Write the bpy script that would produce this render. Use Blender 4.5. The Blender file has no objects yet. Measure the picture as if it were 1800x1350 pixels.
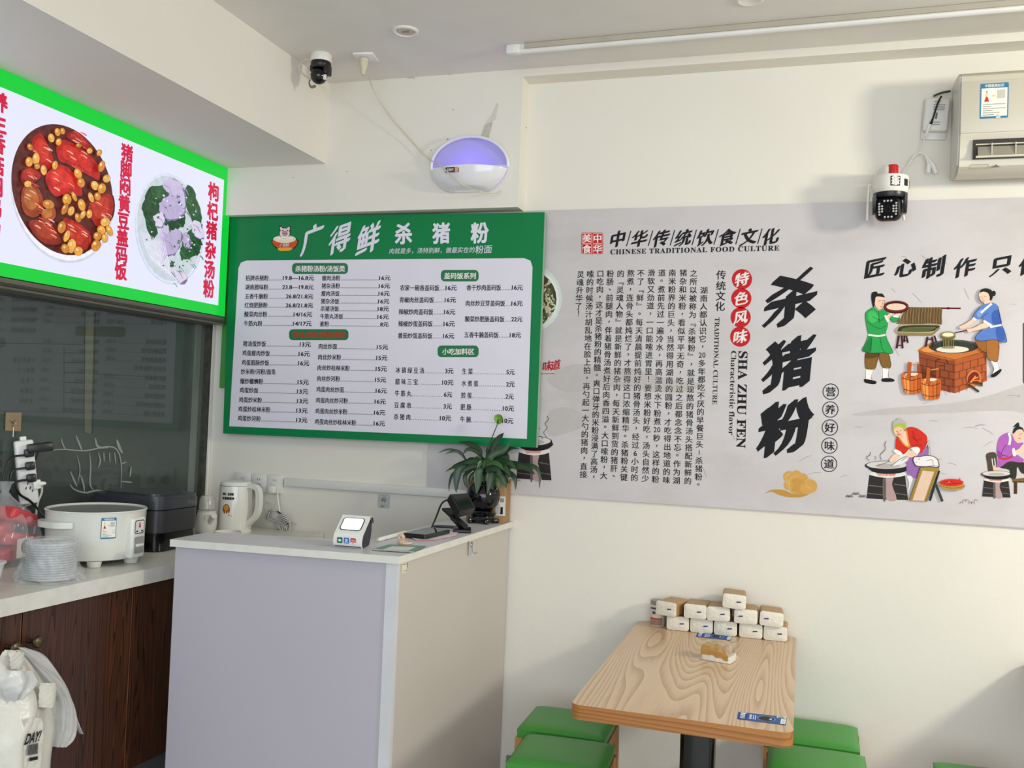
import bpy, bmesh, math, random
from math import sin, cos, pi, radians
from mathutils import Vector, Matrix

SC = bpy.context.scene
COL = SC.collection

# ------------------------------------------------------------------ camera
F = 1650.0
YAW, PITCH, ROLL, EYE = .3025, .028, .0388, 1.6
_fw = Vector((-sin(YAW) * cos(PITCH), cos(YAW) * cos(PITCH), sin(PITCH)))
_r0 = Vector((cos(YAW), sin(YAW), 0))
_u0 = _r0.cross(_fw)
RT = _r0 * cos(ROLL) + _u0 * sin(ROLL)
UP = _u0 * cos(ROLL) - _r0 * sin(ROLL)
FW = _fw
C0 = Vector((0, 0, EYE))
cd = bpy.data.cameras.new('camera')
cd.sensor_width = 36.0
cd.lens = F / 1800 * 36
cd.clip_start = .05
cam = bpy.data.objects.new('camera', cd)
COL.objects.link(cam)
cam.matrix_world = Matrix(((RT.x, UP.x, -FW.x, C0.x), (RT.y, UP.y, -FW.y, C0.y), (RT.z, UP.z, -FW.z, C0.z), (0, 0, 0, 1)))
SC.camera = cam

# ------------------------------------------------------------------ world, lights, exposure
SC.view_settings.view_transform = 'Standard'
SC.view_settings.look = 'None'
SC.view_settings.gamma = 1.0
SC.view_settings.use_curve_mapping = False
SC.view_settings.exposure = 0.38
wd = bpy.data.worlds.new('daylight')
wd.use_nodes = True
wd.node_tree.nodes['Background'].inputs[0].default_value = (.84, .90, 1.0, 1)
wd.node_tree.nodes['Background'].inputs[1].default_value = .55
SC.world = wd


def area(name, loc, target, sx, sy, power, col):
    l = bpy.data.lights.new(name, 'AREA')
    l.shape = 'RECTANGLE'
    l.size, l.size_y, l.energy, l.color = sx, sy, power, col
    o = bpy.data.objects.new(name, l)
    COL.objects.link(o)
    o.location = loc
    o.rotation_euler = (Vector(target) - Vector(loc)).to_track_quat('-Z', 'Y').to_euler()
    return o


# daylight through the side shop window (right) and through the open shop front (behind the camera)
area('side_window_daylight', (2.75, 2.3, 2.55), (.3, 3.9, 1.0), .34, .34, 49, (1.0, .945, .76))
area('shop_front_daylight', (.7, -2.4, 1.9), (-.8, 3.9, 1.7), 4.4, 2.6, 104, (.84, .93, 1.0))


# added fill light that lifts the kitchen panels behind the smoky glass
area('kitchen_fill', (-2.93, 2.4, 2.06), (-2.98, 2.5, 0), .2, 1.8, 2.2, (.98, 1.0, .98))


def ray(x, y):
    return RT * ((x - 900) / F) + UP * ((675 - y) / F) + FW


def onz(x, y, z):
    d = ray(x, y)
    return C0 + d * ((z - EYE) / d.z)


def ony(x, y, Y):
    d = ray(x, y)
    return C0 + d * (Y / d.y)


def onx(x, y, X):
    d = ray(x, y)
    return C0 + d * (X / d.x)


# ------------------------------------------------------------------ materials
def s2l(c):
    c /= 255.0
    return c / 12.92 if c <= .04045 else ((c + .055) / 1.055) ** 2.4


def lin(c):
    return (s2l(c[0]), s2l(c[1]), s2l(c[2]), 1)


_mats = {}


def mat(name, rgb, rough=.5, metal=0., noise=.05, scale=6., bump=0., bscale=60., alpha=1., trans=0., coat=0., spec=.5):
    if name in _mats:
        return _mats[name]
    m = bpy.data.materials.new(name)
    m.use_nodes = True
    nt = m.node_tree
    b = nt.nodes['Principled BSDF']
    b.inputs['Roughness'].default_value = rough
    b.inputs['Metallic'].default_value = metal
    b.inputs['Alpha'].default_value = alpha
    b.inputs['Transmission Weight'].default_value = trans
    b.inputs['Coat Weight'].default_value = coat
    b.inputs['Specular IOR Level'].default_value = spec
    c = lin(rgb)
    b.inputs['Base Color'].default_value = c
    tc = nt.nodes.new('ShaderNodeTexCoord')
    if noise:
        n = nt.nodes.new('ShaderNodeTexNoise')
        n.inputs['Scale'].default_value = scale
        n.inputs['Detail'].default_value = 4
        nt.links.new(tc.outputs['Object'], n.inputs['Vector'])
        r = nt.nodes.new('ShaderNodeValToRGB')
        r.color_ramp.elements[0].position = .3
        r.color_ramp.elements[1].position = .7
        r.color_ramp.elements[0].color = tuple(min(1, x * (1 - noise)) for x in c[:3]) + (1,)
        r.color_ramp.elements[1].color = tuple(min(1, x * (1 + noise)) for x in c[:3]) + (1,)
        nt.links.new(n.outputs['Fac'], r.inputs['Fac'])
        nt.links.new(r.outputs['Color'], b.inputs['Base Color'])
    if bump:
        n2 = nt.nodes.new('ShaderNodeTexNoise')
        n2.inputs['Scale'].default_value = bscale
        n2.inputs['Detail'].default_value = 3
        nt.links.new(tc.outputs['Object'], n2.inputs['Vector'])
        bp = nt.nodes.new('ShaderNodeBump')
        bp.inputs['Strength'].default_value = bump
        bp.inputs['Distance'].default_value = .01
        nt.links.new(n2.outputs['Fac'], bp.inputs['Height'])
        nt.links.new(bp.outputs['Normal'], b.inputs['Normal'])
    _mats[name] = m
    return m


def pr(rgb):
    """matt printing ink"""
    return mat('ink_%02x%02x%02x' % tuple(int(c) for c in rgb), rgb, rough=.6, noise=.03, scale=40, spec=.18)


def glow(rgb, k=.95, noise=.02):
    """backlit film of the sign"""
    k *= .8
    n = 'backlit_%02x%02x%02x' % tuple(int(c) for c in rgb)
    if n in _mats:
        return _mats[n]
    m = mat(n, tuple(c * .45 for c in rgb), rough=.3, noise=.02)
    nt = m.node_tree
    b = nt.nodes['Principled BSDF']
    b.inputs['Emission Color'].default_value = lin(rgb)
    if noise > .05:         # mottled colour of the printed food photo
        tc = nt.nodes.new('ShaderNodeTexCoord')
        nz = nt.nodes.new('ShaderNodeTexNoise')
        nz.inputs['Scale'].default_value = 34
        nz.inputs['Detail'].default_value = 6
        nz.inputs['Roughness'].default_value = .65
        rp = nt.nodes.new('ShaderNodeValToRGB')
        c = lin(rgb)
        rp.color_ramp.elements[0].position, rp.color_ramp.elements[1].position = .34, .68
        rp.color_ramp.elements[0].color = tuple(x * (1 - noise) for x in c[:3]) + (1,)
        rp.color_ramp.elements[1].color = tuple(min(1, x * (1 + noise) + noise * .06) for x in c[:3]) + (1,)
        nt.links.new(tc.outputs['Object'], nz.inputs['Vector'])
        nt.links.new(nz.outputs['Fac'], rp.inputs['Fac'])
        nt.links.new(rp.outputs['Color'], b.inputs['Emission Color'])
    b.inputs['Emission Strength'].default_value = k
    return m


def woodmat(name, light, dark, axis='Y', scale=9., distort=5., rough=.4, stretch=.12, big=2.2, prof='SIN'):
    m = bpy.data.materials.new(name)
    m.use_nodes = True
    nt = m.node_tree
    b = nt.nodes['Principled BSDF']
    b.inputs['Roughness'].default_value = rough
    tc = nt.nodes.new('ShaderNodeTexCoord')
    mp = nt.nodes.new('ShaderNodeMapping')
    s = [1, 1, 1]
    s['XYZ'.index(axis)] = stretch
    mp.inputs['Scale'].default_value = s
    nt.links.new(tc.outputs['Object'], mp.inputs['Vector'])
    n = nt.nodes.new('ShaderNodeTexNoise')
    n.inputs['Scale'].default_value = big
    n.inputs['Detail'].default_value = 1.5
    n.inputs['Roughness'].default_value = .4
    nt.links.new(mp.outputs['Vector'], n.inputs['Vector'])
    mu = nt.nodes.new('ShaderNodeMath')
    mu.operation = 'MULTIPLY'
    mu.inputs[1].default_value = distort * 9
    nt.links.new(n.outputs['Fac'], mu.inputs[0])
    si = nt.nodes.new('ShaderNodeMath')
    si.operation = 'FRACT'
    nt.links.new(mu.outputs[0], si.inputs[0])
    f = nt.nodes.new('ShaderNodeTexNoise')
    f.inputs['Scale'].default_value = 140
    f.inputs['Detail'].default_value = 2
    mp2 = nt.nodes.new('ShaderNodeMapping')
    s2 = [1, 1, 1]
    s2['XYZ'.index(axis)] = .04
    mp2.inputs['Scale'].default_value = s2
    nt.links.new(tc.outputs['Object'], mp2.inputs['Vector'])
    nt.links.new(mp2.outputs['Vector'], f.inputs['Vector'])
    ad = nt.nodes.new('ShaderNodeMix')
    ad.data_type = 'FLOAT'
    ad.inputs[0].default_value = .38
    nt.links.new(si.outputs[0], ad.inputs[2])
    nt.links.new(f.outputs['Fac'], ad.inputs[3])
    r = nt.nodes.new('ShaderNodeValToRGB')
    r.color_ramp.elements[0].position = .12
    r.color_ramp.elements[1].position = .78
    r.color_ramp.elements[0].color = lin(light)
    r.color_ramp.elements[1].color = lin(dark)
    e = r.color_ramp.elements.new(.5)
    e.color = tuple(a * .72 + d * .28 for a, d in zip(lin(light), lin(dark)))
    nt.links.new(ad.outputs[0], r.inputs['Fac'])
    nt.links.new(r.outputs['Color'], b.inputs['Base Color'])
    _mats[name] = m
    return m


def filmmat(name, rgb, fac, rough=.2):
    """thin clear plastic: part see-through, part glossy and milky"""
    m = bpy.data.materials.new(name)
    m.use_nodes = True
    nt = m.node_tree
    b = nt.nodes['Principled BSDF']
    b.inputs['Base Color'].default_value = lin(rgb)
    b.inputs['Roughness'].default_value = rough
    b.inputs['Specular IOR Level'].default_value = .8
    t = nt.nodes.new('ShaderNodeBsdfTransparent')
    mx = nt.nodes.new('ShaderNodeMixShader')
    n = nt.nodes.new('ShaderNodeTexNoise')
    n.inputs['Scale'].default_value = 30
    tc = nt.nodes.new('ShaderNodeTexCoord')
    nt.links.new(tc.outputs['Object'], n.inputs['Vector'])
    mr = nt.nodes.new('ShaderNodeMapRange')
    mr.inputs[1].default_value, mr.inputs[2].default_value = .35, .65
    mr.inputs[3].default_value, mr.inputs[4].default_value = fac * .85, min(1, fac * 1.15)
    nt.links.new(n.outputs['Fac'], mr.inputs[0])
    nt.links.new(mr.outputs[0], mx.inputs[0])
    nt.links.new(t.outputs[0], mx.inputs[1])
    nt.links.new(b.outputs[0], mx.inputs[2])
    nt.links.new(mx.outputs[0], nt.nodes['Material Output'].inputs[0])
    _mats[name] = m
    return m


# ------------------------------------------------------------------ curves and polygons
def catmull(p, n=4, closed=False):
    p = [Vector(q) for q in p]
    L = len(p)
    out = []
    rng = range(L) if closed else range(L - 1)
    for i in rng:
        if closed:
            a, b, c, d = p[i - 1], p[i], p[(i + 1) % L], p[(i + 2) % L]
        else:
            b, c = p[i], p[i + 1]
            a = p[i - 1] if i else b * 2 - c
            d = p[i + 2] if i + 2 < L else c * 2 - b
        for k in range(n):
            t = k / n
            out.append(((b * 2) + (c - a) * t + (a * 2 - b * 5 + c * 4 - d) * t * t + (b * 3 - a - c * 3 + d) * t * t * t) * .5)
    if not closed:
        out.append(p[-1])
    return out


def rrect(x0, y0, x1, y1, r, n=5):
    out = []
    for cx, cy, a in ((x1 - r, y1 - r, 0), (x0 + r, y1 - r, 90), (x0 + r, y0 + r, 180), (x1 - r, y0 + r, 270)):
        for k in range(n + 1):
            t = radians(a + 90 * k / n)
            out.append((cx + r * cos(t), cy + r * sin(t)))
    return out


def ellipse(cx, cy, rx, ry, n=28, rot=0):
    c, s = cos(rot), sin(rot)
    return [(cx + rx * cos(t) * c - ry * sin(t) * s, cy + rx * cos(t) * s + ry * sin(t) * c) for t in (2 * pi * k / n for k in range(n))]


# ------------------------------------------------------------------ mesh builder
INV = {}


def clip(pts, x, sgn):
    """part of a polygon right (sgn 1) or left (-1) of a vertical line"""
    out = []
    for i in range(len(pts)):
        a, b = pts[i], pts[(i + 1) % len(pts)]
        ia, ib = (a[0] - x) * sgn >= 0, (b[0] - x) * sgn >= 0
        if ia:
            out.append(a)
        if ia != ib:
            k = (x - a[0]) / (b[0] - a[0])
            out.append((x, a[1] + (b[1] - a[1]) * k))
    return out


class MB:
    def __init__(self):
        self.v, self.f, self.mi, self.mats, self.lvl = [], [], [], [], 0

    def m(self, material):
        if material not in self.mats:
            self.mats.append(material)
        return self.mats.index(material)

    def add(self, V, Fc, material):
        n = len(self.v)
        k = self.m(material)
        self.v += [Vector(q) for q in V]
        for f in Fc:
            self.f.append([n + i for i in f])
            self.mi.append(k)
        return self

    def box(self, c, s, material, R=None, bev=0, seg=2):
        bm = bmesh.new()
        bmesh.ops.create_cube(bm, size=1)
        for q in bm.verts:
            q.co = Vector((q.co.x * s[0], q.co.y * s[1], q.co.z * s[2]))
        if bev:
            bmesh.ops.bevel(bm, geom=list(bm.edges), offset=bev, segments=seg, affect='EDGES', profile=.5)
        bm.verts.index_update()
        M = R or Matrix.Identity(3)
        c = Vector(c)
        self.add([c + M @ q.co for q in bm.verts], [[q.index for q in f.verts] for f in bm.faces], material)
        bm.free()
        return self

    def span(self, x0, x1, y0, y1, z0, z1, material, bev=0, seg=2):
        return self.box(((x0 + x1) / 2, (y0 + y1) / 2, (z0 + z1) / 2), (abs(x1 - x0), abs(y1 - y0), abs(z1 - z0)), material, bev=bev, seg=seg)

    def lathe(self, prof, c, material, n=32, R=None, sx=1, sy=1):
        c = Vector(c)
        M = R or Matrix.Identity(3)
        V, Fc = [], []
        for r, z in prof:
            for k in range(n):
                t = 2 * pi * k / n
                V.append(c + M @ Vector((r * cos(t) * sx, r * sin(t) * sy, z)))
        for i in range(len(prof) - 1):
            for k in range(n):
                a, b = i * n + k, i * n + (k + 1) % n
                Fc.append((a, b, b + n, a + n))
        if prof[0][0] > 1e-5:
            Fc.append(list(range(n))[::-1])
        if prof[-1][0] > 1e-5:
            Fc.append([(len(prof) - 1) * n + k for k in range(n)])
        return self.add(V, Fc, material)

    def cyl(self, p0, p1, r, material, n=20, r1=None):
        p0, p1 = Vector(p0), Vector(p1)
        return self.tube([p0, p1], [r, r if r1 is None else r1], material, n)

    def tube(self, pts, r, material, n=8, smooth=0):
        pts = [Vector(q) for q in pts]
        if smooth:
            pts = catmull(pts, smooth)
        L = len(pts)
        if isinstance(r, (list, tuple)):
            rr = [r[min(len(r) - 1, int(i * (len(r) - 1) / max(1, L - 1)))] + (r[min(len(r) - 1, int(i * (len(r) - 1) / max(1, L - 1)) + 1)] - r[min(len(r) - 1, int(i * (len(r) - 1) / max(1, L - 1)))]) * ((i * (len(r) - 1) / max(1, L - 1)) % 1) for i in range(L)]
        else:
            rr = [r] * L
        V, Fc = [], []
        nrm = None
        for i, p in enumerate(pts):
            t = (pts[min(i + 1, L - 1)] - pts[max(i - 1, 0)]).normalized()
            if nrm is None:
                nrm = t.cross(Vector((.31, .12, .94)))
                if nrm.length < .1:
                    nrm = t.cross(Vector((1, 0, 0)))
            nrm = (nrm - t * nrm.dot(t)).normalized()
            bn = t.cross(nrm)
            for k in range(n):
                a = 2 * pi * k / n
                V.append(p + (nrm * cos(a) + bn * sin(a)) * rr[i])
        for i in range(L - 1):
            for k in range(n):
                a, b = i * n + k, i * n + (k + 1) % n
                Fc.append((a, b, b + n, a + n))
        Fc.append(list(range(n))[::-1])
        Fc.append([(L - 1) * n + k for k in range(n)])
        return self.add(V, Fc, material)

    def prism(self, pts, vec, material, side=None):
        """closed polygon (3-D points) extruded by vec"""
        pts = [Vector(q) for q in pts]
        vec = Vector(vec)
        n = len(pts)
        V = pts + [q + vec for q in pts]
        self.add(V, [list(range(n))[::-1], list(range(n, 2 * n))], material)
        self.add(V, [(i, (i + 1) % n, (i + 1) % n + n, i + n) for i in range(n)], side or material)
        return self

    def grid(self, fn, nu, nv, material):
        V = [fn(i / nu, j / nv) for j in range(nv + 1) for i in range(nu + 1)]
        Fc = [(j * (nu + 1) + i, j * (nu + 1) + i + 1, (j + 1) * (nu + 1) + i + 1, (j + 1) * (nu + 1) + i) for j in range(nv) for i in range(nu)]
        return self.add(V, Fc, material)

    # ---- printing on a surface: surf = (function pixel -> point, normal)
    def off(self, surf):
        self.lvl += 1
        return surf[1] * (.0006 + .00007 * self.lvl)

    def fill(self, surf, pts, material, flat=False):
        if len(surf) > 2:           # on a curved label: cut into narrow strips first
            self.lvl += 1
            o = .0004 + .00007 * self.lvl
            xs = [p[0] for p in pts]
            n = max(1, int((max(xs) - min(xs)) / .06))
            for k in range(n):
                a = min(xs) + (max(xs) - min(xs)) * k / n
                b = min(xs) + (max(xs) - min(xs)) * (k + 1) / n
                q = clip(clip(pts, a, 1), b, -1)
                if len(q) > 2:
                    P = [surf[0](x, y) + surf[2](x) * o for x, y in q]
                    self.add(P, [list(range(len(P)))], material)
            return self
        o = self.off(surf)
        P = [surf[0](x, y) + o for x, y in pts]
        a = sum((P[i].cross(P[(i + 1) % len(P)]) for i in range(len(P))), Vector())
        if a.dot(surf[1]) < 0:
            P = P[::-1]
        return self.add(P, [list(range(len(P)))], material)

    def stroke(self, surf, pts, w, material, taper=False, closed=False):
        o = self.off(surf)
        pts = [Vector((p[0], p[1])) for p in pts]
        L = len(pts)
        V = []
        for i, p in enumerate(pts):
            if closed:
                t = pts[(i + 1) % L] - pts[i - 1]
            else:
                t = pts[min(i + 1, L - 1)] - pts[max(i - 1, 0)]
            if t.length < 1e-6:
                t = Vector((1, 0))
            t.normalize()
            nn = Vector((-t.y, t.x)) * (w / 2)
            if taper:
                nn *= max(.12, sin(pi * (i + .6) / (L + .2)) ** .6)
            V += [surf[0](*(p + nn)) + o, surf[0](*(p - nn)) + o]
        Fc = [(2 * i, 2 * i + 1, 2 * i + 3, 2 * i + 2) for i in range(L - 1)]
        if closed:
            Fc.append((2 * L - 2, 2 * L - 1, 1, 0))
        return self.add(V, Fc, material)

    def text(self, surf, s, p0, p1, h, material, bold=0., xs=0., ys=0., sp=1., em=False):
        """text between two pixel points on its middle line; h = pixel height of the glyphs"""
        V, Fc = glyphs(s, bold, sp)
        if len(surf) > 2:
            self.lvl += 1
            o = .0004 + .00007 * self.lvl
            x0, x1, y0, y1 = min(q[0] for q in V), max(q[0] for q in V), min(q[1] for q in V), max(q[1] for q in V)
            P = []
            for x, y, li in V:
                X = p0[0] + (p1[0] - p0[0]) * (x - x0) / (x1 - x0)
                P.append(surf[0](X, p0[1] + h * ((y - y0) / (y1 - y0) - .5)) + surf[2](X) * (o + li))
            return self.add(P, Fc, material)
        x0, x1 = min(q[0] for q in V), max(q[0] for q in V)
        y0, y1 = min(q[1] for q in V), max(q[1] for q in V)
        A, B = surf[0](*p0), surf[0](*p1)
        u = B - A
        w = u.length
        u.normalize()
        v = surf[1].cross(u)
        mx, my = (p0[0] + p1[0]) / 2, (p0[1] + p1[1]) / 2
        dx, dy = p1[0] - p0[0], p1[1] - p0[1]
        dl = math.hypot(dx, dy)
        nx, ny = -dy / dl * h / 2, dx / dl * h / 2
        hh = (surf[0](mx + nx, my + ny) - surf[0](mx - nx, my - ny)).length
        o = self.off(surf)
        P = []
        for x, y, li in V:
            a = (x - x0) / (x1 - x0) - .5
            b = (y - y0) / (y1 - y0) - .5
            b2 = b + ys * a
            P.append((A + B) / 2 + u * (w * a + xs * hh * b) + v * (hh * b2) + o + surf[1] * li)
        return self.add(P, Fc, material)

    def char(self, surf, c, p, size, material, bold=0., xs=0., ys=0., dx=0., dy=0., wide=1.):
        """one glyph centred by its em box on pixel p, size in pixels of height"""
        V, Fc = glyphs(c, bold, 1.)
        A = surf[0](*p)
        hh = (surf[0](p[0], p[1] - size / 2) - surf[0](p[0], p[1] + size / 2))
        v = (hh - surf[1] * hh.dot(surf[1]))
        k = v.length
        v.normalize()
        u = v.cross(surf[1])
        o = self.off(surf)
        adv = .5 if ord(c[0]) > 0x2000 else max(q[0] for q in V) / 2
        P = []
        for x, y, li in V:
            a, b = x - adv, y - .38
            P.append(A + u * k * wide * (a + xs * b + dx) + v * k * (b + ys * a + dy) + o + surf[1] * li)
        self.lvl -= 1
        return self.add(P, Fc, material)

    def build(self, name, parent=None, local=False, label=None, cat=None, group=None, kind=None, smooth=38):
        inv = INV.get(parent.name) if parent else None
        V = self.v
        loc = None
        if parent is None:
            xs, ys, zs = [q.x for q in V], [q.y for q in V], [q.z for q in V]
            loc = Vector(((min(xs) + max(xs)) / 2, (min(ys) + max(ys)) / 2, min(zs)))
            V = [q - loc for q in V]
        elif inv is not None and not local:
            V = [inv @ q for q in V]
        me = bpy.data.meshes.new(name)
        me.from_pydata([tuple(q) for q in V], [], self.f)
        for mm in self.mats:
            me.materials.append(mm)
        for p, k in zip(me.polygons, self.mi):
            p.material_index = k
        if smooth:
            me.polygons.foreach_set('use_smooth', [True] * len(me.polygons))
            me.set_sharp_from_angle(angle=radians(smooth))
        o = bpy.data.objects.new(name, me)
        COL.objects.link(o)
        if parent:
            o.parent = parent
            INV[o.name] = inv
        else:
            o.location = loc
            INV[o.name] = Matrix.Translation(-loc)
        tag(o, label, cat, group, kind)
        return o


def tag(o, label=None, cat=None, group=None, kind=None):
    for k, q in (('label', label), ('category', cat), ('group', group), ('kind', kind)):
        if q:
            o[k] = q


def thing(name, label, cat, loc, rz=0., group=None):
    o = bpy.data.objects.new(name, None)
    COL.objects.link(o)
    o.empty_display_size = .05
    o.location = loc
    o.rotation_euler = (0, 0, rz)
    INV[o.name] = (Matrix.Translation(Vector(loc)) @ Matrix.Rotation(rz, 4, 'Z')).inverted()
    tag(o, label, cat, group)
    return o


def copy_tree(o, parent=None):
    c = o.copy()
    COL.objects.link(c)
    c.parent = parent
    for ch in list(o.children):
        copy_tree(ch, c)
    return c


def struct(mb, name, parent=None):
    return mb.build(name, parent, kind='structure')


_gl = {}


def glyphs(s, bold=0., sp=1.):
    key = (s, bold, sp)
    if key not in _gl:
        c = bpy.data.curves.new('lettering', 'FONT')
        c.body = s
        c.size = 1
        c.resolution_u = 4 if isinstance(bold, tuple) or bold >= .035 else 2
        c.space_character = sp
        o = bpy.data.objects.new('lettering', c)
        me = o.to_mesh()
        V0, F0 = [(q.co.x, q.co.y) for q in me.vertices], [list(p.vertices) for p in me.polygons]
        V, Fc = [], []
        if isinstance(bold, tuple):     # broad-nib brush stroke
            sh = [(bold[0] * k / 6, bold[1] * k / 6) for k in range(-6, 7)]
        elif bold <= 0:
            sh = ((0, 0),)
        elif bold < .035:
            sh = ((bold, bold * .5), (-bold, bold * .5), (bold, -bold * .5), (-bold, -bold * .5), (0, 0))
        else:
            sh = [(bold * cos(k * pi / 5), bold * sin(k * pi / 5)) for k in range(10)] + [(0, 0)]
        for li, (dx, dy) in enumerate(sh):           # a heavier weight: the glyph widened by a few overlapping copies
            n = len(V)
            V += [(x + dx, y + dy, li * .00003) for x, y in V0]
            Fc += [[i + n for i in f] for f in F0]
        _gl[key] = (V, Fc)
        o.to_mesh_clear()
        bpy.data.objects.remove(o)
        bpy.data.curves.remove(c)
    return _gl[key]


def serif(s):
    return ''.join(chr(0x1D400 + ord(c) - 65) if 'A' <= c <= 'Z' else chr(0x1D41A + ord(c) - 97) if 'a' <= c <= 'z' else c for c in s)


def ysurf(Y):
    return (lambda x, y: ony(x, y, Y), Vector((0, -1, 0)))


def xsurf(X):
    return (lambda x, y: onx(x, y, X), Vector((1, 0, 0)))


def zsurf(z):
    return (lambda x, y: onz(x, y, z), Vector((0, 0, 1)))


def crop(ox, oy, s):
    return lambda p: (ox + p[0] / s, oy + p[1] / s)


def art(mb, surf, cr, items):
    """items: ('p', colour, points[, sharp]) filled shape, ('s', colour, width, points) line, ('e', colour, cx, cy, rx, ry[, rot])"""
    for it in items:
        k = it[0]
        ink = it[1] if not isinstance(it[1], tuple) else pr(it[1])
        if k == 'p':
            pts = [cr(q) for q in it[2]]
            if len(it) < 4:
                pts = [tuple(q) for q in catmull(pts, 3, True)]
            mb.fill(surf, pts, ink)
        elif k == 's':
            a, b = cr((0, 0)), cr((it[2], 0))
            pts = [cr(q) for q in it[3]]
            if len(pts) > 2:
                pts = catmull(pts, 4)
            mb.stroke(surf, pts, b[0] - a[0], ink)
        elif k == 'e':
            mb.fill(surf, [cr(q) for q in ellipse(it[2], it[3], it[4], it[5], 26, it[6] if len(it) > 6 else 0)], ink)
    return mb


def rotm(axis, deg):
    return Matrix.Rotation(radians(deg), 3, axis)


D = 3.92          # the back wall
LW = -2.76        # the left wall and its glass
CEIL = 3.07
BOARD_Y = 3.86
MURAL_Y = 3.908
SIGN_X = -2.648
TOP = 1.0          # kitchen worktop
CTOP = 1.118      # white counter top
RND = random.Random(7)
# ================================================================== the setting
M_wall = mat('cream_wall_paint', (227, 222, 211), .75, noise=.025, scale=1.3, bump=.08, bscale=35)
M_white = mat('white_trim_paint', (230, 228, 222), .6, noise=.02)
M_ceil = mat('ceiling_paint', (226, 222, 214), .8, noise=.02)
M_plastic = mat('white_plastic', (228, 227, 222), .35, noise=.02)
M_black = mat('black_plastic', (18, 18, 20), .35, noise=.1)
M_gloss_black = mat('glossy_black', (10, 10, 12), .12, noise=.1)
M_metal = mat('brushed_steel', (170, 168, 160), .35, metal=.9, noise=.06)

struct(MB().span(-4.1, 2.6, D, D + .1, 0, CEIL + .1, M_wall), 'wall_back')
struct(MB().span(LW, -1.197, 3.82, D, 2.472, CEIL, M_wall), 'trim_1')
struct(MB().span(-1.197, 2.6, 3.82, D, 3.037, CEIL, M_wall), 'trim_2')
struct(MB().span(-4.1, 2.6, -1.2, D, CEIL, CEIL + .1, M_ceil), 'ceiling')
struct(MB().span(-4.1, -2.127, -1.2, 3.82, 2.697, CEIL, M_wall), 'trim_3')
struct(MB().span(-4.1, 2.6, -3., D, -.06, 0, mat('grey_floor_tile', (186, 182, 174), .3, noise=.1)), 'floor')
struct(MB().span(-1.18, 2.6, D - .014, D, 0, .115, mat('grey_baseboard_tile', (130, 128, 128), .3, noise=.15, scale=12)), 'baseboard_back')
mb = MB().span(LW - .1, LW, -1.2, D, 1.985, 2.697, M_wall)
mb.span(LW - .1, LW, -1.2, D, 0, TOP - .02, M_wall)
mb.span(LW - .1, LW, -1.2, .4, TOP - .02, 1.985, M_wall)
struct(mb, 'wall_left')

# the dark kitchen seen through the glass
M_dark = mat('dark_kitchen_panel', (96, 100, 98), .5, noise=.12, scale=3)
M_seam = mat('dark_seam', (24, 25, 24), .7)
kb = MB()
KX = -3.12
ks = xsurf(KX)
kb.span(KX - .05, KX, -.6, D, .9, 2.1, M_dark)
for a, b in (((0, 603), (150, 606)), ((165, 657), (368, 668)), ((0, 722), (150, 726)), ((268, 660), (263, 765)), ((112, 610), (112, 724)), ((112, 620), (150, 621)), ((112, 637), (150, 638)), ((112, 655), (150, 656)), ((112, 672), (150, 673)), ((112, 690), (150, 692))):
    kb.stroke(ks, [a, b], 1.3, M_seam)
kb.fill(ks, [(149, 545), (165, 548), (160, 762), (148, 760)], mat('beige_strip', (190, 176, 138), .6), True)
kb.stroke(ks, [(167, 550), (162, 762)], 3, M_seam)
kb.stroke(ks, [(149, 545), (147, 762)], 2, M_seam)
kb.fill(ks, [(-200, 795), (0, 796), (190, 790), (205, 797), (212, 815), (210, 930), (-200, 930)], mat('grey_splash_panel', (72, 70, 69), .5, noise=.25, scale=14))
kb.stroke(ks, [(0, 795), (185, 789), (203, 795), (212, 815), (210, 880)], 2.2, M_seam)
for k in range(9):
    x, y = 82 + k * 6 + RND.uniform(-4, 4), 812 + RND.uniform(-8, 22)
    kb.fill(ks, ellipse(x, y, RND.uniform(2, 5), RND.uniform(4, 9), 14, RND.uniform(-.4, .4)), mat('dark_smudge', (40, 37, 35), .7))
struct(kb, 'wall_kitchen')
struct(MB().span(KX, LW - .1, -.6, D, 2.08, 2.12, M_dark), 'ceiling_kitchen')
struct(MB().span(KX, LW - .1, D - .02, D, .9, 2.08, M_dark), 'wall_kitchen_back')
struct(MB().span(KX, LW - .1, -.66, -.6, .9, 2.1, M_dark), 'wall_kitchen_front')

gl = bpy.data.materials.new('smoky_glass')
gl.use_nodes = True
nt = gl.node_tree
g = nt.nodes.new('ShaderNodeBsdfGlossy')
g.inputs['Roughness'].default_value = .03
g.inputs['Color'].default_value = (.9, .95, .93, 1)
t = nt.nodes.new('ShaderNodeBsdfTransparent')
t.inputs['Color'].default_value = (.86, .90, .88, 1)
fr = nt.nodes.new('ShaderNodeFresnel')
fr.inputs['IOR'].default_value = 1.55
mx = nt.nodes.new('ShaderNodeMixShader')
dz = nt.nodes.new('ShaderNodeBsdfDiffuse')
dz.inputs['Color'].default_value = (.155, .175, .168, 1)
mx2 = nt.nodes.new('ShaderNodeMixShader')
tn = nt.nodes.new('ShaderNodeTexNoise')
tn.inputs['Scale'].default_value = 2.2
tn.inputs['Detail'].default_value = 6
mr = nt.nodes.new('ShaderNodeMapRange')
mr.inputs[1].default_value, mr.inputs[2].default_value, mr.inputs[3].default_value, mr.inputs[4].default_value = .35, .7, .10, .30
nt.links.new(tn.outputs['Fac'], mr.inputs[0])
nt.links.new(mr.outputs[0], mx2.inputs[0])
nt.links.new(t.outputs[0], mx2.inputs[1])
nt.links.new(dz.outputs[0], mx2.inputs[2])
gm = nt.nodes.new('ShaderNodeNewGeometry')
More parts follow.
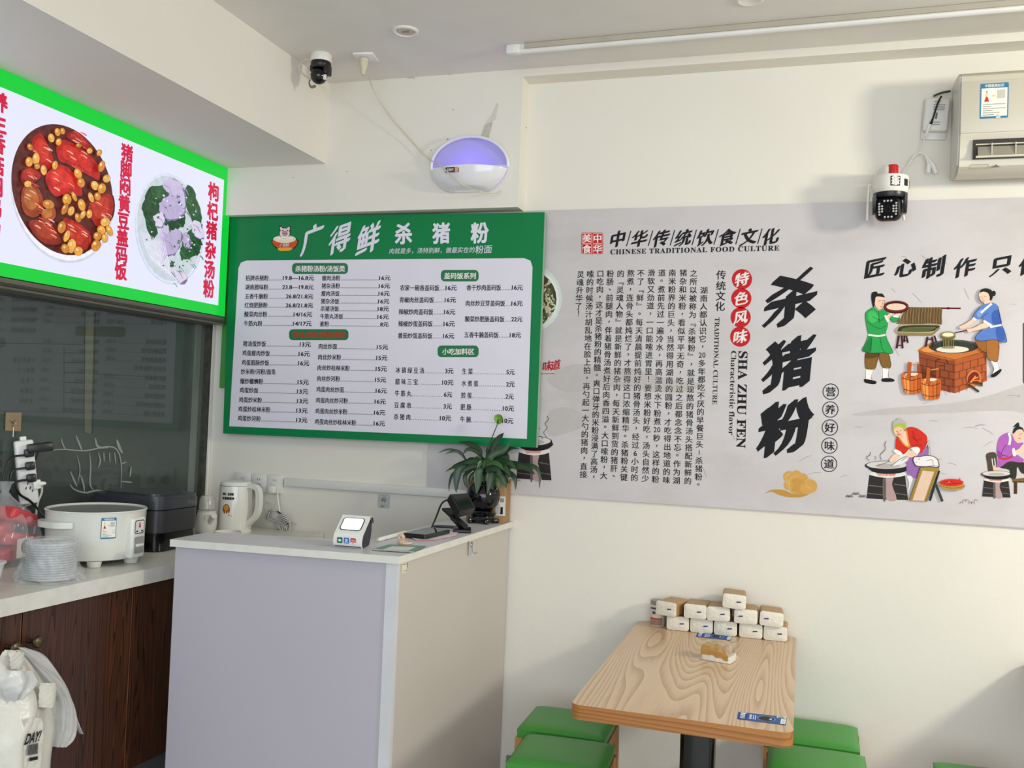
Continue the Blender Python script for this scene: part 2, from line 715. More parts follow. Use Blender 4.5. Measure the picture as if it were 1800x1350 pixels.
iv = nt.nodes.new('ShaderNodeMath')
iv.operation = 'SUBTRACT'
iv.inputs[0].default_value = 1.
nt.links.new(gm.outputs['Backfacing'], iv.inputs[1])
ml = nt.nodes.new('ShaderNodeMath')
ml.operation = 'MULTIPLY'
nt.links.new(fr.outputs[0], ml.inputs[0])
nt.links.new(iv.outputs[0], ml.inputs[1])
nt.links.new(ml.outputs[0], mx.inputs[0])
nt.links.new(mx2.outputs[0], mx.inputs[1])
nt.links.new(g.outputs[0], mx.inputs[2])
nt.links.new(mx.outputs[0], nt.nodes['Material Output'].inputs[0])
win = struct(MB().span(LW - .012, LW, .4, 3.885, TOP, 1.965, gl), 'window_1')
M_frame = mat('grimy_sealant', (58, 58, 50), .8, noise=.4, scale=30)
fb = MB().span(LW - .03, LW + .012, 3.875, 3.905, TOP, 1.965, M_frame)
fb.span(LW - .03, LW + .012, .4, 3.90, 1.955, 1.985, mat('metal_sill', (128, 124, 110), .4, metal=.5))
fb.span(LW - .03, LW + .02, 3.903, D - .002, TOP, 1.97, M_white)
fb.build('window_frame', win)
# dried sealant runs on the glass
rb = MB()
gs = xsurf(LW + .001)
M_res = mat('dried_sealant', (150, 155, 152), .6)
for pts, w in (([(80, 793), (110, 790), (150, 792), (190, 785), (207, 793), (213, 820), (212, 865)], 2.6), ([(133, 765), (140, 782), (144, 792)], 3.4), ([(167, 770), (172, 785), (190, 787)], 4), ([(205, 773), (209, 785), (215, 797)], 5),
               ([(107, 770), (111, 783), (115, 790)], 2.4), ([(157, 795), (159, 820), (158, 850), (164, 862)], 2.6), ([(172, 795), (176, 810), (172, 823)], 2.6), ([(182, 795), (183, 812)], 2.4), ([(192, 795), (193, 814)], 2), ([(201, 795), (203, 815)], 2),
               ([(122, 850), (130, 860), (150, 866), (170, 862), (196, 866), (205, 860)], 3), ([(123, 828), (130, 845), (135, 855)], 3), ([(141, 835), (146, 850), (148, 864)], 3), ([(213, 815), (222, 812)], 2.4), ([(213, 846), (232, 848)], 2.4), ([(213, 862), (240, 860)], 2.6), ([(230, 820), (228, 838)], 2.4), ([(135, 800), (140, 825), (136, 850)], 1.6)):
    rb.stroke(gs, catmull([Vector(p) for p in pts], 5), w, M_res, taper=True)
rb.build('sealant_residue', win, label='whitish dried sealant runs')

# ================================================================== backlit sign
G_GREEN, G_WHITE = glow((6, 214, 58), .78), glow((212, 214, 246), 1.06)
t = thing('backlit_menu_sign', 'backlit green-framed food sign on the left wall above the smoky glass', 'sign', (SIGN_X, 3.0, 1.993))
mb = MB().span(LW + .001, SIGN_X - .004, 1.2, 3.848, 1.995, 2.694, M_white)
mb.build('sign_case', t)
ss = xsurf(SIGN_X - .004)
mb = MB().span(SIGN_X - .004, SIGN_X, 1.2, 3.85, 1.993, 2.696, G_GREEN)
mb.build('green_border', t, label='glowing green border')
pa, pb, pc = onx(393.6, 317, SIGN_X), onx(384.5, 537, SIGN_X), onx(0, 152, SIGN_X)
mb = MB()
zt, zb = (pa.z + pc.z) / 2, pb.z
mb.span(SIGN_X, SIGN_X + .001, 1.3, pa.y, zb, zt, G_WHITE)
mb.build('lit_panel', t, label='pale lavender lit panel')
ss = xsurf(SIGN_X + .001)
RED = glow((206, 22, 62), .9)
mb = MB()
c1 = crop(0, 100, 2.8714)
for s, ch in ((76, [('猪', 641, 485), ('脚', 636, 570), ('闷', 631, 655), ('黄', 627, 741), ('豆', 622, 828), ('盖', 617, 914), ('码', 613, 1000), ('饭', 609, 1083)]),
              (80, [('枸', 1078, 681), ('杞', 1073, 779), ('猪', 1068, 877), ('杂', 1062, 975), ('汤', 1057, 1073), ('粉', 1053, 1170)]),
              (88, [('养', -2, 228), ('生', -8, 335), ('香', -14, 437), ('菇', -20, 545), ('焖', -26, 652), ('鸡', -32, 756), ('汤', -38, 858), ('粉', -44, 955)])):
    mb = MB()
    for c, x, y in ch:
        mb.char(ss, c, c1((x, y)), s * 1.18 / 2.8714, RED, bold=.045, wide=.98)
    mb.build('dish_name', t, label='red vertical dish name')


def eitems(cr, items):
    return items


# braised trotter and soybean dish
d1 = MB()
GL = lambda r, g_, b_: glow((r, g_, b_), .92, .30 if max(r, g_, b_) - min(r, g_, b_) > 40 else .10)


def disc(mb, c, ru, rv, ink):
    P = ss[0](*c1(c))
    a = ss[0](*c1((c[0], c[1] - rv)))
    R = (a - P).length
    Q = ss[0](*c1((c[0] + ru, c[1])))
    o = mb.off(ss)
    W = abs(Q.y - P.y)
    mb.add([P + Vector((0, W * cos(k), R * sin(k))) + o for k in (2 * pi * i / 56 for i in range(56))], [list(range(56))], ink)


disc(d1, (330, 697), 245, 345, GL(205, 205, 222))
disc(d1, (330, 690), 240, 338, GL(236, 236, 246))
disc(d1, (330, 675), 242, 326, GL(84, 24, 14))
meats = [((170, 22, 10), [(160, 430), (200, 385), (240, 440), (270, 520), (240, 570), (190, 540)]), ((176, 20, 14), [(285, 440), (330, 420), (420, 470), (490, 540), (500, 620), (450, 600), (360, 550), (295, 520)]),
         ((150, 20, 12), [(330, 400), (380, 375), (440, 420), (470, 480), (420, 460)]), ((186, 24, 16), [(225, 610), (280, 545), (340, 560), (390, 620), (410, 700), (340, 690), (270, 700)]),
         ((150, 60, 24), [(105, 680), (150, 630), (200, 680), (215, 760), (170, 810), (115, 780)]), ((160, 26, 14), [(440, 760), (500, 700), (560, 700), (560, 800), (490, 860)]),
         ((140, 30, 14), [(140, 830), (220, 830), (280, 880), (300, 940), (230, 945), (170, 900)]), ((165, 24, 14), [(310, 820), (370, 830), (440, 880), (450, 940), (400, 985), (340, 930)]), ((150, 22, 12), [(100, 580), (150, 560), (200, 600), (150, 640), (105, 640)]), ((160, 70, 30), [(200, 780), (260, 760), (270, 810), (220, 840)])]
for col, pts in meats:
    cx = sum(p[0] for p in pts) / len(pts)
    cy = sum(p[1] for p in pts) / len(pts)
    big = catmull([Vector(p) for p in pts], 4, True)
    cv = Vector((cx, cy))
    d1.fill(ss, [tuple(c1(cv + (q - cv) * 1.07 + Vector((3, 5)))) for q in big], GL(48, 10, 6))
    d1.fill(ss, [tuple(c1(q)) for q in big], GL(*col))
    d1.fill(ss, [tuple(c1(cv + (q - cv) * .66 + Vector((-6, -9)))) for q in big], GL(min(255, col[0] * 1.16), col[1] * 1.5 + 8, col[2] * 1.3 + 6))
    for k in range(9):
        a, b = cx + RND.uniform(-52, 42), cy + RND.uniform(-46, 46)
        d1.stroke(ss, [c1(q) for q in ((a - 14, b - 6), (a, b), (a + 16, b + 12))], RND.uniform(1.2, 2.8), GL(236, 170, 150) if k % 2 else GL(214, 70, 50), taper=True)
beans = [(280, 380, 14, 20), (305, 375, 12, 16), (248, 410, 16, 22), (285, 430, 14, 18), (140, 455, 12, 18), (170, 515, 18, 30), (135, 530, 18, 24), (175, 553, 14, 14), (208, 572, 15, 25), (265, 548, 14, 22), (385, 448, 15, 10), (440, 475, 14, 14), (488, 485, 12, 16), (500, 553, 16, 28), (525, 615, 18, 20),
         (380, 590, 18, 26), (395, 635, 18, 24), (465, 650, 18, 24), (500, 665, 20, 26), (478, 705, 16, 20), (445, 710, 12, 26), (323, 720, 22, 28), (312, 768, 14, 30), (343, 778, 16, 24), (397, 748, 18, 30), (378, 812, 14, 24), (402, 797, 12, 22), (435, 793, 14, 22), (295, 860, 20, 30), (515, 833, 24, 22), (495, 875, 20, 24), (475, 905, 20, 20), (512, 915, 16, 22), (535, 878, 14, 28), (467, 952, 22, 28), (343, 955, 22, 36), (377, 980, 22, 22), (310, 968, 18, 24), (318, 905, 14, 30), (355, 705, 10, 26), (225, 745, 30, 22), (120, 642, 18, 16)]
for i, (x, y, a, b) in enumerate(beans):
    r = RND.uniform(-.5, .5)
    d1.fill(ss, [c1(q) for q in ellipse(x, y, a + 2, b + 2, 16, r)], GL(120, 56, 14))
    d1.fill(ss, [c1(q) for q in ellipse(x, y, a, b, 16, r)], GL(*((222, 150, 52), (206, 128, 44), (232, 168, 78))[i % 3]))
    d1.fill(ss, [c1(q) for q in ellipse(x - a * .25, y - b * .3, a * .35, b * .3, 10, r)], GL(246, 206, 130))
d1.build('trotter_dish_photo', t, label='printed photo of braised pork and soybeans in a bowl')

d2 = MB()
disc(d2, (862, 875), 166, 275, GL(196, 200, 224))
disc(d2, (862, 868), 164, 278, GL(214, 222, 236))
disc(d2, (862, 868), 156, 264, GL(196, 206, 214))
greens = [[(720, 740), (770, 655), (840, 680), (860, 740), (800, 800), (790, 900), (760, 920), (730, 820)], [(925, 680), (960, 650), (1000, 740), (1020, 850), (985, 860), (950, 780)], [(830, 820), (930, 800), (920, 860), (860, 880), (835, 860)], [(910, 950), (960, 870), (1000, 910), (1005, 990), (950, 1020), (915, 1020)], [(855, 1035), (875, 1030), (878, 1060), (860, 1060)], [(760, 660), (830, 650), (840, 700), (770, 720)], [(970, 900), (1010, 880), (1015, 960), (985, 1000)]]
for i, pts in enumerate(greens):
    d2.fill(ss, [tuple(c1((q[0] + RND.uniform(-6, 6), q[1] + RND.uniform(-7, 7)))) for q in catmull([Vector(p) for p in pts], 5, True)], GL(*((26, 70, 38), (34, 84, 44))[i % 2]))
    for k in range(5):
        a, b = pts[0][0] + RND.uniform(0, 70), pts[0][1] + RND.uniform(-10, 110)
        d2.stroke(ss, [c1(q) for q in ((a, b), (a + 12, b + 8), (a + 20, b + 22))], 1.2, GL(70, 120, 70), taper=True)
whites = [[(815, 640), (860, 610), (910, 640), (900, 700), (850, 690)], [(800, 740), (870, 700), (930, 760), (900, 810), (830, 815)], [(775, 800), (820, 790), (820, 850), (785, 855)], [(805, 880), (840, 850), (850, 910), (815, 930)], [(820, 920), (880, 870), (915, 900), (880, 990), (830, 1000), (815, 1020)], [(960, 840), (1000, 830), (1025, 910), (990, 910), (965, 880)], [(900, 650), (925, 680), (930, 760), (905, 740)], [(915, 890), (945, 900), (950, 960), (925, 950)], [(870, 1070), (940, 1110), (900, 1140)]]
for i, pts in enumerate(whites):
    d2.fill(ss, [tuple(c1((q[0] + RND.uniform(-5, 5) + 4, q[1] + RND.uniform(-6, 6) + 7))) for q in catmull([Vector(p) for p in pts], 5, True)], GL(120, 108, 146))
    d2.fill(ss, [tuple(c1((q[0] + RND.uniform(-5, 5), q[1] + RND.uniform(-6, 6)))) for q in catmull([Vector(p) for p in pts], 5, True)], GL(*((198, 186, 218), (182, 170, 206), (214, 206, 228))[i % 3]))
    a, b = pts[0]
    d2.stroke(ss, [c1((a + 10, b + 6)), c1((a + 34, b + 20)), c1((a + 48, b + 50))], 1.4, GL(150, 136, 178), taper=True)
for k in range(14):
    x = 705 + k * 9
    d2.stroke(ss, [c1(q) for q in ((x, 880 + k * 4), (x + 16, 930 + k * 6), (x + 34, 990 + k * 8), (x + 70, 1040 + k * 7))], 1.5, GL(226, 222, 240), taper=True)
for k in range(60):
    a, r_ = RND.uniform(0, 2 * pi), RND.uniform(.15, .92) ** .6
    x, y = 862 + 145 * r_ * cos(a), 868 + 245 * r_ * sin(a)
    d2.fill(ss, [c1(q) for q in ellipse(x, y, RND.uniform(2, 8), RND.uniform(2, 6), 8, RND.uniform(0, 3))], GL(*((236, 230, 244), (64, 110, 70), (214, 206, 230), (30, 66, 36))[k % 4]))
d2.build('soup_dish_photo', t, label='printed photo of pork and greens soup in a bowl')

mb = MB().span(LW + .001, SIGN_X - .008, 1.2, 3.86, 1.953, 1.990, mat('rail_grey', (112, 108, 96), .45, metal=.3))
mb.span(LW + .001, SIGN_X + .006, 1.2, 3.862, 1.962, 1.972, mat('rail_dark', (52, 50, 44), .5))
mb.build('sign_rail', label='grey metal rail under the backlit sign', cat='rail')

# ================================================================== wall mural
M_mural = bpy.data.materials.new('mural_paper')
M_mural.use_nodes = True
nt = M_mural.node_tree
b = nt.nodes['Principled BSDF']
b.inputs['Roughness'].default_value = .34
b.inputs['Specular IOR Level'].default_value = .3
tc = nt.nodes.new('ShaderNodeTexCoord')
mp = nt.nodes.new('ShaderNodeMapping')
mp.inputs['Scale'].default_value = (1.2, 1, 2.6)
n1 = nt.nodes.new('ShaderNodeTexNoise')
n1.inputs['Scale'].default_value = 1.5
n1.inputs['Detail'].default_value = 9
n1.inputs['Roughness'].default_value = .62
nt.links.new(tc.outputs['Object'], mp.inputs['Vector'])
nt.links.new(mp.outputs['Vector'], n1.inputs['Vector'])
r = nt.nodes.new('ShaderNodeValToRGB')
r.color_ramp.elements[0].position, r.color_ramp.elements[1].position = .34, .52
r.color_ramp.elements[0].color = lin((189, 183, 181))
r.color_ramp.elements[1].color = lin((200, 194, 195))
nt.links.new(n1.outputs['Fac'], r.inputs['Fac'])
nt.links.new(r.outputs['Color'], b.inputs['Base Color'])
mural = MB().span(-1.6, 2.3, MURAL_Y, D - .001, 1.238, 2.474, M_mural).build('wall_mural', label='wide grey printed food-culture mural along the back wall', cat='mural')
ms = ysurf(MURAL_Y)
INK = pr((26, 26, 30))
REDI = pr((196, 28, 34))
WHI = pr((232, 226, 222))
# ink-wash mountains and scratches
mb = MB()
WASH = pr((196, 190, 186))
for pts in ([(990, 850), (1000, 690), (1060, 640), (1130, 652), (1230, 690), (1330, 655), (1420, 690), (1480, 730), (1500, 850)][0:0],):
    pass
mt = pr((188, 182, 181))
for pts in ([(962, 665), (1010, 640), (1060, 650), (1110, 648), (1180, 668), (1240, 676), (1180, 690), (1080, 680), (1000, 690)], [(1500, 730), (1560, 718), (1640, 712), (1720, 700), (1800, 675), (1900, 640), (1900, 740), (1780, 722), (1650, 726)], [(962, 730), (985, 716), (1015, 722), (1030, 745), (1000, 760), (965, 765)]):
    hb = MB()
    hb.fill(ms, [tuple(q) for q in catmull([Vector(p) for p in pts], 4, True)], mt)
    hb.build('ink_wash_hill', mural, label='faint grey ink-wash hill')
for k in range(46):
    x, y = RND.choice(((RND.uniform(970, 1780), RND.uniform(690, 840)), (RND.uniform(1500, 1790), RND.uniform(400, 870))))
    a = RND.uniform(-.6, 1.2)
    l = RND.uniform(8, 26)
    mb.lvl = 0
    mb.stroke(ms, [(x, y), (x + l * cos(a) * .5, y + l * sin(a) * .5 - 1), (x + l * cos(a), y + l * sin(a))], 1.1, pr((172, 166, 165)), taper=True)
o_ = mb.build('fine_scratches', mural, kind='stuff')

mb = MB()
c2 = crop(1000, 390, 2.8117)
mb.fill(ms, [c2(q) for q in rrect(62, 54, 169, 160, 8)], pr((190, 30, 34)))
for x0, y0, x1, y1, c in ((66, 58, 112, 106, '美'), (119, 58, 165, 106, '中'), (66, 110, 112, 158, '食'), (119, 110, 165, 158, '华')):
    mb.stroke(ms, [c2(q) for q in rrect(x0, y0, x1, y1, 5)], 1., pr((222, 170, 166)), closed=True)
    mb.char(ms, c, c2(((x0 + x1) / 2, (y0 + y1) / 2)), 44 / 2.8117, WHI, bold=.03)
mb.build('red_seal', mural, label='square red seal')

mb = MB()
for i, c in enumerate('中/华/传/统/饮/食/文/化'):
    x = 1086 + (1355 - 1086) * i / 14
    y = 420 - 4.5 * i / 14
    if c == '/':
        mb.stroke(ms, [(x - 4, y + 13), (x + 4, y - 14)], 1.7, INK)
    else:
        mb.char(ms, c, (x, y), 30, INK, bold=(.04, .022), xs=.18, ys=.16, wide=.98)
mb.text(ms, serif('CHINESE TRADITIONAL FOOD CULTURE'), (1073, 443), (1370, 436), 9.2, INK, bold=.008, sp=1.12)
mb.build('heading_lettering', mural)

cols = [((668, 338), (640, 1300), '湖南人都认识它，,多年都吃不厌的早餐巨头|杀猪粉。'), ((617, 254), (588, 1280), '之所以被称为﹃杀猪粉﹄，就是现熬的猪骨汤头搭配新鲜的'), ((566, 252), (532, 1278), '猪杂和米粉，看似平平无奇，吃过之后都念念不忘。作为湖'), ((512, 252), (482, 1276), '南米粉界的巨头，当然得用湖南的圆粉，才吃得出地道的味'),
        ((460, 252), (428, 1272), '道。煮前先过一遍冷水，再高温烫水下粉煮,秒，这样的粉'), ((408, 252), (378, 1268), '滑软又劲道，一口能嗦进胃里！要想米粉好吃，汤头自然少'), ((356, 254), (324, 1264), '不了﹃鲜﹄。每天清晨提前炖好的猪骨汤头，经过6小时的'), ((306, 254), (272, 1262), '熬煮，连骨头都炖烂了，才熬得这口浓缩精华。杀猪粉关键'),
        ((256, 256), (222, 1258), '的﹃灵魂人物﹄就是新鲜的猪杂肉，每天新鲜到货的猪肝、'), ((205, 256), (172, 1254), '粉肠、前腿肉，伴着猪骨汤煮好后肉香四溢。大口嗦粉，大'), ((156, 256), (122, 1262), '口吃肉，这才是杀猪粉的精髓。爽口弹牙的米粉浸满了高汤，'), ((106, 258), (72, 1248), '嗦的时候汤汁胡乱地在脸上拍，再勺起一大勺的猪肉，直接'), ((58, 260), (46, 455), '灵魂升华了！')]
mb = MB()
for a, b_, s in cols:
    n = len(s)
    for i, c in enumerate(s):
        k = i / (n - 1)
        p = c2((a[0] + (b_[0] - a[0]) * k, a[1] + (b_[1] - a[1]) * k))
        if c == ',':
            mb.text(ms, '20', (p[0] - 6, p[1]), (p[0] + 6, p[1]), 9.5, INK, bold=.01)
            mb.lvl -= 1
        elif c == '|':
            mb.stroke(ms, [(p[0], p[1] - 4), (p[0], p[1] + 4)], 1.2, INK)
            mb.lvl -= 1
        elif c in '，。、！':
            mb.char(ms, c, p, 13.2, INK, bold=.012, dx=.3, dy=.1 if c == '！' else .35)
        else:
            mb.char(ms, c, p, 13.4, INK, bold=.014)
mb.build('story_lettering', mural, label='vertical columns of small black text')

c3 = crop(1220, 390, 2.647)
mb = MB()
for c, x, y in (('传', 127, 247), ('统', 125, 297), ('文', 123, 345), ('化', 121, 393)):
    mb.char(ms, c, c3((x, y)), 46 / 2.647, INK, bold=.015)
mb.build('caption_lettering', mural)
mb = MB()
mb.text(ms, serif('TRADITIONAL CULTURE'), c3((108, 445)), c3((96, 850)), 8.4, INK)
mb.build('caption_lettering', mural)
mb = MB()
mb.text(ms, serif('SHA ZHU FEN'), c3((228, 602)), c3((218, 1052)), 16.5, INK, bold=.012)
mb.build('subtitle_lettering', mural)
mb = MB()
mb.text(ms, serif('Characteristic flavor'), c3((185, 600)), c3((173, 992)), 9.5, INK)
mb.build('subtitle_lettering', mural)

for c, x, y in (('特', 223, 267), ('色', 220, 356), ('风', 217, 444), ('味', 215, 534)):
    mb = MB()
    mb.fill(ms, [c3(q) for q in ellipse(x, y, 47, 47, 36)], REDI)
    bd = mb.build('red_badge', mural, label='round red badge with a white character')
    mb = MB()
    mb.lvl = 3
    mb.char(ms, c, c3((x, y)), 66 / 2.647, WHI, bold=(.035, .02), xs=.12, ys=.18)
    mb.build('badge_character', bd)
for c, x, y in (('营', 636, 790), ('养', 634, 873), ('好', 632, 957), ('味', 630, 1041), ('道', 628, 1126)):
    mb = MB()
    mb.stroke(ms, [c3(q) for q in ellipse(x, y, 36, 36, 36)], 1.5, INK, closed=True)
    mb.char(ms, c, c3((x, y)), 47 / 2.647, INK, bold=.02)
    mb.build('ring_badge', mural, label='thin black ring around one character')
mb = MB()
for c, x, y, s in (('杀', 450, 355, 258), ('猪', 440, 660, 250), ('粉', 425, 955, 262)):
    mb = MB()
    mb.char(ms, c, c3((x, y)), s * .98 / 2.647, INK, bold=(.062, .040), xs=.10, ys=.2, wide=.92)
    mb.build('title_character', mural, label='huge black brush character')
mb = MB()
c4 = crop(1480, 430, 4.65625)
for c, x, y, s in (('匠', 270, 190, 165), ('心', 522, 185, 165), ('制', 750, 185, 180), ('作', 1005, 185, 165), ('只', 1305, 170, 170), ('做', 1545, 160, 170)):
    mb = MB()
    mb.char(ms, c, c4((x, y)), s / 4.65625, INK, bold=(.042, .026), xs=.14, ys=.18)
    mb.build('slogan_character', mural)
GOLD, GOLD2 = pr((206, 158, 84)), pr((224, 188, 120))
mb = MB()
mb.fill(ms, [tuple(c3(q)) for q in catmull([Vector(p) for p in [(330, 1265), (360, 1247), (420, 1248), (470, 1270), (520, 1255), (545, 1235), (540, 1262), (500, 1280), (440, 1281), (395, 1270), (360, 1255)]], 4, True)], pr((190, 142, 66)))
for x, y, rr in ((442, 1186, 27), (476, 1182, 26), (505, 1195, 26), (540, 1230, 33), (480, 1232, 38), (440, 1225, 22), (520, 1240, 28)):
    mb.fill(ms, [c3(q) for q in ellipse(x, y, rr, rr, 24)], GOLD if rr != 38 else pr((196, 148, 74)))
for x, y, rr in ((480, 1222, 40), (548, 1215, 26), (450, 1195, 24)):
    mb.stroke(ms, [c3((x + rr * cos(a / 8), y + rr * sin(a / 8))) for a in range(14, 38)], 1.1, GOLD2)
mb.build('gold_cloud', mural, label='golden cloud motif')

SK, OUT = (238, 196, 172), (34, 28, 26)
A = []
hairc = (28, 26, 26)
# left man in green
mb = MB()
art(mb, ms, c4, [
    ('p', (236, 232, 228), [(195, 1000), (272, 1010), (240, 1095), (255, 1112), (192, 1105)]), ('p', (236, 232, 228), [(328, 1000), (392, 1000), (378, 1070), (395, 1100), (330, 1097)]),
    ('s', OUT, 3, [(195, 1010), (192, 1100)]), ('s', OUT, 3, [(270, 1015), (240, 1080), (245, 1108)]), ('s', OUT, 3, [(330, 1005), (332, 1095)]), ('s', OUT, 3, [(388, 1000), (378, 1070), (392, 1098)]),
    ('p', (22, 20, 20), [(185, 1100), (240, 1108), (281, 1120), (270, 1142), (210, 1136), (182, 1122)]), ('p', (22, 20, 20), [(330, 1096), (395, 1093), (428, 1106), (418, 1122), (332, 1122)]),
    ('p', (128, 92, 40), [(195, 885), (302, 885), (290, 960), (272, 1012), (232, 1020), (190, 1003)]), ('p', (128, 92, 40), [(296, 885), (380, 888), (400, 1000), (365, 1008), (325, 998)]),
    ('p', (96, 62, 26), [(196, 885), (300, 885), (292, 920), (200, 930)]), ('s', OUT, 3, [(192, 890), (190, 1003), (232, 1020), (274, 1010), (300, 890)]), ('s', OUT, 3, [(302, 890), (328, 998), (400, 1002), (382, 890)]),
    ('p', SK, [(285, 520), (330, 525), (322, 545), (300, 545)]),
    ('p', SK, [(268, 430), (300, 418), (340, 425), (350, 455), (346, 500), (332, 522), (305, 532), (280, 515), (262, 480)]),
    ('p', hairc, [(240, 410), (250, 390), (285, 385), (292, 400), (330, 402), (350, 430), (340, 432), (300, 425), (276, 432), (270, 470), (262, 515), (250, 500), (240, 450)]),
    ('p', (40, 158, 76), [(258, 512), (300, 540), (335, 528), (368, 545), (380, 585), (352, 600), (376, 640), (372, 680), (358, 735), (375, 790), (419, 880), (380, 892), (340, 884), (290, 888), (230, 886), (163, 868), (190, 810), (215, 740), (205, 690), (192, 620), (190, 580), (205, 545)]),
    ('p', (24, 124, 58), [(235, 752), (245, 800), (232, 880), (170, 866), (200, 800)]), ('p', (66, 184, 96), [(215, 560), (260, 545), (300, 600), (260, 640), (220, 620)]),
    ('s', OUT, 3, [(258, 512), (205, 545), (190, 585), (205, 690), (213, 740), (190, 810), (164, 868), (230, 886), (290, 886), (340, 884), (380, 892), (418, 880), (375, 790), (358, 738)]), ('s', OUT, 3, [(205, 625), (260, 670), (320, 685), (368, 660)]), ('s', OUT, 3, [(250, 590), (320, 620), (350, 590)]), ('s', OUT, 3, [(245, 760), (232, 880)]), ('s', OUT, 3, [(310, 760), (330, 850), (355, 885)]), ('s', OUT, 3, [(300, 540), (305, 640)]),
    ('p', (40, 158, 76), [(388, 600), (430, 582), (470, 598), (450, 630), (415, 634)]), ('s', OUT, 3, [(388, 605), (415, 634), (450, 630), (470, 598)]),
    ('p', SK, [(372, 575), (400, 552), (432, 540), (438, 556), (400, 582), (380, 618), (350, 602)]), ('p', SK, [(430, 575), (470, 555), (480, 575), (450, 592)]), ('s', OUT, 2.5, [(372, 575), (400, 552), (432, 540)]),
    ('s', (240, 238, 232), 18, [(352, 580), (378, 632)]), ('s', (240, 238, 232), 14, [(418, 585), (462, 592)]),
    ('s', (226, 234, 226), 14, [(213, 738), (290, 748), (356, 740)]),
    ('e', (70, 18, 16), 443, 515, 102, 50), ('e', (112, 36, 26), 443, 505, 102, 46), ('e', (64, 16, 14), 443, 505, 88, 36), ('e', (236, 200, 176), 443, 510, 80, 28),
    ('s', OUT, 3, [(300, 462), (316, 460)]), ('s', OUT, 3, [(330, 460), (342, 459)]), ('s', (120, 70, 50), 2.5, [(328, 470), (336, 485), (328, 492)]), ('s', (150, 50, 50), 4, [(315, 507), (332, 507)]), ('s', OUT, 2.5, [(262, 480), (280, 515), (305, 532), (332, 522), (346, 500), (350, 455)])])
mb.build('green_robe_figure', mural, label='printed man in a green robe holding a bowl')
mb = MB()
art(mb, ms, c4, [('s', (96, 26, 34), 13, [(540, 518), (972, 522)]), ('s', (60, 14, 20), 18, [(860, 521), (880, 521)]), ('p', (124, 98, 60), [(545, 515), (815, 512), (818, 655), (720, 645), (600, 655), (440, 648), (480, 600)], 1)])
for k in range(44):
    x = 470 + k * 8
    art(mb, ms, c4, [('s', ((58, 42, 26), (96, 72, 40), (160, 130, 84))[k % 3], 3, [(x + 8 if x > 530 else 540, 515 + (k % 4) * 2), (x + RND.uniform(-4, 4), 580), (x + RND.uniform(-6, 4), 640 + RND.uniform(0, 16))])])
art(mb, ms, c4, [('s', (70, 22, 24), 18, [(465, 745), (447, 850)]), ('s', (70, 22, 24), 16, [(488, 745), (496, 850)]), ('s', (70, 22, 24), 9, [(455, 825), (495, 825)]), ('s', (44, 18, 18), 14, [(510, 745), (508, 800)]), ('s', (44, 18, 18), 14, [(525, 745), (540, 805)]), ('s', (44, 18, 18), 7, [(510, 785), (535, 785)]), ('s', (70, 22, 24), 18, [(700, 755), (684, 835)]), ('s', (70, 22, 24), 16, [(735, 755), (750, 835)]), ('s', (44, 18, 18), 14, [(755, 745), (772, 800)]), ('s', (70, 22, 24), 9, [(690, 775), (745, 775)]),
                 ('p', (140, 122, 84), [(432, 705), (485, 655), (795, 655), (800, 690), (740, 745), (470, 745)], 1), ('p', (176, 160, 118), [(432, 700), (485, 652), (800, 652), (800, 665), (735, 725), (445, 720)], 1), ('p', (48, 54, 36), [(455, 705), (500, 665), (785, 662), (770, 690), (720, 712), (470, 712)]), ('p', (98, 102, 58), [(485, 705), (530, 680), (755, 675), (740, 695), (700, 708), (500, 710)])])
for k in range(16):
    art(mb, ms, c4, [('s', (62, 66, 38), 2.5, [(500 + k * 15, 706), (530 + k * 14, 682)])])
mb.build('noodle_trough_picture', mural, label='printed noodle rack over a green trough')
mb = MB()
art(mb, ms, c4, [
    ('p', (136, 66, 32), [(628, 872), (925, 945), (925, 1217), (800, 1190), (640, 1110)], 1), ('p', (176, 88, 42), [(925, 945), (1180, 870), (1187, 1115), (925, 1217)], 1), ('p', (196, 112, 50), [(628, 875), (640, 850), (720, 805), (900, 780), (1100, 800), (1165, 845), (1178, 875), (1050, 910), (925, 950), (760, 915)]), ('p', (222, 150, 80), [(650, 862), (720, 830), (760, 870), (700, 880)]),
    ('e', (40, 42, 36), 912, 834, 202, 56), ('e', (84, 86, 72), 912, 822, 196, 44), ('e', (52, 54, 44), 912, 836, 186, 46), ('e', (222, 216, 196), 905, 858, 134, 27)])
for y0 in (925, 985, 1045, 1105):
    art(mb, ms, c4, [('s', (88, 36, 18), 4, [(632, y0), (924, y0 + 62)]), ('s', (110, 50, 24), 4, [(926, y0 + 62), (1184, y0 - 10)])])
    for k in range(4):
        x = 660 + k * 72 + (36 if (y0 // 60) % 2 else 0)
        yy = y0 + (x - 632) * .212
        art(mb, ms, c4, [('s', (88, 36, 18), 4, [(x, yy), (x, yy + 58)])])
        x2 = 960 + k * 62 + (30 if (y0 // 60) % 2 else 0)
        if x2 < 1180:
            yy = y0 + 62 - (x2 - 926) * .28
            art(mb, ms, c4, [('s', (110, 50, 24), 4, [(x2, yy), (x2, yy + 56)])])
